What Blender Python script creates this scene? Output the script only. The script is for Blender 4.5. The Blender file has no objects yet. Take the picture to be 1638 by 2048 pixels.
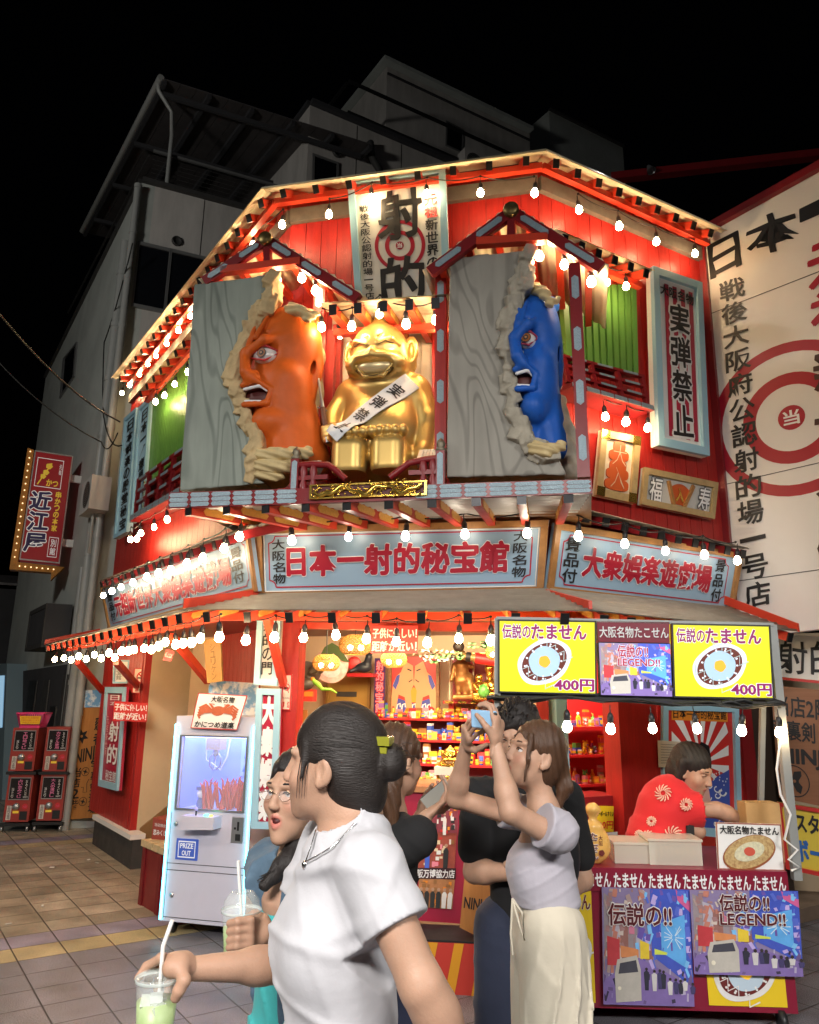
import bpy, math, random
import numpy as np
from mathutils import Vector
random.seed(7); RNG = np.random.RandomState(11)
S = bpy.context.scene
COL = S.collection
# ---------------------------------------------------------------- camera
FPX, CX, CY = 1512.0, 819.0, 1024.0
PITCH, ROLL, EYE = math.radians(14.0), 0.0125, 1.65
CAM = np.array([0, 0, EYE])
cd = bpy.data.cameras.new('camera'); cam = bpy.data.objects.new('camera', cd); COL.objects.link(cam)
cd.sensor_fit = 'VERTICAL'; cd.sensor_height = 36; cd.lens = 36 * FPX / 2048
cd.clip_start = 0.05; cd.clip_end = 400
cam.location = CAM
from mathutils import Matrix
_R = Matrix.Rotation(math.pi / 2 + PITCH, 4, 'X') @ Matrix.Rotation(ROLL, 4, 'Z')
cam.rotation_euler = _R.to_euler()
S.camera = cam
# ---------------------------------------------------------------- night sky, area lights out of view that stand in for street light
W = bpy.data.worlds.new('World'); S.world = W; W.use_nodes = True
nt = W.node_tree; bg = nt.nodes['Background']
sky = nt.nodes.new('ShaderNodeTexSky'); sky.sky_type = 'NISHITA'; sky.sun_disc = False
sky.sun_elevation = math.radians(-4); sky.sun_rotation = math.radians(200)
nt.links.new(sky.outputs[0], bg.inputs[0]); bg.inputs[1].default_value = 0.012
def lamp(name, kind, loc, aim, energy, color, size=0.1, spot=None, blend=.6):
    l = bpy.data.lights.new(name, kind); l.energy = energy; l.color = color
    if kind == 'AREA': l.shape = 'RECTANGLE'; l.size, l.size_y = size if isinstance(size, tuple) else (size, size)
    if kind == 'AREA' and spot: l.spread = math.radians(spot)
    elif kind == 'SPOT': l.spot_size = math.radians(spot); l.spot_blend = blend; l.shadow_soft_size = size
    elif kind == 'POINT': l.shadow_soft_size = size
    elif kind == 'SUN': l.angle = size
    o = bpy.data.objects.new(name, l); COL.objects.link(o); o.location = loc
    d = Vector(aim) - Vector(loc); o.rotation_euler = d.to_track_quat('-Z', 'Y').to_euler()
    return o
lamp('moon', 'SUN', (0, -5, 30), (0, 6, 0), 0.02, (.8, .88, 1), math.radians(12))
lamp('unseen_street_light', 'AREA', (-1.6, -2.4, 4.4), (-.7, 3.2, .2), 92, (1, .95, .9), (2.2, .7), 84)
lamp('unseen_street_light', 'AREA', (3.6, -2.2, 4.6), (1.5, 3.9, .4), 58, (1, .97, .93), (1.8, .7), 84)
lamp('unseen_street_light', 'AREA', (-7.5, 1.5, 6.5), (-3.2, 11, 5.2), 170, (1, .97, .9), (1.2, .6))  # added to brighten the buildings behind, no fixture belongs to it
S.view_settings.view_transform = 'Standard'; S.view_settings.look = 'None'
S.view_settings.exposure = .32; S.view_settings.gamma = 1
S.render.resolution_x, S.render.resolution_y = 819, 1024
C = S.cycles
C.use_denoising = True; C.max_bounces = 7; C.diffuse_bounces = 3; C.glossy_bounces = 3
C.transmission_bounces = 6; C.transparent_max_bounces = 8; C.sample_clamp_indirect = 6
C.caustics_reflective = False; C.caustics_refractive = False
# ---------------------------------------------------------------- measured planes of the place
def ray(px, py):
    x, y = px - CX, -(py - CY); c, s = math.cos(ROLL), math.sin(ROLL)
    x, y = x * c + y * s, -x * s + y * c
    return np.array([x / FPX, math.cos(PITCH) - y / FPX * math.sin(PITCH), math.sin(PITCH) + y / FPX * math.cos(PITCH)])
def dirv(az): a = math.radians(az); return np.array([math.sin(a), math.cos(a), 0.])
UP = np.array([0, 0, 1.])
class Pl:                                    # an upright plane of the building: a point and a horizontal direction
    def __init__(s, p, d, off=0.):
        s.d = d; n = np.array([d[1], -d[0], 0]); p = np.array(p, float)
        if n @ (np.array([CAM[0], CAM[1], 0]) - np.array([p[0], p[1], 0])) < 0: n = -n
        s.n = n; s.p = p + n * off
    def at(s, px, py):
        r = ray(px, py); return CAM + r * (((s.p - CAM) @ s.n) / (r @ s.n))
    def off(s, o): return Pl(s.p, s.d, o)
def hor(px, py, z=0.):
    r = ray(px, py); return CAM + r * ((z - EYE) / r[2])
def dep(px, py, y):                           # the point at a known distance in front of the viewer
    r = ray(px, py); return CAM + r * (y / r[1])
dL, dF, dR, dB = dirv(-34.5), dirv(103), dirv(60), dirv(135)
O2, Q2 = np.array([-1.05, 5.73, 0]), np.array([1.0, 5.26, 0])
PL, PF, PR = Pl(O2, dL), Pl(O2, dF), Pl(Q2, dR)
def V3(*a): return np.array(a, float)
def nrm(v): v = np.asarray(v, float); return v / (np.linalg.norm(v) + 1e-12)
# ---------------------------------------------------------------- materials
MATS = {}
def mat(name, col, rough=.6, metal=0., var=.0, vscale=8., stretch=(1, 1, 1), bump=0., bscale=40., emit=0., ecol=None, trans=0., spec=.5, coat=0., col2=None, alpha=1., sss=0., vcol=None, vthr=None, planks=None, sheen=0.):
    if name in MATS: return MATS[name]
    m = bpy.data.materials.new(name); m.use_nodes = True; t = m.node_tree; N, Lk = t.nodes, t.links
    b = N['Principled BSDF']; I = b.inputs
    I['Base Color'].default_value = (*col, 1); I['Roughness'].default_value = rough; I['Metallic'].default_value = metal
    I['Specular IOR Level'].default_value = spec; I['Coat Weight'].default_value = coat
    I['Transmission Weight'].default_value = trans; I['Alpha'].default_value = alpha
    I['Sheen Weight'].default_value = sheen
    if sss: I['Subsurface Weight'].default_value = sss; I['Subsurface Radius'].default_value = (.012, .005, .003); I['Subsurface Scale'].default_value = 1.
    if emit:
        I['Emission Color'].default_value = (*(ecol or col), 1); I['Emission Strength'].default_value = emit
    tc = N.new('ShaderNodeTexCoord'); mp = N.new('ShaderNodeMapping'); Lk.new(tc.outputs['Object'], mp.inputs[0]); mp.inputs['Scale'].default_value = stretch
    out = None
    if var or col2:
        nz = N.new('ShaderNodeTexNoise'); nz.inputs['Scale'].default_value = vscale; nz.inputs['Detail'].default_value = 6; nz.inputs['Roughness'].default_value = .65
        Lk.new(mp.outputs[0], nz.inputs['Vector'])
        mx = N.new('ShaderNodeMix'); mx.data_type = 'RGBA'
        c2 = col2 or tuple(c * .45 for c in col); c1 = col if col2 else tuple(min(1, c * 1.1) for c in col)
        rp = N.new('ShaderNodeMapRange'); rp.inputs[1].default_value = .3 if not vthr else vthr - .06; rp.inputs[2].default_value = .72 if not vthr else vthr + .06
        rp.inputs[3].default_value = 0; rp.inputs[4].default_value = var or 1
        Lk.new(nz.outputs[0], rp.inputs[0]); Lk.new(rp.outputs[0], mx.inputs[0])
        mx.inputs[6].default_value = (*c1, 1); mx.inputs[7].default_value = (*c2, 1); out = mx.outputs[2]
        rr = N.new('ShaderNodeMapRange'); rr.inputs[3].default_value = max(.02, rough - .12); rr.inputs[4].default_value = min(1, rough + .15)
        Lk.new(nz.outputs[0], rr.inputs[0]); Lk.new(rr.outputs[0], I['Roughness'])
    if vcol:
        at = N.new('ShaderNodeAttribute'); at.attribute_name = 'paint'
        mx = N.new('ShaderNodeMix'); mx.data_type = 'RGBA'; Lk.new(at.outputs['Fac'], mx.inputs[0])
        if out: Lk.new(out, mx.inputs[6])
        else: mx.inputs[6].default_value = (*col, 1)
        mx.inputs[7].default_value = (*vcol, 1); out = mx.outputs[2]
    if out: Lk.new(out, I['Base Color'])
    if bump or planks:
        bp = N.new('ShaderNodeBump'); bp.inputs['Strength'].default_value = bump or .5; bp.inputs['Distance'].default_value = .01
        nb = N.new('ShaderNodeTexNoise'); nb.inputs['Scale'].default_value = bscale; nb.inputs['Detail'].default_value = 5
        Lk.new(mp.outputs[0], nb.inputs['Vector']); Lk.new(nb.outputs[0], bp.inputs['Height']); Lk.new(bp.outputs[0], I['Normal'])
    MATS[name] = m; return m
RED = mat('red_painted_wood', (.5, .022, .016), .42, var=.75, vscale=5, stretch=(6, 6, .7), bump=.25, bscale=60, col2=(.27, .012, .01))
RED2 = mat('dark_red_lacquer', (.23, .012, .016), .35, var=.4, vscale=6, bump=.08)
VERM = mat('vermilion_paint', (.62, .05, .02), .4, var=.35, vscale=7, bump=.08)
BLACK = mat('black_paint', (.012, .012, .013), .5, var=.3)
DKGREY = mat('dark_grey_paint', (.05, .048, .047), .6, var=.4)
CAPS = mat('dark_metal_cap', (.03, .03, .032), .35, metal=.6)
GREYB = mat('weathered_grey_beam', (.19, .17, .145), .7, var=.5, vscale=5, stretch=(2, 2, 2), bump=.15)
BLUE = mat('pale_blue_paint', (.33, .56, .68), .45, var=.25, vscale=4, bump=.05, col2=(.24, .46, .6))
SIGNB = mat('sign_blue_panel', (.28, .41, .54), .38, var=.4, vscale=2.5, col2=(.22, .34, .46))
PLAQ = mat('stamped_silver_blue', (.3, .39, .44), .38, metal=.3, var=.35, vscale=70, bump=.5, bscale=130)
GOLDP = mat('stamped_gilt', (.8, .45, .1), .35, metal=.55, var=.3, vscale=60, bump=.5, bscale=120)
GOLD = mat('gold_paint', (.66, .45, .15), .4, metal=.8, var=.1, vscale=3, bump=.03, bscale=12)
GOLDB = mat('bright_gilt', (.83, .55, .11), .22, metal=.95)
WHITE = mat('white_paint', (.78, .77, .74), .5, var=.12, vscale=3)
CREAM = mat('cream_wall', (.72, .6, .42), .7, var=.15, vscale=3)
INK = mat('black_ink', (.008, .008, .01), .5)
CRIM = mat('crimson_ink', (.36, .004, .024), .45)
REDI = mat('red_ink', (.62, .02, .02), .45)
WHI = mat('white_ink', (.82, .82, .82), .5)
SHEET = mat('corrugated_clear_sheet', (.86, .77, .54), .38, var=.2, vscale=4, bump=.03)
SHEETW = mat('corrugated_white_sheet', (.68, .65, .6), .4, var=.3, vscale=5, stretch=(1, 1, 1))
SHEETG = mat('corrugated_grey_sheet', (.3, .27, .22), .5, var=.4, vscale=6)
WOOD = mat('brown_timber', (.27, .13, .045), .5, var=.7, vscale=5, stretch=(1, 1, 6), bump=.15)
GREEN = mat('green_bamboo_paint', (.12, .3, .055), .4, var=.35, vscale=6, stretch=(3, 3, .6))
STEEL = mat('galvanised_steel', (.45, .46, .47), .35, metal=.8, var=.25, vscale=10)
CABLE = mat('black_cable', (.012, .012, .012), .5)
PLAST = mat('black_plastic', (.018, .018, .02), .4)
# ---------------------------------------------------------------- mesh building
_tcache = {}
def text2d(s, bold=.0, squash=1.0, slant=0., rough=0.):
    key = (s, bold, squash, slant, rough)
    if key in _tcache: return _tcache[key]
    cu = bpy.data.curves.new('t', 'FONT'); cu.body = s; cu.offset = bold; cu.resolution_u = 2
    o = bpy.data.objects.new('t', cu); COL.objects.link(o)
    me = bpy.data.meshes.new_from_object(o.evaluated_get(bpy.context.evaluated_depsgraph_get()))
    v = np.array([w.co[:2] for w in me.vertices]).reshape(-1, 2); f = [tuple(p.vertices) for p in me.polygons]
    bpy.data.objects.remove(o); bpy.data.curves.remove(cu); bpy.data.meshes.remove(me)
    if len(v) == 0: v = np.zeros((1, 2)); f = []
    if rough:                                  # brush wobble
        v = v + rough * np.stack([np.sin(v[:, 1] * 9 + v[:, 0] * 5), np.sin(v[:, 0] * 8 + 1 + v[:, 1] * 4)], 1)
    v[:, 1] += v[:, 0] % 1.0 * slant * 0 + slant * (v[:, 0])
    _tcache[key] = (v, f); return v, f
class Quad:                                   # a flat rectangle in the place; u runs right, v runs down, both 0..1
    def __init__(s, tl, tr, br, bl):
        s.c = [np.asarray(p, float) for p in (tl, tr, br, bl)]
        n = np.cross(s.c[1] - s.c[0], s.c[3] - s.c[0]); n = nrm(n)
        mid = sum(s.c) / 4
        if n @ (CAM - mid) < 0: n = -n
        s.n = n; s.w = np.linalg.norm(s.c[1] - s.c[0]); s.h = np.linalg.norm(s.c[3] - s.c[0])
    def __call__(s, u, v, e=0.):
        a, b, c, d = s.c
        return a * (1 - u) * (1 - v) + b * u * (1 - v) + c * u * v + d * (1 - u) * v + s.n * e
def qp(pl, *pts): return Quad(*[pl.at(*p) for p in pts])
def qrect(pl, x0, y0, x1, y1):               # clean upright rectangle from two opposite corners on a plane
    a, b = pl.at(x0, y0), pl.at(x1, y1)
    h = V3(b[0], b[1], a[2]), V3(a[0], a[1], b[2])
    return Quad(a, h[0], b, h[1])
class M:
    def __init__(s): s.v = []; s.f = []; s.mi = []; s.sm = []; s.mats = []; s.attr = {}
    def add(s, vs, fs, m, smooth=False):
        if m not in s.mats: s.mats.append(m)
        k = s.mats.index(m); n = len(s.v); s.v.extend(np.asarray(vs, float).tolist())
        for f in fs: s.f.append(tuple(i + n for i in f)); s.mi.append(k); s.sm.append(smooth)
        return s
    def prism(s, pts, vec, m, msid=None):
        n = len(pts); pts = [np.asarray(p, float) for p in pts]; vec = np.asarray(vec, float)
        s.add(pts + [p + vec for p in pts], [tuple(range(n)), tuple(range(2 * n - 1, n - 1, -1))], m)
        vs = pts + [p + vec for p in pts]
        s.add(vs, [(i, i + n, (i + 1) % n + n, (i + 1) % n) for i in range(n)], msid or m); return s
    def box(s, c, a, b, d, m):                # centre and three half axes
        c, a, b, d = [np.asarray(k, float) for k in (c, a, b, d)]
        return s.prism([c - a - b + d, c + a - b + d, c + a + b + d, c - a + b + d], -2 * d, m)
    def abox(s, x0, y0, z0, x1, y1, z1, m):
        return s.box(((x0 + x1) / 2, (y0 + y1) / 2, (z0 + z1) / 2), ((x1 - x0) / 2, 0, 0), (0, (y1 - y0) / 2, 0), (0, 0, (z1 - z0) / 2), m)
    def bar(s, a, b, w, h, m, up=UP, mcap=None):
        a, b = np.asarray(a, float), np.asarray(b, float); d = nrm(b - a); sd = nrm(np.cross(d, up)); u = np.cross(sd, d)
        p = [a - sd * w / 2 - u * h / 2, a + sd * w / 2 - u * h / 2, a + sd * w / 2 + u * h / 2, a - sd * w / 2 + u * h / 2]
        return s.prism(p, b - a, mcap or m, m)
    def tube(s, pts, r, m, n=8, closed=False, smooth=True):
        pts = [np.asarray(p, float) for p in pts]; k = len(pts); vs = []; up = V3(.13, .29, .95)
        for i, p in enumerate(pts):
            t = nrm(pts[min(i + 1, k - 1)] - pts[max(i - 1, 0)]); a = nrm(np.cross(t, up)); b = np.cross(t, a)
            rr = r[i] if hasattr(r, '__len__') else r
            vs += [p + rr * (math.cos(j * 2 * math.pi / n) * a + math.sin(j * 2 * math.pi / n) * b) for j in range(n)]
        fs = [(i * n + j, i * n + (j + 1) % n, (i + 1) * n + (j + 1) % n, (i + 1) * n + j) for i in range(k - 1) for j in range(n)]
        s.add(vs, fs, m, smooth); s.add(vs[:n], [tuple(range(n))], m); s.add(vs[-n:], [tuple(range(n))], m); return s
    def lathe(s, o, prof, m, n=16, axis=UP, smooth=True):
        o = np.asarray(o, float); ax = nrm(axis); a = nrm(np.cross(ax, V3(.3, .9, .1))); b = np.cross(ax, a); vs = []
        for r, z in prof: vs += [o + ax * z + r * (math.cos(j * 2 * math.pi / n) * a + math.sin(j * 2 * math.pi / n) * b) for j in range(n)]
        fs = [(i * n + j, i * n + (j + 1) % n, (i + 1) * n + (j + 1) % n, (i + 1) * n + j) for i in range(len(prof) - 1) for j in range(n)]
        return s.add(vs, fs, m, smooth)
    def ball(s, c, r, m, n=12, axis=UP):
        r = r if hasattr(r, '__len__') else (r, r, r); vs = []; fs = []
        for i in range(n // 2 + 1):
            t = math.pi * i / (n // 2)
            for j in range(n): vs.append((c[0] + r[0] * math.sin(t) * math.cos(2 * math.pi * j / n), c[1] + r[1] * math.sin(t) * math.sin(2 * math.pi * j / n), c[2] + r[2] * math.cos(t)))
        for i in range(n // 2):
            for j in range(n): fs.append((i * n + j, (i + 1) * n + j, (i + 1) * n + (j + 1) % n, i * n + (j + 1) % n))
        return s.add(vs, fs, m, True)
    def rect(s, q, u0, v0, u1, v1, m, e=.003, th=0.):
        p = [q(u0, v0, e), q(u1, v0, e), q(u1, v1, e), q(u0, v1, e)]
        return s.prism(p, -q.n * th, m) if th else s.add(p, [(0, 1, 2, 3)], m)
    def poly(s, q, pts, m, e=.003, th=0.):
        p = [q(u, v, e) for u, v in pts]
        return s.prism(p, -q.n * th, m) if th else s.add(p, [tuple(range(len(p)))], m)
    def disc(s, q, u, v, r, m, e=.003, n=32, ry=None, rot=0., ring=0., a0=0., a1=360., wob=0.):  # r in metres
        def pt(k, rr):
            a = math.radians(a0 + (a1 - a0) * k / n); x, y = rr * math.cos(a), (ry or r) / r * rr * math.sin(a)
            x, y = x * math.cos(rot) - y * math.sin(rot), x * math.sin(rot) + y * math.cos(rot)
            g = 1 + wob * math.sin(a * 5 + 1)
            return q(u + x * g / q.w, v + y * g / q.h, e)
        if ring: return s.add([pt(k, r) for k in range(n + 1)] + [pt(k, ring) for k in range(n + 1)], [(k, k + 1, n + 2 + k, n + 1 + k) for k in range(n)], m)
        return s.add([pt(k, r) for k in range(n if a1 - a0 == 360 else n + 1)], [tuple(range(n if a1 - a0 == 360 else n + 1))], m)
    def stroke(s, q, pts, w, m, e=.003):     # painted line; w in metres
        P = [q(u, v, e) for u, v in pts]; vs = []
        for i, p in enumerate(P):
            t = nrm(P[min(i + 1, len(P) - 1)] - P[max(0, i - 1)]); a = np.cross(t, q.n); ww = w[i] if hasattr(w, '__len__') else w
            vs += [p - a * ww / 2, p + a * ww / 2]
        return s.add(vs, [(2 * i, 2 * i + 1, 2 * i + 3, 2 * i + 2) for i in range(len(P) - 1)], m)
    def text(s, q, txt, u0, v0, u1, v1, m, bold=.02, e=.006, halo=None, hb=.05, slant=.0, vert=False, rough=.0):
        if vert:
            n = len(txt); dv = (v1 - v0) / n
            for i, ch in enumerate(txt):
                if ch == '一': s.text(q, ch, u0, v0 + dv * (i + .38), u1, v0 + dv * (i + .58), m, bold, e, halo, hb, slant, False, rough)
                elif ch != ' ': s.text(q, ch, u0, v0 + dv * (i + .05), u1, v0 + dv * (i + .95), m, bold, e, halo, hb, slant, False, rough)
            return s
        v, f = text2d(txt, min(bold, .014), 1., slant, rough)
        lo, hi = v.min(0), v.max(0); sz = np.maximum(hi - lo, 1e-6); em = sz[0] if txt == '一' else 1.
        def put(dx, dy, ee, mm):
            t = (v + np.array([dx, dy]) - lo) / sz
            s.add([q(u0 + (u1 - u0) * x, v1 + (v0 - v1) * y, ee) for x, y in t], f, mm)
        if halo:
            for i in range(8): a = i * math.pi / 4; put(hb * math.cos(a), hb * math.sin(a), e - .0035 + i * .0002, halo)
        put(0, 0, e, m)
        if bold > .014:
            d = (bold - .012) * 1.2
            for i, (dx, dy) in enumerate(((d, d * .3), (-d, -d * .3), (d * .4, -d * .7), (-d * .4, d * .7))): put(dx, dy, e + .0003 * (i + 1), m)
        return s
    def frame(s, q, u0, v0, u1, v1, wu, wv, m, e=.01, th=.02):   # four mitre-less bars butted end to end
        s.rect(q, u0, v0, u1, v0 + wv, m, e, th); s.rect(q, u0, v1 - wv, u1, v1, m, e, th)
        s.rect(q, u0, v0 + wv, u0 + wu, v1 - wv, m, e, th); s.rect(q, u1 - wu, v0 + wv, u1, v1 - wv, m, e, th); return s
    def plaque(s, q, u0, v0, u1, v1, m, e=.004, th=.003):        # pointed-end metal plaque
        w = (u1 - u0) * q.w; h = (v1 - v0) * q.h; um, vm = (u0 + u1) / 2, (v0 + v1) / 2
        if w >= h:
            k = min(.5 * h / q.w * .8, .3 * (u1 - u0)); p = [(u0, vm), (u0 + k, v0), (u1 - k, v0), (u1, vm), (u1 - k, v1), (u0 + k, v1)]
        else:
            k = min(.5 * w / q.h * .8, .3 * (v1 - v0)); p = [(um, v0), (u1, v0 + k), (u1, v1 - k), (um, v1), (u0, v1 - k), (u0, v0 + k)]
        return s.poly(q, p, m, e, th)
    def build(s, name, parent=None, label=None, smooth=False, bevel=0.):
        me = bpy.data.meshes.new(name); o = bpy.data.objects.new(name, me); COL.objects.link(o)
        v = np.array(s.v, dtype=float).reshape(-1, 3)
        base = np.array(parent_loc(parent)) if parent else (np.array([*(v[:, :2].mean(0)), v[:, 2].min()]))
        me.from_pydata((v - base).tolist(), [], s.f)
        for m in s.mats: me.materials.append(m)
        me.polygons.foreach_set('material_index', s.mi); me.polygons.foreach_set('use_smooth', [a or smooth for a in s.sm])
        if s.attr:
            for k, a in s.attr.items():
                at = me.attributes.new(k, 'FLOAT', 'POINT'); arr = np.zeros(len(v)); arr[:len(a)] = a; at.data.foreach_set('value', arr)
        me.update()
        if parent: o.parent = parent
        else: o.location = base
        if label: o['label'] = label
        if bevel:
            b = o.modifiers.new('bevel', 'BEVEL'); b.width = bevel; b.segments = 2; b.limit_method = 'ANGLE'; b.angle_limit = .6
        return o
def parent_loc(p):
    l = np.zeros(3)
    while p: l = l + np.array(p.location); p = p.parent
    return l
def thing(name, label, cat, loc=(0, 0, 0), group=None):
    o = bpy.data.objects.new(name, None); COL.objects.link(o); o.location = [float(x) for x in loc]; o.empty_display_size = .1
    return tag(o, label, cat, group)
def tag(o, label, cat, group=None):
    o['label'] = label; o['category'] = cat
    if group: o['group'] = group
    return o
def struct(o): o['kind'] = 'structure'; return o
# ---------------------------------------------------------------- smooth solids (signed distance fields meshed as one surface)
class SDF:
    def __init__(s, lo, hi, h):
        s.o = np.array(lo, float); s.h = h; s.n = np.ceil((np.array(hi) - s.o) / h).astype(int) + 1
        s.ax = [s.o[i] + h * np.arange(s.n[i]) for i in range(3)]; s.f = np.full(s.n, .5, np.float32)
    def _sub(s, lo, hi):
        a = np.clip(np.floor((np.array(lo) - s.o) / s.h).astype(int), 0, s.n); b = np.clip(np.ceil((np.array(hi) - s.o) / s.h).astype(int) + 1, 0, s.n)
        if (b <= a).any(): return None
        sl = tuple(slice(i, j) for i, j in zip(a, b)); g = np.meshgrid(*[s.ax[i][sl[i]] for i in range(3)], indexing='ij')
        return sl, g
    def _mix(s, sl, d, k, op):
        a = s.f[sl]
        if op == '+':
            if k: h = np.clip(.5 + .5 * (a - d) / k, 0, 1); r = a * (1 - h) + d * h - k * h * (1 - h)
            else: r = np.minimum(a, d)
        else:
            d = -d if op == '-' else d
            if k: h = np.clip(.5 - .5 * (a - d) / k, 0, 1); r = a * (1 - h) + d * h + k * h * (1 - h)
            else: r = np.maximum(a, d)
        s.f[sl] = r; return s
    def cap(s, a, b, ra, rb=None, k=.02, op='+', flat=None):
        a, b = np.asarray(a, float), np.asarray(b, float); rb = ra if rb is None else rb; m = max(ra, rb) * 1.6 + k + .05
        r = s._sub(np.minimum(a, b) - m, np.maximum(a, b) + m)
        if r is None: return s
        sl, (X, Y, Z) = r; ba = b - a; t = np.clip(((X - a[0]) * ba[0] + (Y - a[1]) * ba[1] + (Z - a[2]) * ba[2]) / (ba @ ba + 1e-9), 0, 1)
        dx, dy, dz = X - a[0] - t * ba[0], Y - a[1] - t * ba[1], Z - a[2] - t * ba[2]
        q = dx * dx + dy * dy + dz * dz
        if flat is not None:                  # (direction, factor): squeeze the section along a direction
            w = dx * flat[0][0] + dy * flat[0][1] + dz * flat[0][2]; q = q + w * w * (1 / flat[1] ** 2 - 1)
        d = np.sqrt(q) - (ra + (rb - ra) * t); return s._mix(sl, d.astype(np.float32), k, op)
    def ell(s, c, r, R=None, k=.02, op='+'):
        c = np.asarray(c, float); r = np.array(r if hasattr(r, '__len__') else (r,) * 3, float); m = r.max() * 1.4 + k + .05
        q = s._sub(c - m, c + m)
        if q is None: return s
        sl, (X, Y, Z) = q; p = np.stack([X - c[0], Y - c[1], Z - c[2]], -1)
        if R is not None: p = p @ np.asarray(R)
        k0 = np.linalg.norm(p / r, axis=-1); k1 = np.linalg.norm(p / r ** 2, axis=-1) + 1e-9
        return s._mix(sl, (k0 * (k0 - 1) / k1).astype(np.float32), k, op)
    def box(s, c, hx, R=None, rd=.01, k=0., op='+'):
        c = np.asarray(c, float); hx = np.array(hx, float); m = np.linalg.norm(hx) + k + .05
        q = s._sub(c - m, c + m)
        if q is None: return s
        sl, (X, Y, Z) = q; p = np.stack([X - c[0], Y - c[1], Z - c[2]], -1)
        if R is not None: p = p @ np.asarray(R)
        w = np.abs(p) - (hx - rd); d = np.linalg.norm(np.maximum(w, 0), axis=-1) + np.minimum(w.max(-1), 0) - rd
        return s._mix(sl, d.astype(np.float32), k, op)
    def plane(s, p, n, k=0.):                 # keep the side away from n
        n = nrm(n); g = np.meshgrid(*s.ax, indexing='ij', sparse=True)
        d = ((g[0] - p[0]) * n[0] + (g[1] - p[1]) * n[1] + (g[2] - p[2]) * n[2]).astype(np.float32)
        return s._mix(tuple(slice(None) for _ in range(3)), d, k, 'x')
    def poly(s, pts, y0, y1, k=0., op='+', fray=None):      # outline in x,z pushed through y0..y1
        P = np.array(pts, float); X, Z = np.meshgrid(s.ax[0], s.ax[2], indexing='ij'); d = np.full(X.shape, 9.); inn = np.zeros(X.shape, bool)
        for i in range(len(P)):
            a, b = P[i], P[(i + 1) % len(P)]; e = b - a; wx, wz = X - a[0], Z - a[1]; t = np.clip((wx * e[0] + wz * e[1]) / (e @ e), 0, 1)
            d = np.minimum(d, np.hypot(wx - e[0] * t, wz - e[1] * t))
            c = ((a[1] > Z) != (b[1] > Z)); inn ^= c & (X < (b[0] - a[0]) * (Z - a[1]) / (b[1] - a[1] + 1e-12) + a[0])
        d = np.where(inn, -d, d)
        Y = s.ax[1][None, :, None]; d3 = d[:, None, :] + 0 * Y
        if fray: g = np.meshgrid(*s.ax, indexing='ij'); d3 = d3 + fray(*g)
        d3 = np.maximum(d3, np.maximum(y0 - Y, Y - y1))
        return s._mix(tuple(slice(None) for _ in range(3)), d3.astype(np.float32), k, op)
    def warp(s, fn):                          # add fn(X,Y,Z) to the distance
        g = np.meshgrid(*s.ax, indexing='ij'); s.f = s.f + fn(*g).astype(np.float32); return s
    def mesh(s):
        f = s.f.copy(); f[0] = f[-1] = .1; f[:, 0] = f[:, -1] = .1; f[:, :, 0] = f[:, :, -1] = .1
        nx, ny, nz = f.shape; ins = f < 0; cs = (nx - 1, ny - 1, nz - 1)
        cor = [(i, j, k) for i in (0, 1) for j in (0, 1) for k in (0, 1)]
        cnt = np.zeros(cs, np.int8)
        for c in cor: cnt += ins[c[0]:c[0] + cs[0], c[1]:c[1] + cs[1], c[2]:c[2] + cs[2]]
        act = np.argwhere((cnt > 0) & (cnt < 8)); idx = -np.ones(cs, np.int64); idx[tuple(act.T)] = np.arange(len(act))
        acc = np.zeros((len(act), 3)); num = np.zeros(len(act))
        for a in cor:
            for ax in range(3):
                if a[ax]: continue
                b = list(a); b[ax] = 1; fa = f[tuple((act + a).T)]; fb = f[tuple((act + b).T)]; m = (fa < 0) != (fb < 0)
                t = np.where(m, fa / np.where(m, fa - fb, 1), 0); p = np.tile(np.array(a, float), (len(act), 1)); p[:, ax] = t
                acc[m] += p[m]; num[m] += 1
        v = s.o + s.h * (act + acc / num[:, None]); fs = []
        for ax in range(3):
            o1, o2 = (ax + 1) % 3, (ax + 2) % 3
            sl0 = [slice(1, -1)] * 3; sl0[ax] = slice(0, -1); sl1 = list(sl0); sl1[ax] = slice(1, None)
            A, B = ins[tuple(sl0)], ins[tuple(sl1)]; e = np.argwhere(A != B)
            if not len(e): continue
            off = np.ones(3, int); off[ax] = 0; e2 = e + off; fl = A[tuple(e.T)]
            q = []
            for d1, d2 in ((1, 1), (0, 1), (0, 0), (1, 0)):
                w = e2.copy(); w[:, o1] -= d1; w[:, o2] -= d2; q.append(idx[tuple(w.T)])
            q = np.stack(q, 1); q[~fl] = q[~fl][:, ::-1]; fs.append(q)
        return v, np.concatenate(fs).tolist()
    def into(s, m, material, smooth=True, tf=None):
        v, f = s.mesh(); m.add(tf(v) if tf else v, f, material, smooth); return v
def rotm(fwd, up=UP):                         # columns: right-hand side, forward, up of a figure looking along fwd
    f = nrm(fwd); r = nrm(np.cross(f, up)); u = np.cross(r, f); return np.stack([r, f, u], 1)
def noise3(X, Y, Z, s, seed=0):
    r = np.random.RandomState(seed); o = 0
    for i in range(5):
        k = r.normal(size=3); k = k / np.linalg.norm(k) * s * (.6 + .35 * i); o = o + np.sin(k[0] * X + k[1] * Y + k[2] * Z + r.rand() * 6.28) / (1 + .4 * i)
    return o / 2.6
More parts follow.
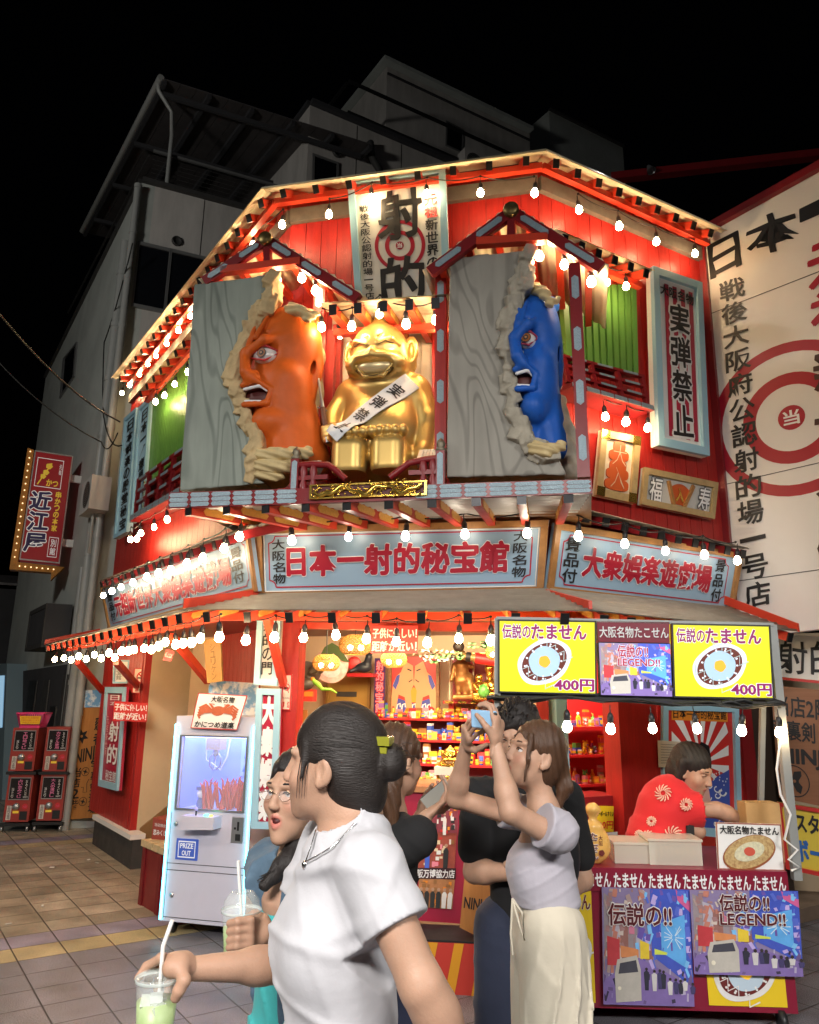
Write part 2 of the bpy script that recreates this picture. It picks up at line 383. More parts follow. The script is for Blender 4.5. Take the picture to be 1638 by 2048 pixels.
# ================================================================ pavement
def tile_mat():
    m = bpy.data.materials.new('granite_paving'); m.use_nodes = True; t = m.node_tree; N, Lk = t.nodes, t.links; b = N['Principled BSDF']
    def nd(ty, **k):
        n = N.new(ty)
        for a, v in k.items(): setattr(n, a, v)
        return n
    def mth(op, a, c=None, d=None):
        n = nd('ShaderNodeMath', operation=op)
        for i, v in enumerate((a, c, d)):
            if v is None: continue
            if hasattr(v, 'links'): Lk.new(v, n.inputs[i])
            else: n.inputs[i].default_value = v
        return n.outputs[0]
    tc = nd('ShaderNodeTexCoord'); mp = nd('ShaderNodeMapping', vector_type='TEXTURE'); mp.inputs['Rotation'].default_value = (0, 0, math.radians(34.5)); mp.inputs['Location'].default_value = (.07 + 5, .11 - 45, 0)
    Lk.new(tc.outputs['Object'], mp.inputs[0]); sp = nd('ShaderNodeSeparateXYZ'); Lk.new(mp.outputs[0], sp.inputs[0])
    x = mth('MULTIPLY', sp.outputs[0], 1 / .30); y = mth('MULTIPLY', sp.outputs[1], 1 / .29)
    ix, iy = mth('FLOOR', x), mth('FLOOR', y); fx, fy = mth('FRACT', x), mth('FRACT', y)
    ex = mth('MINIMUM', fx, mth('SUBTRACT', 1., fx)); ey = mth('MINIMUM', fy, mth('SUBTRACT', 1., fy)); e = mth('MINIMUM', ex, ey)
    gr = nd('ShaderNodeMapRange'); gr.inputs[1].default_value = .006; gr.inputs[2].default_value = .022; Lk.new(e, gr.inputs[0])
    cb = nd('ShaderNodeCombineXYZ'); Lk.new(ix, cb.inputs[0]); Lk.new(iy, cb.inputs[1]); wn = nd('ShaderNodeTexWhiteNoise', noise_dimensions='2D'); Lk.new(cb.outputs[0], wn.inputs['Vector'])
    rp = nd('ShaderNodeValToRGB'); cr = rp.color_ramp; cr.elements[0].color = (.29, .25, .185, 1); cr.elements[1].color = (.46, .395, .3, 1); Lk.new(wn.outputs[0], rp.inputs[0])
    def mix(f, a, c):
        n = nd('ShaderNodeMix', data_type='RGBA')
        for i, v in ((0, f), (6, a), (7, c)):
            if hasattr(v, 'links'): Lk.new(v, n.inputs[i])
            elif i: n.inputs[i].default_value = (*v, 1)
            else: n.inputs[i].default_value = v
        return n.outputs[2]
    row = lambda k: mth('COMPARE', iy, float(k), .4)
    col = rp.outputs[0]
    near = mth('LESS_THAN', iy, ROW0 - .5); col = mix(near, col, (.19, .182, .2))
    for k, c in TROWS: col = mix(mth('MULTIPLY', row(k), .8), col, c)
    nz = nd('ShaderNodeTexNoise'); nz.inputs['Scale'].default_value = 190; nz.inputs['Detail'].default_value = 3; Lk.new(tc.outputs['Object'], nz.inputs['Vector'])
    n2 = nd('ShaderNodeTexNoise'); n2.inputs['Scale'].default_value = 3.5; n2.inputs['Detail'].default_value = 5; Lk.new(tc.outputs['Object'], n2.inputs['Vector'])
    sk = nd('ShaderNodeMapRange'); sk.inputs[1].default_value = .38; sk.inputs[2].default_value = .62; sk.inputs[3].default_value = .42; sk.inputs[4].default_value = 1.6; Lk.new(nz.outputs[0], sk.inputs[0])
    s2 = nd('ShaderNodeMapRange'); s2.inputs[1].default_value = .3; s2.inputs[2].default_value = .7; s2.inputs[3].default_value = .6; s2.inputs[4].default_value = 1.25; Lk.new(n2.outputs[0], s2.inputs[0])
    f = mth('MULTIPLY', sk.outputs[0], s2.outputs[0]); sc = nd('ShaderNodeVectorMath', operation='SCALE'); Lk.new(col, sc.inputs[0]); Lk.new(f, sc.inputs[3])
    c2 = mix(gr.outputs[0], (.04, .034, .028), sc.outputs[0]); Lk.new(c2, b.inputs['Base Color'])
    ro = nd('ShaderNodeMapRange'); ro.inputs[3].default_value = .22; ro.inputs[4].default_value = .62; Lk.new(n2.outputs[0], ro.inputs[0]); Lk.new(ro.outputs[0], b.inputs['Roughness'])
    bp = nd('ShaderNodeBump'); bp.inputs['Strength'].default_value = .55; bp.inputs['Distance'].default_value = .004; h = mth('ADD', gr.outputs[0], mth('MULTIPLY', nz.outputs[0], .9)); Lk.new(h, bp.inputs['Height']); Lk.new(bp.outputs[0], b.inputs['Normal'])
    return m
# rows of coloured tiles, counted along the street
def rowof(px, py):
    p = hor(px, py); a = math.radians(34.5); q = p[:2] - np.array([.07, .11]); return int(math.floor((-q[0] * math.sin(a) + q[1] * math.cos(a)) / .29))
ROW0 = rowof(100, 1912)
TROWS = [(ROW0, (.46, .36, .17)), (ROW0 + 1, (.24, .22, .33)), (rowof(30, 1712), (.44, .36, .2)), (rowof(30, 1712) + 1, (.25, .23, .35))]
g = M(); g.add([(-70, -20, 0), (60, -20, 0), (60, 110, 0), (-70, 110, 0)], [(0, 1, 2, 3)], tile_mat())
go = g.build('pavement'); struct(go)
lit = mat('paper_scrap', (.75, .73, .68), .7)
for k, (px, py) in enumerate([(122, 1752), (195, 1735), (212, 1741), (37, 1867), (105, 1829), (270, 1724)]):
    p = hor(px, py, .004); m = M(); a = k * 1.3
    m.box(p, (.022 * math.cos(a), .022 * math.sin(a), 0), (-.008 * math.sin(a), .008 * math.cos(a), .002), (0, 0, .002), lit)
    tag(m.build('paper_scrap'), 'scrap of white litter on the paving ' + ['near the black plinth of the shop', 'in the open middle of the street', 'beside the dark drain cover', 'lowest and leftmost of all the scraps', 'left of the white claw machine', 'just left of the red crate'][k], 'litter', 'scraps of litter on the paving')
# ================================================================ buildings behind
BGW = mat('pale_panel_wall', (.58, .55, .52), .75, var=.5, vscale=1.6, stretch=(2.5, 2.5, .5), bump=.05)
BGD = mat('dark_wall', (.045, .045, .05), .8, var=.4, vscale=1.5)
BGS = mat('side_render_wall', (.5, .53, .5), .8, var=.45, vscale=1.1)
GLASS_D = mat('night_window_glass', (.008, .009, .012), .08, spec=.6)
FRAMEG = mat('aluminium_frame', (.3, .3, .3), .4, metal=.5)
TIN = mat('old_tin_roof', (.11, .1, .1), .55, metal=.3, var=.5, vscale=3, bump=.1)
PIPE = mat('grey_pvc_pipe', (.36, .37, .36), .35, var=.2)
K = PL.off(.04).at(222, 900); K[2] = 0
pK = Pl(K, dF); dR2 = dirv(66)
zK = lambda px, py: pK.at(px, py)[2]
zt = zK(272, 378)
B1 = thing('apartment_building', 'grey rendered building left of the shop with a roofed rooftop terrace', 'building', K)
pL1, pR1 = Pl(K, dL), Pl(K, dR2)
m = M(); e1 = K + dL * 8.; bk = K + dR2 * 4.2
m.prism([K, e1, e1 + UP * (zt - .5), K + UP * zt], dR2 * .2, BGS); m.build('side_wall', B1)
m = M(); m.prism([K + dR2 * .2, bk, bk + UP * zt, K + dR2 * .2 + UP * zt], dL * .2, BGW)
for i in range(1, 5):
    p = K + dR2 * (.2 + i * .78); m.bar(p - dL * .003 + UP * 3, p - dL * .003 + UP * zt, .012, .004, DKGREY, up=dL)
m.build('front_wall', B1)
m = M(); m.bar(K + UP * (zt + .03) - dL * .02, bk + UP * (zt + .03) - dL * .02, .12, .07, DKGREY); m.bar(K + UP * (zt + .03), e1 + UP * (zt - .45), .1, .07, DKGREY); m.build('parapet_cap', B1)
for (xa, ya, xb, yb) in [(263, 497, 322, 640), (326, 510, 392, 650)]:
    q = qrect(pR1.off(.015), xa, ya, xb, yb); m = M(); m.frame(q, 0, 0, 1, 1, .06, .05, FRAMEG, .03, .05); f = m.build('window', B1)
    m = M(); m.rect(q, .06, .05, .94, .95, GLASS_D, .006); m.build('pane', f)
q = qp(pL1.off(.01), (120, 735), (147, 700), (143, 770), (115, 815)); m = M(); m.rect(q, 0, 0, 1, 1, GLASS_D, .006); m.frame(q, 0, 0, 1, 1, .1, .05, FRAMEG, .02, .03); m.build('window', B1)
c = pR1.at(340, 495); m = M(); m.lathe(c, [(0.001, .02), (.06, .02), (.075, .05), (.085, .02), (.085, 0)], DKGREY, 14, axis=-dL); m.build('vent', B1)
# terrace railing and its lean-to roof
zr = zK(310, 290); m = M()
a0, a1 = K + dR2 * .15 + dL * .15, bk + dL * .15
for i in range(30):
    p = a0 + (a1 - a0) * i / 29; m.bar(p + UP * (zt + .05), p + UP * zr, .008, .008, DKGREY)
for j in range(9):
    z = zt + .08 + (zr - zt - .1) * j / 8; m.bar(a0 + UP * z, a1 + UP * z, .007 if j < 8 else .04, .007 if j < 8 else .04, DKGREY if j < 8 else FRAMEG)
for i in range(4): p = a0 + (a1 - a0) * i / 3; m.bar(p + UP * zt, p + UP * (zr + .02), .035, .035, FRAMEG)
b0 = K + dR2 * .1 + dL * .2
for i in range(9): p = b0 + dL * i * .8; m.bar(p + UP * zt, p + UP * (zr - .1), .03, .03, DKGREY)
m.bar(b0 + UP * (zr - .1), b0 + dL * 6.4 + UP * (zr - .1), .03, .03, DKGREY); m.build('railing', B1)
ze = zK(292, 190); m = M(); r0 = pR1.at(292, 190) - dL * .25; r1 = pR1.off(.2).at(588, 268)
r0 = K + dR2 * ((r0 - K) @ dR2) - dL * .3; r0[2] = ze; r1 = r0 + dR2 * 3.6 + UP * .03
for i in range(14):
    p = r0 + (r1 - r0) * i / 14; p2 = r0 + (r1 - r0) * (i + .97) / 14
    m.prism([p, p2, p2 + dL * 6 + UP * .5, p + dL * 6 + UP * .5], UP * .02, TIN)
for i in range(6): p = r0 + (r1 - r0) * i / 5.02; m.bar(p - UP * .05, p + dL * 6 - UP * .05 + UP * .5, .07, .08, BGD)
for j in range(4): p = r0 + dL * (.2 + j * 1.6) - UP * (.12 - j * .13); m.bar(p, p + dR2 * 3.5, .06, .08, BGD)
m.build('terrace_roof', B1)
m = M()
for s in (.15, 1.9, 3.5): p = K + dR2 * s + dL * .3; m.bar(p + UP * zt, p + UP * (ze - .1), .09, .09, BGD)
m.build('roof_post', B1)
m = M(); p = r0 - dR2 * .06 + UP * .02; m.tube([p, p + dL * 6 + UP * .5], .055, PIPE, 8); g0 = p + dL * .15
m.tube([g0 - UP * .03, g0 - UP * .14 + dR2 * .02, g0 - UP * .3 + dR2 * .3 + dL * .2, g0 - UP * .75 + dR2 * .34 + dL * .2, g0 - UP * 2.3 + dR2 * .34 + dL * .2], .035, PIPE, 8); m.build('gutter', B1)
m = M(); p = K - dR2 * .07 - dL * .1; m.tube([p, p + UP * (zt - .2)], .055, PIPE, 10)
for z in np.arange(.6, zt, .8): m.tube([p + UP * z, p + UP * (z + .07)], .063, PIPE, 10)
p2 = K - dR2 * .07 + dL * .35; m.tube([p2, p2 + UP * (zt - .9)], .07, PIPE, 10)
for z in np.arange(.9, zt - 1, .9): m.tube([p2 + UP * z, p2 + UP * (z + .07)], .08, PIPE, 10)
p3 = K - dR2 * .05 + dL * .8; m.tube([p3, p3 + UP * 3.5], .05, PIPE, 8); m.build('downpipe', B1)
# lower dark frontage further along the street
m = M(); p = K + dL * .6 - dR2 * .02
m.prism([p, p + dL * 7, p + dL * 7 + UP * 2.1, p + UP * 2.1], -dR2 * .05, BGD)
for s, w, h0, h1, mm in [(.1, .35, .1, 1.95, DKGREY), (.7, .45, .15, 1.5, BLACK), (1.5, .5, .1, 1.9, DKGREY), (2.6, .8, .1, 1.9, BLACK)]:
    a = p + dL * s - dR2 * .055; m.prism([a + UP * h0, a + dL * w + UP * h0, a + dL * w + UP * h1, a + UP * h1], -dR2 * .02, mm)
m.build('shop_shutter', B1)
m = M(); p = K + dL * 1.3 - dR2 * .03; m.prism([p + UP * 2.35, p + dL * 1.5 + UP * 2.35, p + dL * 1.5 + UP * 3.0, p + UP * 3.0], -dR2 * .35, BGD)
q = Quad(p - dR2 * .352 + dL * 1.5 + UP * 3., p - dR2 * .352 + UP * 3., p - dR2 * .352 + UP * 2.35, p - dR2 * .352 + dL * 1.5 + UP * 2.35); m.frame(q, 0, 0, 1, 1, .05, .1, DKGREY, .012, .02); m.build('awning_box', B1)
# far dark house closing the street, a lit vending machine in front of it
m = M(); f0 = K + dL * 8.2 - dR2 * 2.5; m.prism([f0, f0 + dR2 * 3, f0 + dR2 * 3 + UP * 4, f0 + UP * 4], dL * .3, BGD)
for i in range(5): m.bar(f0 - dL * .01 + dR2 * (.3 + i * .55), f0 - dL * .01 + dR2 * (.3 + i * .55) + UP * 3.9, .05, .03, DKGREY)
m.prism([f0 + UP * 4.05 - dL * .3, f0 + dR2 * 3 + UP * 4.05 - dL * .3, f0 + dR2 * 3 + UP * 4.3 + dL * .3, f0 + UP * 4.3 + dL * .3], UP * .05, TIN)
tag(m.build('dark_house'), 'unlit dark house at the far left end of the street', 'building')
vb = Pl(K - dR2 * .35, dL); q = qp(vb, (-40, 1376), (18, 1371), (16, 1475), (-40, 1482)); qq = qp(vb, (-60, 1352), (22, 1347), (18, 1640), (-60, 1662))
T = thing('vending_machine', 'blue glowing vending machine at the left edge of the street', 'vending machine', qq(.5, 1))
m = M(); m.rect(qq, 0, 0, 1, 1, mat('vending_body', (.25, .35, .4), .4), .0, .35); m.build('cabinet', T)
m = M(); m.rect(q, 0, 0, 1, 1, mat('vending_glow', (.4, .65, .9), .3, emit=.45, ecol=(.45, .75, 1)), .006); m.build('lit_window', T)
m = M()
for r in range(3):
    for c in range(5): m.rect(q, .08 + c * .17, .1 + r * .3, .19 + c * .17, .28 + r * .3, mat('can_%d' % ((r + c) % 3), [(.5, .1, .1), (.8, .8, .8), (.1, .2, .5)][(r + c) % 3], .4), .012, .004)
m.build('drink_cans', T)
# tall house in the middle
C2 = dep(600, 215, 11.5); z2 = C2[2]; C2[2] = 0; p2 = Pl(C2, dR)
B2 = thing('panel_house', 'tall grey panelled house behind the shop with a railed roof balcony', 'building', C2)
m = M(); m.prism([C2, C2 + dR * 8, C2 + dR * 8 + UP * z2, C2 + UP * z2], dL * .2, BGW)
for i in range(1, 9):
    p = C2 + dR * i * .95 - dL * .003; m.bar(p + UP * 4, p + UP * (z2 - .02), .014, .004, DKGREY, up=dL)
m.prism([C2 + dL * .2, C2 + dL * 3, C2 + dL * 3 + UP * z2, C2 + dL * .2 + UP * z2], dR * .2, BGW); m.build('wall', B2)
m = M(); m.bar(C2 + UP * (z2 + .04) - dL * .03, C2 + dR * 8 + UP * (z2 + .04) - dL * .03, .14, .09, BGD); m.bar(C2 + UP * (z2 + .04), C2 + dL * 3 + UP * (z2 + .04), .12, .09, BGD); m.build('parapet_cap', B2)
q = qp(p2.off(.02), (607, 312), (660, 330), (660, 400), (607, 400)); m = M(); m.frame(q, 0, 0, 1, 1, .08, .05, FRAMEG, .02, .05); f = m.build('window', B2); m = M(); m.rect(q, .08, .05, .92, .95, GLASS_D, .004); m.build('pane', f)
c = p2.at(656, 310); m = M(); m.lathe(c, [(0.001, .02), (.07, .02), (.09, .06), (.1, .02), (.1, 0)], DKGREY, 14, axis=-dL); m.build('vent', B2)
a, b, d = p2.off(.12).at(722, 290), p2.off(.12).at(726, 318), p2.off(.12).at(742, 342); m = M(); m.tube([a + dL * .12, a + UP * .02, b, d - UP * .0, d - UP * .3], .07, DKGREY, 10); m.build('exhaust_pipe', B2)
ra, rb = p2.off(.08).at(676, 238), p2.off(.08).at(1010, 350); ra2 = ra - UP * ((ra[2] - z2) - .1); ht = p2.off(.08).at(690, 165)[2] - p2.off(.08).at(690, 240)[2]
m = M(); s0 = ((ra - C2) @ dR)
for i in range(44):
    p = C2 + dR * (s0 + i * .13) - dL * .05; m.bar(p + UP * (z2 + .08), p + UP * (z2 + ht), .022, .022, BLACK if i % 6 else DKGREY)
for i in range(8):
    p = C2 + dR * s0 + dL * (i * .13); m.bar(p + UP * (z2 + .08), p + UP * (z2 + ht), .022, .022, BLACK)
for z in (z2 + .14, z2 + ht): m.bar(C2 + dR * s0 - dL * .05 + UP * z, C2 + dR * (s0 + 5.6) - dL * .05 + UP * z, .05, .05, BLACK); m.bar(C2 + dR * s0 + UP * z, C2 + dR * s0 + dL * 1 + UP * z, .05, .05, BLACK)
m.build('railing', B2)
pc = p2.off(-1.5); ca, cb = pc.at(752, 134), pc.at(1040, 262); zc = ca[2]; ca[2] = 0; cb[2] = 0
m = M(); m.prism([ca + UP * z2, cb + UP * z2, cb + UP * zc, ca + UP * zc], dL * 2, BGW); m.build('roof_cabin', B2)
m = M(); m.prism([ca - dR * .15 - dL * .15 + UP * (zc + .02), cb - dL * .15 + UP * (zc + .02), cb + dL * 2 + UP * (zc + .02), ca - dR * .15 + dL * 2 + UP * (zc + .02)], UP * .1, BGS)
m.bar(ca - dL * .02 + UP * (zc - .2), cb - dL * .02 + UP * (zc - .2), .03, .05, BGD); m.build('cabin_roof', B2)
q = qp(pc.off(.01), (872, 240), (908, 258), (908, 305), (872, 290)); m = M(); m.rect(q, 0, 0, 1, 1, GLASS_D, .006); m.frame(q, 0, 0, 1, 1, .08, .05, FRAMEG, .02, .02); m.build('window', B2)
pb = p2.off(-2.2); ba, bb = pb.at(1078, 219), pb.at(1227, 281); zb = (ba[2] + bb[2]) / 2; ba[2] = bb[2] = 0
m = M(); m.prism([ba, bb, bb + UP * zb, ba + UP * zb], dL * 2.5, BGS); m.bar(ba - dL * .02 + UP * (zb + .03), bb - dL * .02 + UP * (zb + .03), .1, .06, DKGREY)
tag(m.build('stair_tower'), 'plain grey block rising behind the right end of the shop roof', 'building')
for k, (pl_, px, py) in enumerate(((pR1, 430, 590), (p2, 930, 330), (pL1, 190, 1010))):
    c = pl_.off(.16).at(px, py); m = M(); m.box(c, pl_.d * .3, pl_.n * .13, UP * .24, BGW); q = Quad(c - pl_.d * .3 + pl_.n * .132 + UP * .24, c + pl_.d * .3 + pl_.n * .132 + UP * .24, c + pl_.d * .3 + pl_.n * .132 - UP * .24, c - pl_.d * .3 + pl_.n * .132 - UP * .24)
    m.disc(q, .4, .5, .19, DKGREY, .004, 20)
    for j in range(6): m.disc(q, .4, .5, .03 + .028 * j, STEEL, .006, 20, ring=.024 + .028 * j)
    m.tube([c - UP * .24, c - UP * .8, c - UP * .8 - pl_.n * .1], .025, PIPE, 6); tag(m.build('air_conditioner'), 'pale air conditioner unit on the ' + ['front of the grey terrace building', 'panelled house behind the shop roof', 'side of the grey building by the projecting sign'][k], 'air conditioner')
# overhead wires
def wire(name, pts, r, label):
    m = M(); P = []
    for (a, b, sag) in zip(pts[:-1], pts[1:], [.15] * 9):
        for i in range(9):
            t = i / 8; P.append(np.array(a) * (1 - t) + np.array(b) * t - UP * sag * 4 * t * (1 - t))
    m.tube(P, r, CABLE, 5); tag(m.build(name), label, 'wire')
wire('overhead_wire', [dep(-60, 590, 6), pL1.off(.2).at(235, 858)], .012, 'thin black wire sloping from the upper left sky to the shop wall')
wire('overhead_wire', [dep(-60, 690, 9), pL1.off(.3).at(200, 900), pL1.off(.2).at(232, 880)], .009, 'lower thin black wire drooping to the left corner of the shop')
wire('overhead_wire', [pL1.off(.12).at(252, 500), pL1.off(.12).at(200, 700), pL1.off(.12).at(203, 850), pL1.off(.2).at(240, 905)], .01, 'black cable hanging in a loop down the grey building beside its downpipe')
# ================================================================ the red shooting gallery building
A2 = PL.at(232, 1130); A2[2] = 0; B2c = PR.at(1420, 800); B2c[2] = 0
ZC, ZT = 2.3, 5.9                                     # ceiling of the shop, top of the wall
SH = thing('shooting_gallery_building', 'bright red two storey corner shop hung with glowing bulbs and painted signs', 'building', (0.2, 7, 0))
def planked(name, a, b, z0, z1, th, pl, w=.13, m=RED, parent=SH):
    mm = M(); n = max(1, int(np.linalg.norm(b - a) / w)); inn = -pl.n
    for i in range(n):
        p, q = a + (b - a) * (i / n), a + (b - a) * ((i + 1) / n); g = nrm(b - a) * .003
        mm.prism([p + g + UP * z0, q - g + UP * z0, q - g + UP * z1, p + g + UP * z1], inn * th, m)
    mm.prism([a + inn * .006 + UP * z0, b + inn * .006 + UP * z0, b + inn * .006 + UP * z1, a + inn * .006 + UP * z1], inn * (th + .05), RED2)
    return mm.build(name, parent)
zf = 2.35
planked('upper_wall', A2, O2, zf, ZT, .05, PL, .16); planked('upper_wall', O2, Q2, zf, ZT, .05, PF, .135); planked('upper_wall', Q2, B2c, zf, ZT, .05, PR, .135)
m = M(); m.prism([V3(*(A2[:2]), ZC), V3(*(O2[:2]), ZC), V3(*(Q2[:2]), ZC), V3(*(B2c[:2]), ZC), V3(B2c[0] - .6, B2c[1] + 3.5, ZC), V3(A2[0] + 3, A2[1] + 1.5, ZC)], UP * .045, mat('ceiling_boards', (.2, .02, .018), .4, var=.5, vscale=6, stretch=(1, 8, 1))); m.build('ceiling', SH)
# grey timber under the eaves
m = M()
for a, b, pl in ((A2, O2, PL), (O2, Q2, PF), (Q2, B2c, PR)): m.bar(a + pl.n * .02 + UP * 5.68, b + pl.n * .02 + UP * 5.68, .05, .13, GREYB)
m.build('wall_plate', SH)
# eaves: corrugated sheet on red rafters
def corr(a, b, c, d, m, mtl, amp=.012, wl=.076, th=.006):   # a-b outer edge, d-c inner edge, ridges run from outer to inner
    n = max(8, int(np.linalg.norm(b - a) / wl) * 4); vs = []
    nn = nrm(np.cross(b - a, d - a)); nn = nn if nn[2] > 0 else -nn
    for i in range(n + 1):
        t = i / n; o = nn * amp * math.sin(t * n / 4 * 2 * math.pi)
        p, q = a + (b - a) * t + o, d + (c - d) * t + o; vs += [p, q, p + nn * th, q + nn * th]
    fs = []
    for i in range(n):
        k = 4 * i; fs += [(k, k + 4, k + 5, k + 1), (k + 2, k + 3, k + 7, k + 6), (k, k + 2, k + 6, k + 4), (k + 1, k + 5, k + 7, k + 3)]
    m.add(vs, fs, mtl, True); return m
def corrl(a, b, c, d, m, mtl, amp=.012, wl=.076, th=.006): return corr(b, c, d, a, m, mtl, amp, wl, th)
def isect2(P, Q):
    A = np.array([P.n[:2], Q.n[:2]]); r = np.linalg.solve(A, np.array([P.n[:2] @ P.p[:2], Q.n[:2] @ Q.p[:2]])); return V3(r[0], r[1], 0)
E1 = PF.off(.42).at(506, 386); E2 = PF.off(.42).at(1075, 295); pE1, pE2 = Pl(E1, dL), Pl(E2, dR)
E0 = pE1.at(215, 772); E3 = pE2.at(1440, 447)
def inner(e, a, b): return None
I0, I1, I2, I3 = A2 - dL * 0 + PL.n * .0, O2, Q2, B2c
zi = 5.92
IN = [V3(E0[0], E0[1], 0) - PL.n * .5, V3(*O2[:2], 0), V3(*Q2[:2], 0), V3(E3[0], E3[1], 0) - PR.n * .45]
IN = [p + UP * zi for p in IN]; EO = [E0, E1, E2, E3]
def eaves(EO, IN, cnt, sheet, caps, wr, hr, mr, name, rname, parent, gold=None, amp=.012, over=.04, purl=True, drop=.05):
    for i, n in enumerate(cnt):
        if not n: continue
        a, b, c, d = EO[i], EO[i + 1], IN[i + 1], IN[i]
        m = M(); corrl(a, b, c, d, m, sheet, amp); m.build(name, parent)
        for k in range(n):
            t = (k + .5) / n if i else (k + .5) / n
            p, q = a + (b - a) * t, d + (c - d) * t; dd = nrm(q - p); p2 = p + dd * over - UP * drop
            m = M(); m.bar(p2, q - UP * drop - dd * .01, wr, hr, mr)
            m.bar(p2 - dd * .012, p2, wr + .006, hr + .006, caps)
            if gold:
                sd = nrm(np.cross(dd, UP)); L = np.linalg.norm(q - p)
                for s in (-1, 1):
                    for f0, f1 in ((.12, .45), (.52, .85)):
                        u = nrm(np.cross(sd, dd)); o = p2 + sd * s * (wr / 2)
                        qq = Quad(o + dd * L * f0 + u * hr * .33, o + dd * L * f1 + u * hr * .33, o + dd * L * f1 - u * hr * .33, o + dd * L * f0 - u * hr * .33); qq.n = sd * s
                        m.plaque(qq, 0, 0, 1, 1, gold, .004, .004)
            m.build(rname, parent)
        if purl:
            m = M(); e = .45; p, q = a + (d - a) * e - UP * (drop + hr * .5 + .025), b + (c - b) * e - UP * (drop + hr * .5 + .025); m.bar(p, q, .05, .05, mr)
            m.build('purlin', parent)
eaves(EO, IN, [19, 8, 9], SHEET, CAPS, .042, .062, VERM, 'eave_sheet', 'rafter', SH, None, over=.1)
m = M(); m.prism([IN[0] + UP * .03, IN[1] + UP * .03, IN[2] + UP * .03, IN[3] + UP * .03, IN[3] + V3(-.8, 3, .6), IN[0] + V3(2.5, 1.5, .6)], UP * .04, TIN); m.build('roof', SH)
# ---------------------------------------------------------------- balcony with stamped plaques
SB = 1.0
bq = qp(PF.off(SB), (337, 997), (1181, 949), (1184, 977), (336, 1029))
zb0 = (bq.c[3][2] + bq.c[2][2]) / 2
BA, BB = bq.c[3], bq.c[2]
m = M(); m.rect(bq, 0, 0, 1, 1, RED2, 0, .03)
m.build('balcony_fascia', SH)
np_ = 18
m = M()
for i in range(np_):
    u0, u1 = i / np_ + .002, (i + 1) / np_ - .002
    if .345 < (u0 + u1) / 2 < .615: continue
    m = M()
    for j in range(3): m.plaque(bq, u0, .06 + j * .3, u1, .33 + j * .3, PLAQ, .004, .003)
    m.build('fascia_plaque', SH)
SI0 = PF.off(.28).at(513, 1062); SI1 = PF.off(.28).at(1098, 1033)
fl = [BA, BB, SI1 + UP * .03, V3(*(PF.off(.28).p + dF * ((BA - PF.p) @ dF + .35))[:2], SI0[2] + .03)]
eaves([BA + UP * .02, BB + UP * .02], [fl[3], V3(*(PF.off(.28).p + dF * ((BB - PF.p) @ dF - .1))[:2], SI1[2] + .03)], [10], SHEETW, CAPS, .05, .075, VERM, 'balcony_soffit', 'balcony_joist', SH, GOLDP, .008, .02, False, .03)
m = M(); bi0, bi1 = PF.p + dF * ((BA - PF.p) @ dF), PF.p + dF * ((BB - PF.p) @ dF)
zfl = bq.c[0][2] - .02; zfr = bq.c[1][2] - .02
m.prism([bq.c[0] - PF.n * .03 - UP * .03, bq.c[1] - PF.n * .03 - UP * .03, V3(*bi1[:2], zfr - .03), V3(*bi0[:2], zfl - .03)], UP * .02, WOOD); m.build('balcony_floor', SH)
# gilded dragon carving let into the fascia
q = qp(PF.off(SB + .012), (619, 976), (853, 961), (853, 989), (619, 1004))
m = M(); m.rect(q, 0, 0, 1, 1, mat('carving_ground', (.1, .012, .012), .5), 0, .02); m.frame(q, -.0, -.02, 1., 1.02, .02, .12, GOLDB, .012, .03)
rr = random.Random(3); P = [q(.04 + .92 * t, .5 + .26 * math.sin(t * 17) + .1 * math.sin(t * 41), .014) for t in np.linspace(0, 1, 70)]
m.tube(P, [.012 + .008 * math.sin(t * 9) ** 2 for t in np.linspace(0, 1, 70)], GOLDB, 7)
for i in range(90):
    u, v = rr.uniform(.03, .97), rr.uniform(.12, .9); a = rr.uniform(0, 6.28); L = rr.uniform(.015, .04)
    pts = [q(u + L * math.cos(a + k * .5) * k / 3 / q.w, v + L * math.sin(a + k * .5) * k / 3 / q.h, .012 + .004 * k) for k in range(4)]
    m.tube(pts, [.006, .007, .005, .002], GOLDB, 5)
tag(m.build('dragon_carving'), 'gilded openwork dragon carving set in the middle of the balcony edge', 'carving')
# posts with silver plaques
def post(pl, xt, yt, xb, yb, w, m_=VERM, n=4, name='post', d=.06):
    a, b = pl.at(xt, yt), pl.at(xb, yb); x = (a + b) / 2
    a = V3(b[0], b[1], a[2]); m = M(); m.bar(b, a, w, d, m_, up=pl.n)
    q = Quad(a - pl.d * w / 2 + pl.n * d / 2, a + pl.d * w / 2 + pl.n * d / 2, b + pl.d * w / 2 + pl.n * d / 2, b - pl.d * w / 2 + pl.n * d / 2)
    if (q.c[1] - q.c[0]) @ pl.d < 0: pass
    for i in range(n): m.plaque(q, .2, (i + .25) / n, .8, (i + .72) / n, PLAQ, .003, .003)
    return m.build(name, SH)
SG = .88
post(PF.off(.55), 637, 560, 624, 935, .085, RED, 4); post(PF.off(.75), 872, 540, 880, 945, .075, RED, 4); post(PF.off(SG), 1138, 522, 1166, 948, .075, RED2, 4)
post(PF.off(.3), 660, 668, 652, 930, .06, RED, 0)
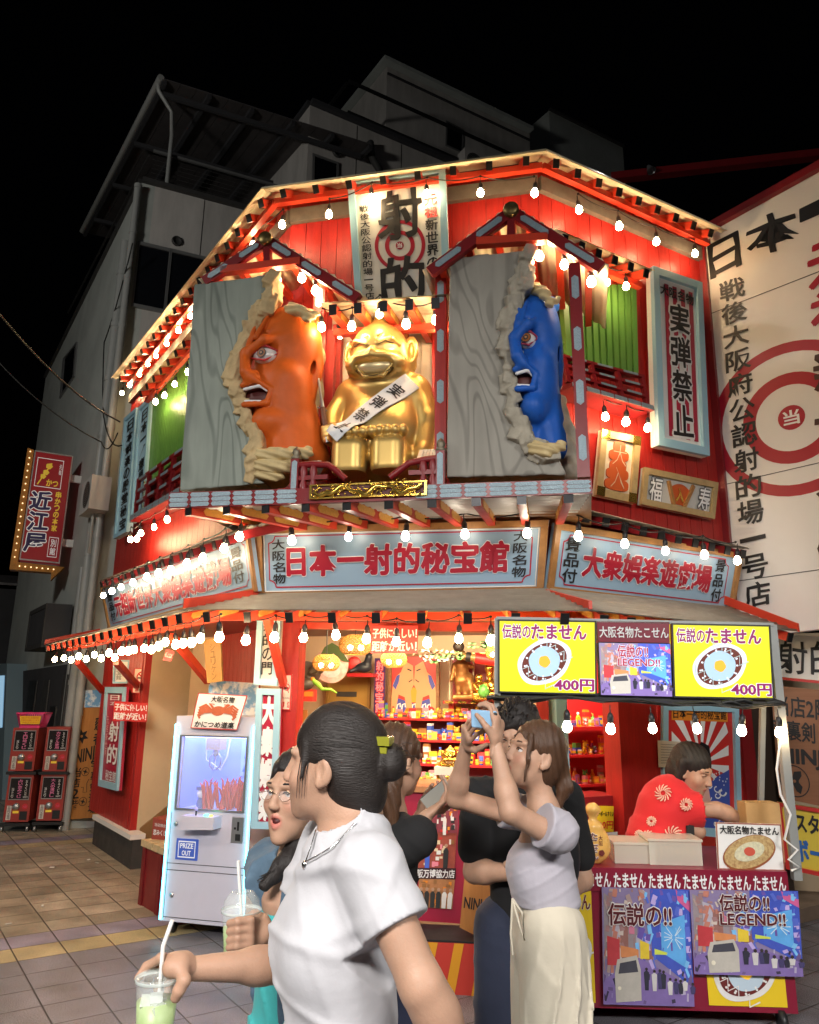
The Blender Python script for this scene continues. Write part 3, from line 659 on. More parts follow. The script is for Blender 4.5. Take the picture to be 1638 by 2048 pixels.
# gables over the two boards
def gable(apx, lpx, rpx, s, s_in, tie, kp, nm):
    pl = PF.off(s); a, l, r = pl.at(*apx), pl.at(*lpx), pl.at(*rpx)
    G = thing_part = None
    for e in (l, r): m = M(); m.bar(a, e, .045, .078, RED2); m.build('gable_rafter', SH)
    for e in (l, r):
        m = M(); d = nrm(e - a); u = nrm(np.cross(d, pl.n)); o = pl.n * .027
        L = np.linalg.norm(e - a); k = max(2, int(L / .3))
        for i in range(k):
            p, q = a + d * L * (i + .22) / k, a + d * L * (i + .85) / k
            qq = Quad(p + u * .021, q + u * .021, q - u * .021, p - u * .021); qq.n = pl.n; m = M(); m.plaque(qq, 0, 0, 1, 1, PLAQ, .03, .004); m.build('silver_plaque', SH)
    m = M(); ti = [pl.at(*p) for p in tie]; m.bar(ti[0], ti[1], .06, .055, VERM); kk = [pl.off(-.01).at(*p) for p in kp]; m.bar(kk[0], kk[1], .05, .055, RED2, up=pl.n); m.build('gable_tie', SH)
    m = M(); m.lathe(a + pl.n * .03, [(.001, .03), (.045, .03), (.052, .02), (.052, -.02)], mat('old_brass', (.22, .16, .06), .4, metal=.8), 16, axis=pl.n); m.build('gable_boss', SH)
    back = -pl.n * (s - s_in)
    m = M()
    for e in (l, r):
        d = nrm(e - a); e2 = e + d * .06
        corrl(a + UP * .06, a + back + UP * .06, e2 + back + UP * .06, e2 + UP * .06, m, SHEET, .008)
        for i in range(3):
            p = a + (e - a) * (i + .6) / 3 + UP * .01; m.bar(p, p + back, .045, .05, VERM)
    m.build('gable_roof', SH)
gable((521, 490), (398, 575), (706, 602), .78, .06, ((432, 552), (590, 530)), ((522, 495), (524, 545)), 0)
gable((1008, 421), (848, 545), (1190, 528), .92, .06, ((940, 483), (1082, 470)), ((1008, 425), (1009, 480)), 1)
# alcove for the golden statue: back wall, jambs and little roof
m = M(); al = PF.off(.05); q = qp(al, (655, 640), (872, 640), (872, 960), (655, 960))
ALW = mat('alcove_boards', (.78, .7, .56), .6, var=.2, vscale=3, stretch=(5, 5, .5))
for i in range(6): m.rect(q, i / 6, 0, (i + .98) / 6, 1, ALW, 0, .02)
m.build('alcove_back', SH)
post(PF.off(.12), 671, 655, 664, 960, .07, RED, 0, 'alcove_jamb'); post(PF.off(.12), 868, 640, 872, 950, .07, RED, 0, 'alcove_jamb')
ar = PF.off(.8); EA = [ar.at(630, 612), ar.at(886, 588)]; 
ia = [V3(*(EA[0] - PF.n * .72)[:2], EA[0][2] + .1), V3(*(EA[1] - PF.n * .72)[:2], EA[1][2] + .1)]
eaves(EA, ia, [5], SHEET, CAPS, .05, .07, VERM, 'alcove_roof', 'alcove_rafter', SH, GOLDP, .01, .02, True, .05)
# little balustrades either side of the statue
def balustrade(pts, cap, fin):
    pl = PF.off(.93); m = M(); P = [pl.at(*p) for p in pts]
    m.tube(P, .022, RED2, 8); lo = [V3(p[0], p[1], P[0][2] - .19) for p in P]; m.bar(lo[0], lo[-2], .035, .03, RED2)
    mid = [V3(p[0], p[1], P[0][2] - .09) for p in P[:3]]; m.bar(mid[0], mid[-1], .03, .03, RED2)
    for f in (.25, .55): p = P[0] + (P[2] - P[0]) * f; m.lathe(p - UP * .2, [(.018, 0), (.03, .06), (.016, .1), (.028, .15), (.018, .2)], RED2, 10)
    b = P[0]; m.bar(b - UP * .25, b + UP * .04, .055, .055, RED2, up=pl.n)
    m.lathe(b + UP * .04, [(.03, 0), (.036, .012), (.02, .03), (.03, .045), (.022, .07), (.002, .09)], mat('finial_bronze', (.2, .17, .12), .45, metal=.6), 10)
    q = Quad(b + UP * .03 - pl.d * .018 + pl.n * .028, b + UP * .03 + pl.d * .018 + pl.n * .028, b - UP * .2 + pl.d * .018 + pl.n * .028, b - UP * .2 - pl.d * .018 + pl.n * .028); q.n = pl.n; m.plaque(q, 0, 0, 1, 1, PLAQ, .003, .003)
    m.build('balustrade', SH)
balustrade([(590, 937), (622, 934), (655, 934), (672, 946), (690, 962)], 0, 0)
balustrade([(879, 914), (850, 918), (816, 926), (798, 940), (778, 956)], 0, 0)
m = M()
for (x, y, f) in ((612, 945, 1), (862, 915, -1)):
    c = PF.off(.8).at(x, y); R_ = rotm(PF.n * .6 + UP * .6); m.box(c, R_[:, 0] * .09, R_[:, 1] * .03, R_[:, 2] * .07, STEEL)
    for k in range(7): m.box(c + R_[:, 1] * .032 + R_[:, 0] * (-.07 + .022 * k), R_[:, 0] * .003, R_[:, 1] * .004, R_[:, 2] * .06, mat('flood_glass', (.6, .62, .6), .15))
m.build('floodlight', SH)
# ---------------------------------------------------------------- left and right windows with green bars and red balconies
def barwin(pl, quad, n, rail, nr, nc, slant, wmul=1., eav=None, nraf=5):
    q = qp(pl.off(.1), *quad); m = M(); m.rect(q, 0, 0, 1, 1, mat('window_dark', (.02, .03, .03), .2), -.06)
    m.build('window_pane', SH); m = M(); 
    for i in range(n):
        u = (i + .5) / n; w = .35 / n * wmul; m.rect(q, u - w, 0, u + w, 1, GREEN, .0, .05)
    m.rect(q, 0, .2, 1, .23, GREEN, -.02, .02); m.rect(q, 0, .75, 1, .78, GREEN, -.02, .02); m.build('window_bars', SH)
    r = qp(pl.off(.22), *rail); m = M()
    for j in range(nr + 1): m.rect(r, 0, j * .27, 1, j * .27 + .075, RED2, 0, .04)
    for i in range(nc + 1): m.rect(r, i / nc * .96, 0.075, i / nc * .96 + .04, .8, RED2, -.003, .034)
    m.rect(r, 0, .86, 1, .99, RED2, .03, .24); m.build('window_balcony', SH)
    for j in range(3):
        for i in range(nc): m = M(); m.plaque(r, (i + .25) / nc * .96, j * .27 + .008, (i + .85) / nc * .96, j * .27 + .068, PLAQ, .004, .003); m.build('silver_plaque', SH)
    m = M()
    for i in range(nc * 2):
        for j in range(2): m.plaque(r, i / nc / 2 + .004, .865 + j * .062, (i + 1) / nc / 2 - .004, .925 + j * .062, PLAQ, .034, .003)
    m.build('balcony_plaques', SH)
barwin(PR, ((1110, 560), (1263, 558), (1272, 735), (1125, 712)), 11, ((1118, 700), (1282, 738), (1298, 812), (1132, 768)), 2, 3, 0)
barwin(PL, ((300, 815), (385, 700), (375, 905), (285, 990)), 24, ((272, 972), (372, 897), (364, 1000), (265, 1058)), 2, 4, 0, 1.25)
def hood(pl, off, o0, o1, n, sheet=SHEET):
    a, b = pl.off(off).at(*o0), pl.off(off).at(*o1); z = max(a[2], b[2])
    eaves([a, b], [a - pl.n * (off - .03) + UP * .1, b - pl.n * (off - .03) + UP * .1], [n], sheet, CAPS, .045, .06, VERM, 'hood_sheet', 'hood_rafter', SH, None, .01, .02, True, .045)
hood(PR, .38, (1100, 452), (1297, 530), 6); hood(PL, .3, (268, 802), (420, 615), 10)
# ---------------------------------------------------------------- small eaves above the left and right name boards
a, b = PL.off(.42).at(203, 1178), PL.off(.42).at(498, 1062)
eaves([a, b], [a - PL.n * .4 + UP * .14, b - PL.n * .4 + UP * .14], [17], SHEETG, CAPS, .05, .06, RED2, 'name_board_roof', 'name_board_rafter', SH, None, .008, .0, False, .045)
pS = Pl(SI1, dR); a, b = pS.off(.08).at(1150, 1008), pS.off(.08).at(1500, 1082)
eaves([a, b], [a - PR.n * .4 + UP * .12, b - PR.n * .4 + UP * .12], [10], SHEETG, CAPS, .055, .06, RED2, 'name_board_roof', 'name_board_rafter', SH, None, .008, .0, False, .05)
# ---------------------------------------------------------------- lower awning: left, front and right
SA = .78
W0, W1 = PF.off(SA).at(381, 1231), PF.off(SA).at(1183, 1213); pW0, pW1 = Pl(W0, dL), Pl(W1, dR)
Wl = pW0.at(96, 1309); Wr = pW1.at(1602, 1244)
zin = 2.40
i1, i2 = V3(*(isect2(PL.off(.16), PF.off(.16)))[:2], zin), V3(*(isect2(PR.off(.1), PF.off(.16)))[:2], zin)
i0 = V3(*(Wl - PL.n * .62)[:2], zin - .0); i3 = V3(*(Wr - PR.n * .6)[:2], zin)
eaves([Wl, W0, W1, Wr], [i0, i1, i2, i3], [17, 9, 9], SHEETG, CAPS, .045, .06, VERM, 'awning_sheet', 'awning_rafter', SH, GOLDP, .009, .0, True, .045)
m = M()
qd = Quad(PF.off(.2).at(520, 1186), PF.off(.2).at(521, 1206), W0 + UP * .012 - dF * .04, W0 + UP * .075 - dF * .04); m.prism(qd.c, -dL * .02 + dF * .0, VERM); m.build('barge_board', SH); m = M()
qd = Quad(PF.off(.2).at(1091, 1171), PF.off(.2).at(1092, 1186), W1 + UP * .01, W1 + UP * .06); m.prism(qd.c, dF * .02, VERM); m.build('barge_board', SH); m = M()
e = dirv(-34.5); m.prism([Wl + UP * .01, i0 + UP * .02, i0 + UP * .09, Wl + UP * .07], dL * .02, VERM); m.build('barge_board', SH); m = M()
m.prism([Wr + UP * .0, i3 + UP * .02, i3 + UP * .09, Wr + UP * .06], dR * .02, VERM)
m.build('barge_board', SH)
m = M()
def brace(pl, a, b, s0, s1): m = M(); m.bar(pl.off(s0).at(*a), pl.off(s1).at(*b), .05, .06, VERM); m.build('awning_brace', SH)
for a, b in (((163, 1340), (215, 1398)), ((240, 1338), (283, 1385)), ((350, 1285), (425, 1372))): brace(PL, a, b, .5, .03)
brace(PF, (540, 1240), (575, 1375), .5, .03)
# ---------------------------------------------------------------- ground floor: pillars, walls, shop room
OL, QL = O2 + dF * .0, Q2.copy()
XP0, XP1 = PF.at(566, 1400), PF.at(600, 1400)
def pillar(pl, x0, x1, yb, zt=ZC, m_=RED, d=.14, name='pillar', z0=0.):
    a, b = pl.at(x0, 1400), pl.at(x1, 1400); a[2] = b[2] = z0; mm = M(); inn = -pl.n
    mm.prism([a, b, b + UP * (zt - z0), a + UP * (zt - z0)], inn * d, m_); return mm.build(name, SH)
pillar(PF, 568, 603, 0); 
pillar(PF, 1082, 1105, 0, d=.1)
pR0 = Pl(Q2, dR)
pillar(PR, 1246, 1322, 0, m_=RED, d=.16); pillar(PR, 1488, 1512, 0, m_=RED2, d=.12)
pillar(PR, 1122, 1144, 0, m_=BLUE, d=.08)
m = M(); q = qp(PF.off(.0), (600, 1250), (1082, 1238), (1082, 1258), (600, 1262)); m.rect(q, 0, 0, 1, 1, VERM, 0, .1); m.build('lintel', SH)
m = M(); m.prism([PF.at(560, 1236) , PF.at(1090, 1228), PF.at(1090, 1218), PF.at(560, 1222)], -PF.n * .1, GREYB); m.build('lintel', SH)
# left flank of the ground floor: panelled pier, stair opening, inner pier
pg = Pl(A2, dL)
planked('side_pier', PL.at(282, 1500) * V3(1, 1, 0), PL.at(204, 1500) * V3(1, 1, 0), .32, ZC, .08, PL, .11)
pI = PL.off(-.62); planked('side_pier', pI.at(405, 1500) * V3(1, 1, 0), pI.at(566, 1500) * V3(1, 1, 0), .1, ZC, .08, pI, .11)
a, b = PL.off(.03).at(283, 1690), PL.off(.03).at(203, 1680); a[2] = b[2] = 0; m = M(); m.prism([a, b, b + UP * .27, a + UP * .27], -PL.n * .15, DKGREY); m.build('plinth', SH)
m = M(); m.prism([a + PL.n * .03 + UP * .272, b + PL.n * .03 + UP * .272, b + PL.n * .03 + UP * .32, a + PL.n * .03 + UP * .32], -PL.n * .15, WHITE); m.build('plinth_cap', SH)
a = PL.at(287, 1500) * V3(1, 1, 0); inn = -PL.n; st1 = PL.at(412, 1500) * V3(1, 1, 0); w = nrm(st1 - a); STW = mat('stairwell_plaster', (.62, .5, .32), .8, var=.12); TR = mat('stair_timber', (.3, .17, .07), .45, var=.5, vscale=6)
m = M(); m.prism([a + inn * .07, a + inn * .07 + UP * ZC, a + inn * 2 + UP * ZC, a + inn * 2], -w * .06, STW); m.prism([a + inn * 1.9, a + inn * 1.9 + w * 1.2, a + inn * 1.9 + w * 1.2 + UP * ZC, a + inn * 1.9 + UP * ZC], inn * .05, STW); m.build('stairwell_wall', SH)
m = M(); m.prism([a, a + UP * ZC, a + inn * .07 + UP * ZC, a + inn * .07], -w * .06, RED); m.build('stair_jamb', SH)
m = M()
for i in range(7): p = a + inn * (.12 + i * .22) + w * .03; m.prism([p, p + w * .75, p + w * .75 + UP * .17 * (i + 1), p + UP * .17 * (i + 1)], inn * (.22 if i < 6 else .45), TR)
m.build('stair', SH)
m = M(); p = a + w * .012 + inn * .1; m.prism([p + UP * .02, p + inn * 1.7 + UP * 1.3, p + inn * 1.7 + UP * 1.62, p + UP * .34], w * .02, TR); m.build('stair_stringer', SH)
# room shell
RB = 2.35                                             # depth of the room behind the shop front
bkp = PF.off(-RB); r0, r1 = bkp.at(560, 1400), bkp.at(1500, 1400); r0[2] = r1[2] = 0; r0 = r0 - dF * 1.0; r1 = r1 + dF * .8
ROOMW = mat('room_plaster', (.72, .55, .36), .75, var=.15, vscale=2)
m = M(); m.prism([r0, r1, r1 + UP * ZC, r0 + UP * ZC], -PF.n * .05, ROOMW); m.build('room_wall', SH)
m = M(); a = PF.at(585, 1400) * V3(1, 1, 0) - dF * .05; m.prism([a - PF.n * .15, r0 + dF * .75, r0 + dF * .75 + UP * ZC, a - PF.n * .15 + UP * ZC], -dF * .05, ROOMW)
a = PR.at(1500, 1400) * V3(1, 1, 0); m.prism([a - PR.n * .15, a - PR.n * 2.2, a - PR.n * 2.2 + UP * ZC, a - PR.n * .15 + UP * ZC], dR * .05, RED2); m.build('room_wall', SH)
m = M(); a = PF.at(560, 1400) * V3(1, 1, 0); m.prism([a - PF.n * .05, Q2 - PF.n * .05, PR.at(1500, 1400) * V3(1, 1, 0), r1, r0], UP * .1, mat('shop_floor', (.2, .14, .1), .5, var=.3)); m.build('floor', SH)
# solid back half so that the building reads as a volume from the street
m = M(); p = PL.at(205, 1500) * V3(1, 1, 0); m.prism([A2 + UP * zf, A2 + V3(3.2, 1.8, 0) + UP * zf, A2 + V3(3.2, 1.8, ZT), A2 + UP * ZT], V3(0, .1, 0), RED2); m.build('back_wall', SH)
# white gable hoarding of the neighbouring shop
HB = PR.at(1424, 800); HB[2] = 0; pH = Pl(HB - dB * .02, dB)
# ================================================================ signs, each its own thing: board > frame, lettering
DIRTW = mat('aged_white_board', (.66, .65, .6), .55, var=.45, vscale=3.5, col2=(.5, .48, .43))
TIMB = mat('sign_frame_timber', (.36, .17, .05), .45, var=.6, vscale=7, stretch=(2, 2, 2), bump=.1)
PRED = mat('poster_red', (.6, .035, .03), .35)
CRP = mat('crimson_panel', (.42, .012, .045), .4)
BRX = dict(slant=.05, rough=.012)
def sign(name, label, q, panel, th=.03, frame=None, fw=.02, cat='sign', ft=.025, group=None):
    T = thing(name, label, cat, q(.5, 1), group)
    m = M(); m.rect(q, 0, 0, 1, 1, panel, 0, th); m.build('board', T)
    if frame: m = M(); m.frame(q, 0, 0, 1, 1, fw / q.w, fw / q.h, frame, ft, ft + .004); m.build('frame', T)
    return T
def notch(m, q, u0, v0, u1, v1, r, w, c):     # a painted line with notched corners, r and w in metres
    a, b = r / q.w, r / q.h
    m.stroke(q, [(u0 + a, v0), (u1 - a, v0)], w, c, .004); m.stroke(q, [(u0 + a, v1), (u1 - a, v1)], w, c, .004)
    m.stroke(q, [(u0, v0 + b), (u0, v1 - b)], w, c, .004); m.stroke(q, [(u1, v0 + b), (u1, v1 - b)], w, c, .004)
    for x, y, sx, sy in ((u0, v0, 1, 1), (u1, v0, -1, 1), (u1, v1, -1, -1), (u0, v1, 1, -1)):
        m.stroke(q, [(x + sx * a * math.cos(t), y + sy * b * math.sin(t)) for t in np.linspace(0, math.pi / 2, 7)], w, c, .004)
# three blue name boards round the corner, leaning out at the top
bF = Quad(SI0, SI1, PF.off(.18).at(1091, 1180), PF.off(.18).at(522, 1206))
T = sign('name_board', 'long pale blue name board on the front of the shop, red characters between black ones', bF, SIGNB, .03, TIMB, .05)
m = M(); m.frame(bF, .027, .1, .973, .9, .003, .012, WHITE, .009, .008); m.build('inner_trim', T)
m = M(); notch(m, bF, .045, .135, .952, .84, .05, .009, CRIM)
m.text(bF, '大阪名物', .058, .17, .105, .8, INK, .015, vert=True, **BRX); m.text(bF, '大阪名物', .892, .13, .938, .78, INK, .015, vert=True, **BRX)
m.text(bF, '日本一射的秘宝館', .112, .27, .878, .7, CRIM, .035, .009, WHI, .045, slant=.0, rough=.012); m.build('lettering', T)
bR = Quad(pS.at(1110, 1038), pS.at(1484, 1090), pS.off(-.08).at(1467, 1210), pS.off(-.08).at(1096, 1178))
T = sign('name_board', 'pale blue name board on the right flank, next to the white hoarding', bR, SIGNB, .03, TIMB, .045)
m = M(); notch(m, bR, .05, .14, .935, .86, .05, .009, CRIM)
m.text(bR, '景品付', .06, .16, .13, .84, INK, .015, vert=True, **BRX); m.text(bR, '景品付', .855, .14, .915, .86, INK, .015, vert=True, **BRX)
m.text(bR, '大衆娯楽遊戯場', .15, .28, .84, .72, CRIM, .035, .009, WHI, .045, rough=.012); m.build('lettering', T)
bL = Quad(PL.off(.30).at(208, 1188), PL.off(.28).at(500, 1066), PL.off(.18).at(520, 1190), PL.off(.2).at(227, 1276))
T = sign('name_board', 'longest pale blue name board, on the left flank under a dense row of bulbs', bL, SIGNB, .03, TIMB, .04)
m = M(); notch(m, bL, .03, .13, .972, .87, .05, .009, CRIM)
m.text(bL, '景品付', .035, .2, .085, .82, INK, .015, vert=True, **BRX); m.text(bL, '景品付', .905, .2, .955, .8, INK, .015, vert=True, **BRX)
m.text(bL, '元祖新世界大衆娯楽遊戯場', .095, .3, .9, .78, CRIM, .03, .009, WHI, .045, rough=.012); m.build('lettering', T)
# tall target sign under the eaves
def target(m, q, u, v, r, e=.004, dot='当'):
    m.disc(q, u, v, r, CRIM, e, 48, ring=r * .86); m.disc(q, u, v, r * .59, CRIM, e, 40, ring=r * .43); m.disc(q, u, v, r * .16, CRIM, e, 24)
    d = r * .095; m.text(q, dot, u - d / q.w, v - d / q.h, u + d / q.w, v + d / q.h, WHI, .02, e + .002)
qs = qp(PF.off(.14), (687, 377), (879, 349), (893, 640), (706, 645)); qs = Quad(qs.c[0] + PF.n * .1, qs.c[1] + PF.n * .1, qs.c[2], qs.c[3])
T = sign('target_sign', 'tall white sign with a red ringed target under the front eaves, framed in sky blue', qs, DIRTW, .02, BLUE, .055, ft=.03)
m = M()
for i in range(6): u = .125 + i * .132; m.rect(qs, u, .055, u + .066, .1, PRED, .004)
target(m, qs, .5, .5, .215); 
m.text(qs, '射', .28, .115, .75, .46, INK, .02, .008, slant=.1, rough=.02); m.text(qs, '的', .28, .57, .74, .92, INK, .02, .008, slant=.1, rough=.02)
m.text(qs, '元祖', .775, .17, .9, .335, REDI, .03, vert=True, **BRX); m.text(qs, '新世界の', .775, .335, .9, .67, INK, .02, vert=True, **BRX)
m.text(qs, '戦後大阪公認射的場一号店', .1, .2, .2, .86, INK, .012, vert=True, **BRX); m.build('lettering', T)
# striped warning board on the right flank
qw = qp(PR.off(.1), (1288, 523), (1387, 554), (1410, 899), (1308, 880))
T = sign('warning_board', 'tall red and white striped board with four large black characters on the right wall', qw, WHITE, .05, BLUE, .07, ft=.035)
m = M()
for i in range(4): u = .26 + i * .165; m.rect(qw, u, .07, u + .085, .93, CRP, .004)
m.text(qw, '大阪名物', .17, .08, .85, .15, INK, .02, .008, slant=-.04)
m.text(qw, '実弾禁止', .34, .16, .74, .93, INK, .02, .009, WHI, .07, vert=True, **BRX); m.build('lettering', T)
# two framed plaques
q = qp(PR.off(.05), (1196, 851), (1274, 864), (1267, 997), (1187, 982)); GF = mat('gilt_frame_wood', (.5, .36, .17), .4, metal=.2, var=.5, vscale=12)
T = sign('framed_plaque', 'upright framed plaque with a stout orange emblem on the lower right wall', q, mat('plaque_cream', (.68, .6, .45), .5, var=.2), .02, GF, .06, 'plaque')
m = M(); ORC = mat('burnt_orange', (.5, .085, .015), .5)
for v, w in ((.2, .3), (.34, .5), (.5, .42), (.62, .56), (.78, .6)): m.poly(q, [(.5 + w / 2 * math.copysign(abs(math.cos(t)) ** .6, math.cos(t)), v + .085 * math.copysign(abs(math.sin(t)) ** .6, math.sin(t))) for t in np.linspace(0, 2 * math.pi, 24, False)], ORC, .012 + .001 * v, .008)
m.text(q, '大入', .33, .17, .67, .85, mat('emblem_cut', (.6, .52, .38), .5), -.025, .022, vert=True)
for u, v in ((0, 0), (.8, 0), (.8, .86), (0, .86)): m.poly(q, [(u, v), (u + .2, v), (u + .2, v + .14), (u, v + .14)], GOLDB, .028, .003)
m.build('emblem', T)
q = qp(PR.off(.05), (1283, 924), (1431, 951), (1425, 1024), (1278, 998))
T = sign('framed_plaque', 'wide framed plaque with a red fan between two white characters, lowest on the right wall', q, mat('plaque_grey', (.55, .53, .48), .5, var=.2), .02, GF, .05, 'plaque')
m = M(); fan = [(.5 + .2 * math.sin(t), .86 - .62 * math.cos(t)) for t in np.linspace(-.85, .85, 14)] + [(.56, .8), (.44, .8)]
m.poly(q, fan, ORC, .008, .005); m.bar(q(.33, .22, .012), q(.43, .84, .012), .03, .02, TIMB, up=q.n); m.bar(q(.67, .22, .012), q(.57, .84, .012), .03, .02, TIMB, up=q.n)
m.text(q, '福', .1, .2, .26, .85, WHI, .01, .012, mat('char_edge', (.1, .1, .1), .5), .06); m.text(q, '寿', .76, .2, .92, .85, WHI, .01, .012, MATS['char_edge'], .06); m.text(q, '入', .45, .36, .55, .72, GOLDB, .05, .014); m.build('emblem', T)
# two narrow blue boards on the far left of the upper wall
q = qp(PL.off(.14), (247, 852), (271, 829), (258, 1078), (232, 1093)); T = sign('narrow_board', 'outermost narrow sky blue board at the far left of the upper wall', q, mat('pale_blue_face', (.42, .62, .72), .45, var=.2), .05, BLUE, .05)
m = M(); m.text(q, '日本娯楽の殿堂秘宝', .28, .05, .75, .96, INK, .02, vert=True, **BRX); m.build('lettering', T)
q = qp(PL.off(.12), (275, 830), (298, 806), (288, 1035), (264, 1060)); T = sign('narrow_board', 'narrow sky blue board between the outermost one and the green window bars', q, MATS['pale_blue_face'], .05, BLUE, .05)
m = M(); m.text(q, '日本一御意見', .3, .06, .78, .72, INK, .02, vert=True, **BRX); m.build('lettering', T)
# the huge white hoarding of the neighbour
HW = mat('hoarding_white', (.7, .68, .65), .5, var=.12, vscale=1.2)
hq = qp(pH, (1388, 458), (1740, 250), (1800, 1215), (1478, 1262))
T = thing('hoarding', 'huge white hoarding painted with a red target and black brush characters, right of the shop', 'billboard', hq(.5, 1))
m = M(); m.rect(hq, 0, 0, 1, 1, HW, 0, .08); m.build('board', T)
m = M()
for (a, b) in (((1405, 615), (1740, 475)), ((1430, 958), (1760, 873)), ((1470, 1147), (1780, 1096)), ((1396, 700), (1396, 700))):
    p, q2 = pH.off(.002).at(*a), pH.off(.002).at(*b)
    if a != b: m.bar(p, q2, .006, .004, DKGREY, up=pH.n)
m.build('panel_seams', T)
m = M(); e = .06; tp = [pH.off(.01).at(1388, 452), pH.off(.01).at(1740, 244)]; m.bar(tp[0], tp[1], .1, .07, RED2); lf = [pH.off(.02).at(1388, 458), pH.off(.02).at(1478, 1262)]; m.bar(lf[0], lf[1], .06, .05, RED2, up=pH.n); m.build('red_trim', T)
m = M()
def hp(*pts): return qp(pH.off(.004), *pts)
m.text(hp((1400, 478), (1462, 444), (1470, 514), (1410, 545)), '日', 0, 0, 1, 1, INK, .02, .001, rough=.02); m.text(hp((1477, 432), (1577, 384), (1586, 472), (1482, 500)), '本', 0, 0, 1, 1, INK, .02, .001, rough=.02)
m.text(hp((1584, 400), (1720, 330), (1722, 362), (1586, 425)), '一', 0, 0, 1, 1, INK, .02, .001)
m.text(hp((1426, 548), (1476, 532), (1548, 1195), (1496, 1204)), '戦後大阪府公認射的場一号店', 0, 0, 1, 1, INK, .015, .004, vert=True, **BRX)
m.text(hp((1600, 470), (1700, 425), (1722, 640), (1618, 665)), '元祖', 0, 0, 1, 1, CRIM, .03, .003, vert=True, **BRX); m.text(hp((1618, 672), (1722, 648), (1750, 1120), (1640, 1130)), '新世界の', 0, 0, 1, 1, mat('brown_ink', (.06, .02, .015), .5), .02, .004, vert=True, **BRX)
c = pH.at(1578, 816); rr = np.linalg.norm(pH.at(1578, 663) - c); cq = Quad(c + UP * .5 - dB * .5, c + UP * .5 + dB * .5, c - UP * .5 + dB * .5, c - UP * .5 - dB * .5); target(m, cq, .5, .5, rr, .002)
m.build('lettering', T)
# red girder over the gap, with its spot lamp
gp = Pl(dep(1215, 345, 8.5), dirv(100)); a, b = gp.at(1205, 347), gp.at(1760, 270)
m = M(); m.bar(a, b, .12, .1, RED2); m.bar(a + UP * .055, b + UP * .055, .05, .02, RED2); gd = tag(m.build('steel_girder'), 'red painted steel girder crossing the black sky at the upper right', 'girder')
# projecting sign of the fried skewer restaurant
ps = Pl(PL.off(.02).at(166, 970), dR2); q = qp(ps, (67, 919), (144, 929), (122, 1145), (41, 1139))
T = thing('projecting_sign', 'dark red projecting sign edged by an orange arrow band of small lamps', 'sign', q(.5, 1))
DRD = mat('sign_maroon', (.2, .008, .012), .35, emit=.12, ecol=(.5, .02, .03)); ORB = mat('arrow_orange', (.42, .17, .015), .5, var=.3)
m = M(); m.rect(q, 0, 0, 1, 1, DRD, 0, .2); m.build('board', T); m = M(); m.frame(q, 0, 0, 1, 1, .03, .012, STEEL, .01, .02); m.build('frame', T)
m = M(); ar = [(-.19, -.01), (-.02, 0), (-.02, 1.02), (1.02, 1.02), (1.15, 1.03), (.8, 1.14), (.8, 1.09), (-.2, 1.09)]; m.poly(q, [(-.19, -.01), (-.025, 0), (-.025, 1.02), (-.2, 1.09)], ORB, 0, .2); m.poly(q, [(-.2, 1.09), (-.02, 1.02), (1.13, 1.025), (.83, 1.15), (.82, 1.085)], ORB, 0, .2); m.build('arrow_band', T)
BLB = mat('tiny_sign_bulb', (1, .8, .5), .4, emit=1.6, ecol=(1, .75, .4)); m = M()
for i in range(17): m.ball(q(-.11 - .002 * i * .2, .02 + i * .06, .008), .012, BLB, 6)
for i in range(7): m.ball(q(.03 + i * .14, 1.055, .008), .012, BLB, 6)
m.build('band_bulbs', T)
YEL = mat('yellow_ink', (.8, .55, .05), .45, emit=.15); WG = mat('white_sign_ink', (.8, .8, .8), .45, emit=.2); NV = mat('navy_ink', (.03, .02, .12), .5)
m = M(); m.frame(q, .1, .06, .78, .33, .015, .006, WG, .004, .001)
m.text(q, '近江屋', .06, .36, .58, .93, NV, .03, .008, WG, .06, vert=True, **BRX); m.text(q, '串かつの本家', .68, .35, .82, .72, YEL, .03, .006, vert=True)
m.frame(q, .66, .77, .9, .95, .012, .006, WG, .004, .001); m.text(q, '別館', .71, .785, .85, .935, WG, .01, vert=True)
for i, (u, v) in enumerate([(.42, .13), (.36, .19), (.3, .23)]): m.disc(q, u, v, .05 - .004 * i, YEL, .004 + .001 * i, 10, wob=.12)
m.stroke(q, [(.48, .1), (.18, .31)], .02, YEL, .004); m.text(q, 'かつ', .4, .25, .7, .315, YEL, .03); m.text(q, '元祖', .68, .1, .75, .2, WG, .01, vert=True); m.build('lettering', T)
for v in (.2, .8): m = M(); m.bar(q(1.0, v, -.1), q(1.28, v, -.1), .05, .12, WHITE); m.build('bracket', T)
# signs by the left pier
q = qp(PL.off(.1), (223, 1389), (262, 1388), (252, 1596), (214, 1587)); T = sign('vertical_sign', 'crimson vertical sign in a sky blue frame on the red pier, left of the stairs', q, CRP, .03, BLUE, .07)
m = M(); m.text(q, '日本', .25, .08, .72, .2, WHI, .01, vert=True); m.text(q, '射的', .3, .34, .8, .78, WHI, .02, vert=True, **BRX); m.text(q, '秘宝館', .28, .83, .82, .93, WHI, .01); m.text(q, '元祖新世界', .14, .3, .26, .72, mat('pink_ink', (.75, .35, .35), .5), .01, vert=True); m.build('lettering', T)
def kidposter(q, label):
    T = sign('notice', label, q, PRED, .004, None, cat='notice'); m = M()
    m.text(q, '子供に優しい！', .04, .1, .98, .46, WHI, .03); m.text(q, '距離が近い！', .03, .56, .98, .93, WHI, .03); m.build('lettering', T)
pk = Pl(PL.off(.2).at(262, 1440), dirv(95)); kidposter(qp(pk, (238, 1417), (306, 1419), (304, 1457), (236, 1456)), 'red notice of two white lines stuck across the vertical sign on the left pier')
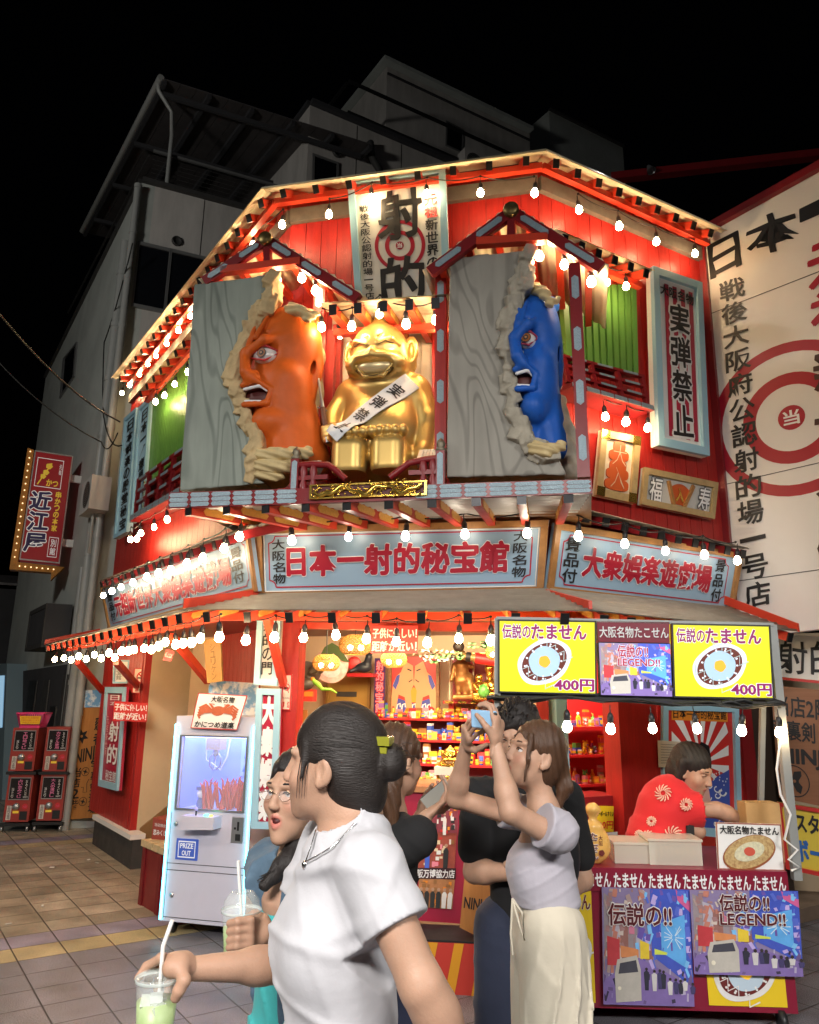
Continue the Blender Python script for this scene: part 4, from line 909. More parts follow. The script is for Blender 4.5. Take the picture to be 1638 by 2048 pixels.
kidposter(qp(PF.off(.16), (748, 1253), (842, 1251), (842, 1306), (748, 1309)), 'red notice of two white lines hanging over the middle of the shop front')
NSM = mat('notice_paper', (.78, .68, .56), .5)
def nosmoke(q, label):
    T = sign('no_smoking_sign', label, q, NSM, .006, PRED, .008, cat='sign', ft=.004); m = M()
    m.disc(q, .5, .36, q.w * .33, REDI, .004, 28, ring=q.w * .26); m.stroke(q, [(.26, .2), (.74, .52)], q.w * .07, REDI, .006); m.rect(q, .25, .36, .62, .41, INK, .004); m.rect(q, .62, .36, .72, .41, REDI, .004)
    m.stroke(q, [(.66, .33), (.72, .27), (.66, .22)], q.w * .025, INK, .004); m.text(q, 'No smoking', .15, .63, .85, .7, INK, .0, .004); m.text(q, '禁', .16, .76, .36, .93, REDI, .02, .004); m.text(q, '煙', .64, .76, .84, .93, REDI, .02, .004); m.build('pictogram', T)
nosmoke(qp(Pl(PL.off(.02).at(283, 1400), dirv(95)), (277, 1350), (312, 1350), (308, 1401), (273, 1400)), 'pale no smoking sign on the stair jamb, above the crosswise red notice')
nosmoke(qp(PF.off(.01), (574, 1355), (593, 1354), (591, 1427), (572, 1426)), 'narrow no smoking sign on the red pillar at the shop opening')
q = qp(Pl(PL.off(.03).at(255, 1380), dirv(100)), (236, 1335), (269, 1334), (266, 1381), (236, 1382)); T = sign('small_board', 'small white board of brushed characters in a pale frame, high on the left pier', q, WHITE, .015, BLUE, .02)
m = M(); m.text(q, '秘宝館', .18, .2, .5, .85, INK, .0, vert=True); m.text(q, '入口', .58, .2, .86, .7, INK, .0, vert=True); m.build('lettering', T)
p15 = Pl(PF.off(.1).at(545, 1300), dirv(100))
q = qp(p15, (522, 1240), (569, 1240), (565, 1379), (518, 1377)); T = sign('vertical_sign', 'white vertical sign in a sky blue frame, behind a red brace left of the opening', q, DIRTW, .03, BLUE, .045)
m = M(); m.text(q, '射的の門', .26, .03, .72, .86, INK, .015, vert=True, **BRX); m.build('lettering', T)
q = qp(p15, (524, 1384), (572, 1384), (570, 1664), (520, 1664)); T = sign('vertical_sign', 'red vertical sign with a white first character, rising behind the claw machine', q, CRP, .03, BLUE, .045)
m = M(); m.text(q, '大衆娯楽', .24, .05, .78, .95, WHI, .06, vert=True); m.build('lettering', T)
q = qp(Pl(PL.off(.06).at(440, 1330), dirv(98)), (413, 1289), (447, 1285), (453, 1372), (423, 1376)); T = sign('wooden_plank_sign', 'leaning plank of yellow timber with carved writing above the claw machine', q, mat('yellow_timber', (.55, .3, .08), .4, var=.4, vscale=6, stretch=(6, 6, .6)), .03, None)
m = M(); m.text(q, 'シュリケン', .36, .12, .66, .95, mat('burnt_ink', (.22, .1, .02), .5), .0, vert=True); m.build('lettering', T)
q = qp(Pl(PL.off(.0).at(424, 1400), dirv(98)), (427, 1370), (526, 1374), (524, 1440), (424, 1440)); T = sign('poster', 'blue poster of a sky with white clouds behind the crab claw placard', q, mat('sky_poster', (.16, .36, .62), .4, col2=(.75, .78, .8), var=1., vscale=9, vthr=.52), .006, None, cat='poster')
q = qp(Pl(PL.off(.3).at(330, 1318), dirv(80)), (340, 1308), (357, 1315), (350, 1335), (333, 1333)); T = sign('notice', 'small red notice hanging askew from the left awning among the bulbs', q, PRED, .003, None, cat='notice'); m = M(); m.text(q, '頭上注意', .1, .3, .9, .7, WHI, .02); m.build('lettering', T)
# wooden ninja boards
ORW = mat('orange_cedar', (.47, .2, .05), .45, var=.55, vscale=4, stretch=(7, 7, .5), col2=(.3, .1, .02)); BRW = mat('brown_cedar', (.3, .13, .06), .5, var=.5, vscale=4, stretch=(.5, .5, 9), col2=(.19, .07, .03))
def shuriken(m, q, u, v, r, n, c, e=.006, rin=.4, hole=None):
    m.poly(q, [(u + (r if k % 2 == 0 else r * rin) * math.cos(k * math.pi / n + .3) / q.w, v + (r if k % 2 == 0 else r * rin) * math.sin(k * math.pi / n + .3) / q.h) for k in range(2 * n)], c, e)
    if hole: m.disc(q, u, v, r * .18, hole, e + .002, 12)
gp0 = hor(182, 1676); pN = Pl(gp0, dirv(97)); q = qp(pN, (163, 1400), (222, 1397), (209, 1650), (146, 1657))
T = sign('ninja_board', 'orange cedar board of black ninja lettering standing beside the capsule machines', q, ORW, .03, None)
m = M(); m.text(q, '忍者', .7, .21, .97, .44, INK, .02, vert=True, **BRX); m.text(q, 'NINJA', .16, .43, 1.0, .58, INK, .02, slant=.12); m.text(q, '手裏剣道場', .7, .55, .98, .97, INK, .015, vert=True, **BRX); m.text(q, '当店2階', .1, .6, .38, .93, INK, .01, vert=True, **BRX)
shuriken(m, q, .3, .36, .1, 6, INK, .006, .5, ORW)
for v, n in ((.64, 4), (.87, 4)): m.disc(q, .52, v, .055, INK, .005, 22, ring=.048); shuriken(m, q, .52, v, .045, n, INK, .006, .3)
m.stroke(q, [(.42, .76), (.5, .76), (.5, .8), (.62, .8), (.6, .73), (.66, .7)], .008, INK, .005); m.build('lettering', T)
m = M(); m.rect(q, .0, .02, .26, .2, mat('photo_mix_a', (.45, .2, .14), .4, col2=(.05, .05, .06), var=1, vscale=14, vthr=.5), .008, .003); m.rect(q, .3, -.01, .98, .13, MATS['sky_poster'], .01, .003); m.build('pasted_photo', T)
q = qp(Pl(PR.off(.0).at(1560, 1450), dirv(118)), (1550, 1352), (1690, 1362), (1700, 1600), (1572, 1576)); T = sign('ninja_board', 'brown wooden ninja board with a round throwing star at the far right of the stall', q, BRW, .03, None)
m = M(); m.text(q, '当店2階', .05, .08, .85, .27, INK, .015, rough=.01); m.text(q, '手裏剣', -.02, .3, .62, .48, INK, .015, rough=.01); m.text(q, 'NINJA', .06, .52, .95, .7, INK, .03, slant=.1)
cu, cv = .27, .83; m.disc(q, cu, cv, .12, INK, .005, 30, ring=.112)
for k in range(3): a = k * 2.094; m.poly(q, [(cu + r * math.cos(a + t) / q.w, cv + r * math.sin(a + t) / q.h) for r, t in ((.03, 0), (.07, .5), (.1, 1.1), (.075, 1.4), (.04, 1.7), (.03, 2.1))], INK, .006)
m.disc(q, cu, cv, .035, INK, .007, 14); m.disc(q, cu, cv, .012, BRW, .009, 12); m.build('lettering', T)
pQ = Pl(PR.off(.05).at(1560, 1300), dirv(118)); q = qp(pQ, (1556, 1250), (1720, 1255), (1724, 1352), (1560, 1340)); T = sign('white_board', 'white board with black characters beside the yellow lit panels at the right edge', q, WHITE, .03, None)
m = M(); m.text(q, '射的', .02, .1, .8, .85, INK, .01, rough=.02); m.rect(q, 0, .94, 1, 1., PRED, .006); m.build('lettering', T)
q = qp(Pl(PR.off(.02).at(1580, 1600), dirv(118)), (1568, 1585), (1720, 1605), (1732, 1745), (1590, 1718)); YP = mat('yellow_panel', (.75, .58, .06), .45); T = sign('yellow_board', 'yellow board with a blue and black announcement under the brown ninja board', q, YP, .03, PRED, .03)
m = M(); m.text(q, 'スタート', .22, .12, .9, .4, INK, .03); m.text(q, 'ボール', .16, .52, .8, .84, mat('blue_ink', (.02, .13, .45), .5), .04); m.build('lettering', T)
# ================================================================ strings of warm bulbs
BULB = mat('glowing_bulb_glass', (1, .9, .75), .3, emit=118., ecol=(1, .7, .37))
BULBC = mat('shaded_bulb_glass', (1, .95, .85), .3, emit=27., ecol=(1, .86, .66))
BULBM = mat('side_bulb_glass', (1, .92, .8), .3, emit=82., ecol=(1, .78, .5))
def bulb_mesh(mt, r=.028):
    m = M(); m.lathe((0, 0, 0), [(.001, -r), (r * .5, -r * .87), (r * .87, -r * .5), (r, 0), (r * .95, r * .35), (r * .76, r * .85), (r * .55, r * 1.25), (r * .5, r * 1.5)], mt, 10); return m
def bulb_proto(mt, key):
    T = thing('light_bulb', 'x', 'bulb', (0, 0, 0), 'x'); bulb_mesh(mt).build('glass', T)
    m = M(); m.lathe((0, 0, 0), [(.0145, .036), (.019, .04), (.019, .075), (.013, .092), (.004, .1), (.003, .14)], PLAST, 10); m.build('socket', T); return T
PROTO = {'b': bulb_proto(BULB, 'b'), 'c': bulb_proto(BULBC, 'c'), 'm': bulb_proto(BULBM, 'm')}
USED = {}
ORD = ['first', 'second', 'third', 'fourth', 'fifth', 'sixth', 'seventh', 'eighth', 'ninth', 'tenth', 'eleventh', 'twelfth', 'thirteenth', 'fourteenth', 'fifteenth', 'sixteenth', 'seventeenth', 'eighteenth', 'nineteenth', 'twentieth'] + ['%dth' % i for i in range(21, 400)]
ORD[20:23] = ['21st', '22nd', '23rd']; ORD[30:33] = ['31st', '32nd', '33rd']
def put_bulb(p, label, group, k='b', sc=1.):
    r = PROTO[k]
    if k in USED:
        n = r.copy(); COL.objects.link(n)
        for ch in r.children: c = ch.copy(); COL.objects.link(c); c.parent = n
        r = n
    USED[k] = 1; r.location = [float(x) for x in p]; r.rotation_euler = (random.uniform(-.12, .12), random.uniform(-.12, .12), random.uniform(0, 6)); r.scale = (sc,) * 3
    r.scale = (sc * random.uniform(.92, 1.06),) * 3; r['label'] = label; r['group'] = group; return r
def string(pts, pl, where, group, k='b', sag=.03, ends=None, sc=1.0, desc='glowing bulb', cable=True):
    P = [pl(x, y) if callable(pl) else pl.at(x, y) for x, y in pts]
    for i, p in enumerate(P): put_bulb(p, '%s bulb from the left %s' % (ORD[i], where), group, k, sc)
    if cable and len(P) > 1:
        m = M(); T = [p + UP * .15 * sc for p in P]
        if ends: T = [T[0] + (T[0] - T[1]) * ends] + T + [T[-1] + (T[-1] - T[-2]) * ends]
        c = []
        for a, b in zip(T[:-1], T[1:]):
            s = sag * min(1, np.linalg.norm(b - a) / .3)
            for j in range(6): t = j / 6; c.append(a * (1 - t) + b * t - UP * s * 4 * t * (1 - t))
        c.append(T[-1]); m.tube(c, .005, CABLE, 5)
        for p in T: m.ball(p, (.012, .012, .01), CABLE, 6)
        tag(m.build('light_string_cable'), 'black cable carrying the bulbs ' + where, 'cable')
eL, eR = pE1.off(-.22), pE2.off(-.2)
string([(238, 801), (253, 785), (272, 763), (288, 742), (304, 725), (325, 700), (348, 673), (371, 644), (493, 498), (550, 457)], eL, 'under the high left eaves', 'bulbs under the left eaves', sag=.02)
string([(643, 434), (727, 400), (838, 388), (945, 383), (1053, 381)], PF.off(.3), 'under the high front eaves', 'bulbs under the front eaves')
string([(1143, 412), (1224, 443), (1299, 472), (1377, 494)], eR, 'under the high right eaves', 'bulbs under the right eaves')
string([(543, 566), (592, 563), (620, 587)], PF.off(.68), 'below the left gable', 'bulbs below the left gable')
string([(306, 817), (323, 804), (343, 781), (369, 756)], PL.off(.24), 'over the left green window', 'bulbs over the left green window', sag=.015)
string([(634, 660), (694, 657), (749, 631), (803, 650), (862, 640)], PF.off(.74), 'over the golden statue', 'bulbs over the golden statue')
string([(671, 674), (870, 668)], PF.off(.45), 'deeper inside the alcove of the golden statue', 'bulbs inside the alcove', cable=False)
string([(1066, 507), (1116, 523), (1171, 556)], PF.off(.82), 'below the right gable', 'bulbs below the right gable')
string([(1202, 556), (1241, 563)], PR.off(.3), 'over the right green window', 'bulbs over the right green window')
string([(1206, 825), (1247, 834), (1291, 845)], PR.off(.2), 'under the right red balcony', 'bulbs under the right balcony')
string([(262, 1094), (275, 1092), (283, 1081), (309, 1068), (335, 1052)], PL.off(.25), 'under the left red balcony', 'bulbs under the left balcony', sag=.02)
string([(585, 1088), (698, 1078), (812, 1074), (931, 1067), (1055, 1062)], PF.off(.42), 'in front of the front name board', 'bulbs on the front name board', 'c')
string([(1158, 1065), (1251, 1078), (1333, 1090), (1411, 1096), (1477, 1106)], pS.off(.14), 'in front of the right name board', 'bulbs on the right name board', 'c')
string([(211, 1207), (228, 1198), (246, 1190), (270, 1180), (297, 1168), (320, 1160), (345, 1153), (376, 1138), (408, 1127), (450, 1107), (480, 1083)], PL.off(.46), 'in front of the left name board', 'bulbs on the left name board', 'm', sag=.015)
aw = pW0.off(-.12)
string([(117, 1337), (135, 1334), (150, 1337), (165, 1330), (180, 1335), (196, 1326), (210, 1333), (225, 1322), (237, 1331), (250, 1318), (264, 1317), (275, 1314), (295, 1311), (310, 1313), (324, 1306), (337, 1298), (358, 1302), (373, 1299), (390, 1297), (407, 1288), (445, 1285)], aw, 'along the left awning', 'bulbs along the left awning', sag=.015)
string([(498, 1290), (555, 1283), (613, 1282), (678, 1275), (739, 1281), (799, 1285), (861, 1286), (924, 1276), (988, 1278)], PF.off(.62), 'along the front awning', 'bulbs along the front awning')
# spot lamp on the girder lighting the hoarding
sp = gp.off(.12).at(1283, 326); m = M(); m.lathe(sp, [(.02, -.06), (.05, .02), (.06, .04)], STEEL, 12, axis=dB * .4 - UP); tag(m.build('spot_lamp'), 'small spot lamp fixed under the red girder', 'lamp')
lamp('hoarding_spot', 'SPOT', sp + pH.n * .9 - UP * .05, pH.at(1590, 760), 330, (1, .93, .84), .05, 110, .8)
# ================================================================ the figures on the balcony
class Loc:                                    # drawing board on a plane: x along it, y out of it, z up; px scale k
    def __init__(s, pl): s.pl = pl; s.o = np.array([pl.p[0], pl.p[1], 0]); s.sg = 1 if pl.d[0] > 0 else -1; s.d = pl.d * s.sg
    def xz(s, px, py): p = s.pl.at(px, py); return np.array([(p - s.o) @ s.d, p[2]])
    def P(s, px, py, y=0.):                   # where the sight line meets the plane moved out by y
        p = s.pl.off(y).at(px, py); return np.array([(p - s.o) @ s.d, y, p[2]])
    def tf(s, v): v = np.asarray(v); return s.o + v[:, :1] * s.d + v[:, 1:2] * s.pl.n + v[:, 2:3] * UP
    def t1(s, v): return s.tf(np.array([v]))[0]
def wood_grain(name, c1, c2):
    m = bpy.data.materials.new(name); m.use_nodes = True; t = m.node_tree; N, Lk = t.nodes, t.links; b = N['Principled BSDF']; b.inputs['Roughness'].default_value = .65
    tc = N.new('ShaderNodeTexCoord'); mp = N.new('ShaderNodeMapping'); mp.inputs['Scale'].default_value = (1, 1, .22); Lk.new(tc.outputs['Object'], mp.inputs[0])
    w = N.new('ShaderNodeTexNoise'); w.inputs['Scale'].default_value = 3.2; w.inputs['Detail'].default_value = 1.2; w.inputs['Distortion'].default_value = .5; Lk.new(mp.outputs[0], w.inputs['Vector'])
    a = N.new('ShaderNodeMath'); a.operation = 'MULTIPLY'; a.inputs[1].default_value = 75; Lk.new(w.outputs[0], a.inputs[0])
    f = N.new('ShaderNodeMath'); f.operation = 'SINE'; Lk.new(a.outputs[0], f.inputs[0])
    n = N.new('ShaderNodeTexNoise'); n.inputs['Scale'].default_value = 9; n.inputs['Detail'].default_value = 8; Lk.new(mp.outputs[0], n.inputs['Vector'])
    r = N.new('ShaderNodeMapRange'); r.inputs[1].default_value = .35; r.inputs[2].default_value = 1; r.inputs[3].default_value = 0; r.inputs[4].default_value = .42; Lk.new(f.outputs[0], r.inputs[0])
    ad = N.new('ShaderNodeMath'); ad.operation = 'MULTIPLY_ADD'; ad.inputs[1].default_value = 1.0; ad.inputs[2].default_value = -.25; Lk.new(n.outputs[0], ad.inputs[0])
    s2 = N.new('ShaderNodeMath'); s2.operation = 'ADD'; s2.use_clamp = True; Lk.new(r.outputs[0], s2.inputs[0]); Lk.new(ad.outputs[0], s2.inputs[1])
    mx = N.new('ShaderNodeMix'); mx.data_type = 'RGBA'; Lk.new(s2.outputs[0], mx.inputs[0]); mx.inputs[6].default_value = (*c1, 1); mx.inputs[7].default_value = (*c2, 1); Lk.new(mx.outputs[2], b.inputs['Base Color'])
    bp = N.new('ShaderNodeBump'); bp.inputs['Strength'].default_value = .5; bp.inputs['Distance'].default_value = .0025; bp.invert = True; Lk.new(s2.outputs[0], bp.inputs['Height']); Lk.new(bp.outputs[0], b.inputs['Normal']); return m
BRD1 = wood_grain('grey_green_board', (.34, .38, .33), (.1, .125, .105)); BRD2 = wood_grain('grey_board', (.37, .35, .3), (.14, .13, .11))
TORN1 = mat('torn_cream_wood', (.62, .46, .24), .75, var=.6, vscale=9, bump=.5, bscale=22); TORN2 = mat('torn_grey_wood', (.42, .38, .3), .75, var=.6, vscale=9, bump=.5, bscale=22)
CLOTH = mat('cream_cloth_carving', (.62, .48, .24), .55, var=.3, vscale=5)
def guardian(name, label, pl, cx, cy, xs, skin, lid, brd, torn, outline, tornband, backrim, cloths):
    L = Loc(pl); T = thing(name, label, 'carving', L.t1(L.P(cx, cy + 230)))
    kx = (L.xz(cx + 100, cy)[0] - L.xz(cx - 100, cy)[0]) / 200; kz = (L.xz(cx, cy - 100)[1] - L.xz(cx, cy + 100)[1]) / 200
    o2 = [L.xz(*p) for p in outline]; xs_ = [p[0] for p in o2]; zs_ = [p[1] for p in o2]
    # the slab
    f = SDF((min(xs_) - .05, -.16, min(zs_) - .05), (max(xs_) + .05, .08, max(zs_) + .05), .011)
    f.poly(o2, -.13, .03, fray=lambda X, Y, Z: .005 * noise3(X, Y, Z, 60, 1) * (X > L.xz(*tornband[0])[0] - .5))
    m = M(); f.into(m, brd, True, L.tf); m.build('broken_board', T)
    # the torn edge: a band of splintered lumps that leans back into the hole
    tb = [L.P(x, y, 0) for x, y in tornband]; rr = random.Random(5)
    f = SDF(np.min(tb, 0) - .22, np.max(tb, 0) + .22, .009)
    for a, b in zip(tb[:-1], tb[1:]):
        n = max(1, int(np.linalg.norm(b - a) / .042))
        for i in range(n):
            p = a + (b - a) * (i + rr.random()) / n; q = p + V3(rr.uniform(-.02, .03), -.02, rr.uniform(-.06, .06))
            A_ = rotm(V3(rr.uniform(-.5, .5), 1, rr.uniform(-.5, .5)), V3(rr.uniform(-.6, .6), 0, 1)); f.box(p + V3(rr.uniform(-.01, .02), .0, 0), (rr.uniform(.03, .055), rr.uniform(.06, .085), rr.uniform(.04, .09)), A_, .006, .012)
    f.warp(lambda X, Y, Z: .007 * noise3(X, Y, Z, 45, 2) + .006 * np.abs(noise3(X, Y, Z, 110, 3))); m = M(); f.into(m, torn, True, L.tf)
    if backrim:
        br = [L.P(x, y, -.2) for x, y in backrim]; f = SDF(np.min(br, 0) - .15, np.max(br, 0) + .15, .011)
        for a, b in zip(br[:-1], br[1:]): f.cap(a, b, .06, .07, k=.03)
        f.warp(lambda X, Y, Z: .018 * noise3(X, Y, Z, 40, 4)); f.into(m, torn, True, L.tf)
    m.build('torn_edge', T)
    # the face, drawn in pixels about the eye
    B = np.array([*L.xz(cx, cy)]);
    def J(x, y, d): return V3(B[0] + x * xs * kx, d - .075, B[1] - y * kz)
    def rx(a): return abs(a * kx * xs)
    f = SDF(J(-62, 215, -.3), J(112, -135, .3), .0075)
    f.ell(J(28, -28, -.06), (rx(66), .2, 88 * kz)); f.ell(J(22, 60, -.04), (rx(60), .19, 82 * kz), k=.05); f.cap(J(34, 100, -.1), J(45, 185, -.14), rx(52), rx(64), k=.05)
    f.ell(J(12, 126, .03), (rx(38), .13, 30 * kz), k=.04)                                       # chin
    f.ell(J(36, 42, .05), (rx(34), .1, 30 * kz), k=.04)                                         # cheek
    f.ell(J(4, 0, .16), (rx(27), .06, 20 * kz), k=.04, op='-')                                   # eye socket
    f.cap(J(-27, -4, .155), J(6, -24, .165), .034, .03, k=.025); f.cap(J(6, -24, .16), J(44, -36, .09), .034, .02, k=.03)    # brow
    f.cap(J(-28, -18, .14), J(-20, -62, .12), .024, .014, k=.02); f.cap(J(-14, -32, .15), J(2, -78, .11), .022, .012, k=.02); f.cap(J(8, -44, .13), J(34, -84, .07), .018, .01, k=.02)
    f.cap(J(-34, -2, .15), J(-25, 40, .19), .034, .04, k=.03); f.ell(J(-16, 49, .165), (rx(17), .05, 13 * kz), k=.02)     # nose and wing
    f.cap(J(-12, 38, .15), J(30, 82, .12), .02, .014, k=.02)                                     # fold from nose to mouth
    f.ell(J(-10, 78, .17), (rx(31), .12, 19 * kz), k=.015, op='-')                                # open mouth
    f.cap(J(-32, 62, .16), J(-6, 56, .18), .02, .022, k=.012); f.cap(J(-8, 55, .185), J(22, 72, .14), .022, .018, k=.012); f.cap(J(22, 72, .14), J(14, 97, .14), .018, .02, k=.012); f.cap(J(14, 97, .14), J(-28, 99, .155), .022, .02, k=.012)
    f.ell(J(84, 6, -.08), (rx(13), .05, 40 * kz), k=.02); f.cap(J(84, 30, -.08), J(78, 70, -.07), .028, .03, k=.02); f.ell(J(80, 4, -.03), (rx(6), .03, 24 * kz), k=.015, op='-')
    f.cap(J(5, 150, .0), J(0, 182, -.02), .035, .03, k=.03); f.cap(J(40, 140, -.02), J(52, 185, -.02), .035, .03, k=.03)
    f.cap(J(30, -105, -.08), J(66, -98, -.1), .075, .06, k=.02)
    f.cap(J(28, 8, .1), J(52, 22, .06), .012, .006, k=.02); f.cap(J(24, 22, .11), J(48, 40, .07), .012, .006, k=.02)
    # the torn hole cuts the face on its near side
    m = M(); f.into(m, skin, True, L.tf); m.build('face', T)
    ew = mat('eye_white_paint', (.78, .74, .72), .2, coat=.5); e = J(2, 1, .105); m = M(); m.ball((0, 0, 0), (1, 1, 1), ew, 20)
    v = np.array(m.v) * V3(rx(24), .055, 15.5 * kz) + e; m.v = L.tf(v).tolist(); n1 = nrm(V3(-.12, 1, -.02))
    def disc(r, c, push):
        a, b = nrm(np.cross(n1, UP)), None; b = np.cross(a, n1); o = e + n1 * (.056 + push) + V3(0, 0, 0)
        m.add(L.tf([o + r * (math.cos(t) * a + math.sin(t) * b) for t in np.linspace(0, 6.2832, 24, False)]), [tuple(range(24))], c)
    k = kz; disc(9.2 * k, INK, .002); disc(8.2 * k, mat('iris_amber', (.3, .1, .03), .25), .004); disc(4.6 * k, INK, .006); disc(2.2 * k, mat('iris_spot', (.45, .2, .08), .3), .008); m.build('eye', T)
    f = SDF(J(-40, 30, 0), J(50, -30, .3), .005); f.cap(J(-24, 3, .145), J(2, -15, .16), .008, .011, k=.01); f.cap(J(2, -15, .16), J(30, -4, .115), .011, .006, k=.01); f.cap(J(-22, 8, .145), J(6, 15, .15), .006, .007, k=.01); f.cap(J(6, 15, .15), J(29, -1, .115), .007, .005, k=.01); m = M(); f.into(m, lid, True, L.tf); m.build('eyelid', T)
    m = M(); f = SDF(J(-45, 105, 0), J(30, 50, .25), .005); f.cap(J(-28, 70, .16), J(2, 66, .165), .012, .011, k=.004); f.cap(J(2, 66, .165), J(13, 74, .14), .011, .008); f.cap(J(-26, 92, .15), J(4, 95, .155), .011, .01); f.into(m, WHI, True, L.tf); m.build('teeth', T)
    m = M(); m.ball((0, 0, 0), (1, 1, 1), mat('mouth_dark', (.09, .012, .01), .5), 16); v = np.array(m.v) * V3(rx(28), .03, 18 * kz) + J(-10, 78, .085); m.v = L.tf(v).tolist(); m.build('mouth_hollow', T)
    for pts, r0, r1 in cloths:
        m = M()
        pp = [L.P(x, y, d) for x, y, d in pts]; f = SDF(np.min(pp, 0) - .15, np.max(pp, 0) + .15, .008)
        for j, (a, b) in enumerate(zip(pp[:-1], pp[1:])):
            t0, t1 = j / (len(pp) - 1), (j + 1) / (len(pp) - 1); f.cap(a, b, r0 + (r1 - r0) * t0, r0 + (r1 - r0) * t1, k=.02)
        f.warp(lambda X, Y, Z: .006 * np.sin(Z * 140 + X * 50)); f.into(m, CLOTH, True, L.tf); m.build('cloth_carving', T)
    return T
SKR = mat('orange_red_lacquer', (.66, .12, .012), .5, var=.4, vscale=6, spec=.35, bump=.06, bscale=25); SKB = mat('blue_lacquer', (.014, .11, .5), .5, var=.4, vscale=6, spec=.35, bump=.06, bscale=25)
guardian('guardian_carving', 'orange faced snarling guardian breaking out of a split grey green board', PF.off(.8), 525, 722, 1.0, SKR, mat('lid_red', (.5, .02, .02), .35), BRD1, TORN1,
    [(381, 584), (524, 561), (538, 590), (520, 625), (492, 655), (478, 700), (455, 735), (450, 775), (472, 815), (484, 860), (503, 880), (508, 925), (500, 955), (530, 976), (362, 995)],
    [(528, 566), (541, 592), (528, 622), (500, 650), (486, 690), (468, 730), (460, 772), (480, 815), (494, 858), (511, 885), (512, 930), (505, 960)],
    [(612, 650), (622, 720), (618, 800), (612, 870), (600, 930), (560, 960), (520, 972)],
    [([(572, 626, -.02), (592, 628, .05), (606, 640, .05), (624, 632, .03)], .05, .022), ([(520, 918, .05), (560, 915, .08), (612, 910, .04)], .05, .04), ([(520, 938, .05), (565, 940, .08), (590, 938, .04)], .05, .04), ([(520, 955, .03), (560, 960, .05)], .045, .03)])
guardian('guardian_carving', 'blue faced snarling guardian breaking out of a split grey board', PF.off(.86), 1046, 680, .72, SKB, mat('lid_crimson', (.35, .04, .08), .35), BRD2, TORN2,
    [(888, 519), (1040, 499), (1051, 512), (1048, 545), (1030, 590), (1012, 640), (1018, 700), (1024, 770), (1036, 830), (1052, 870), (1075, 895), (1115, 912), (1130, 944), (893, 955)],
    [(1040, 505), (1042, 545), (1018, 590), (1004, 640), (1008, 700), (1014, 770), (1024, 830), (1044, 872), (1072, 900), (1108, 915)],
    [(1110, 800), (1118, 850), (1130, 890), (1142, 935)],
    [([(1060, 572, -.02), (1078, 580, .05), (1090, 598, .05), (1105, 592, .03)], .04, .02), ([(1065, 890, .05), (1090, 896, .08), (1118, 885, .04)], .045, .035)])
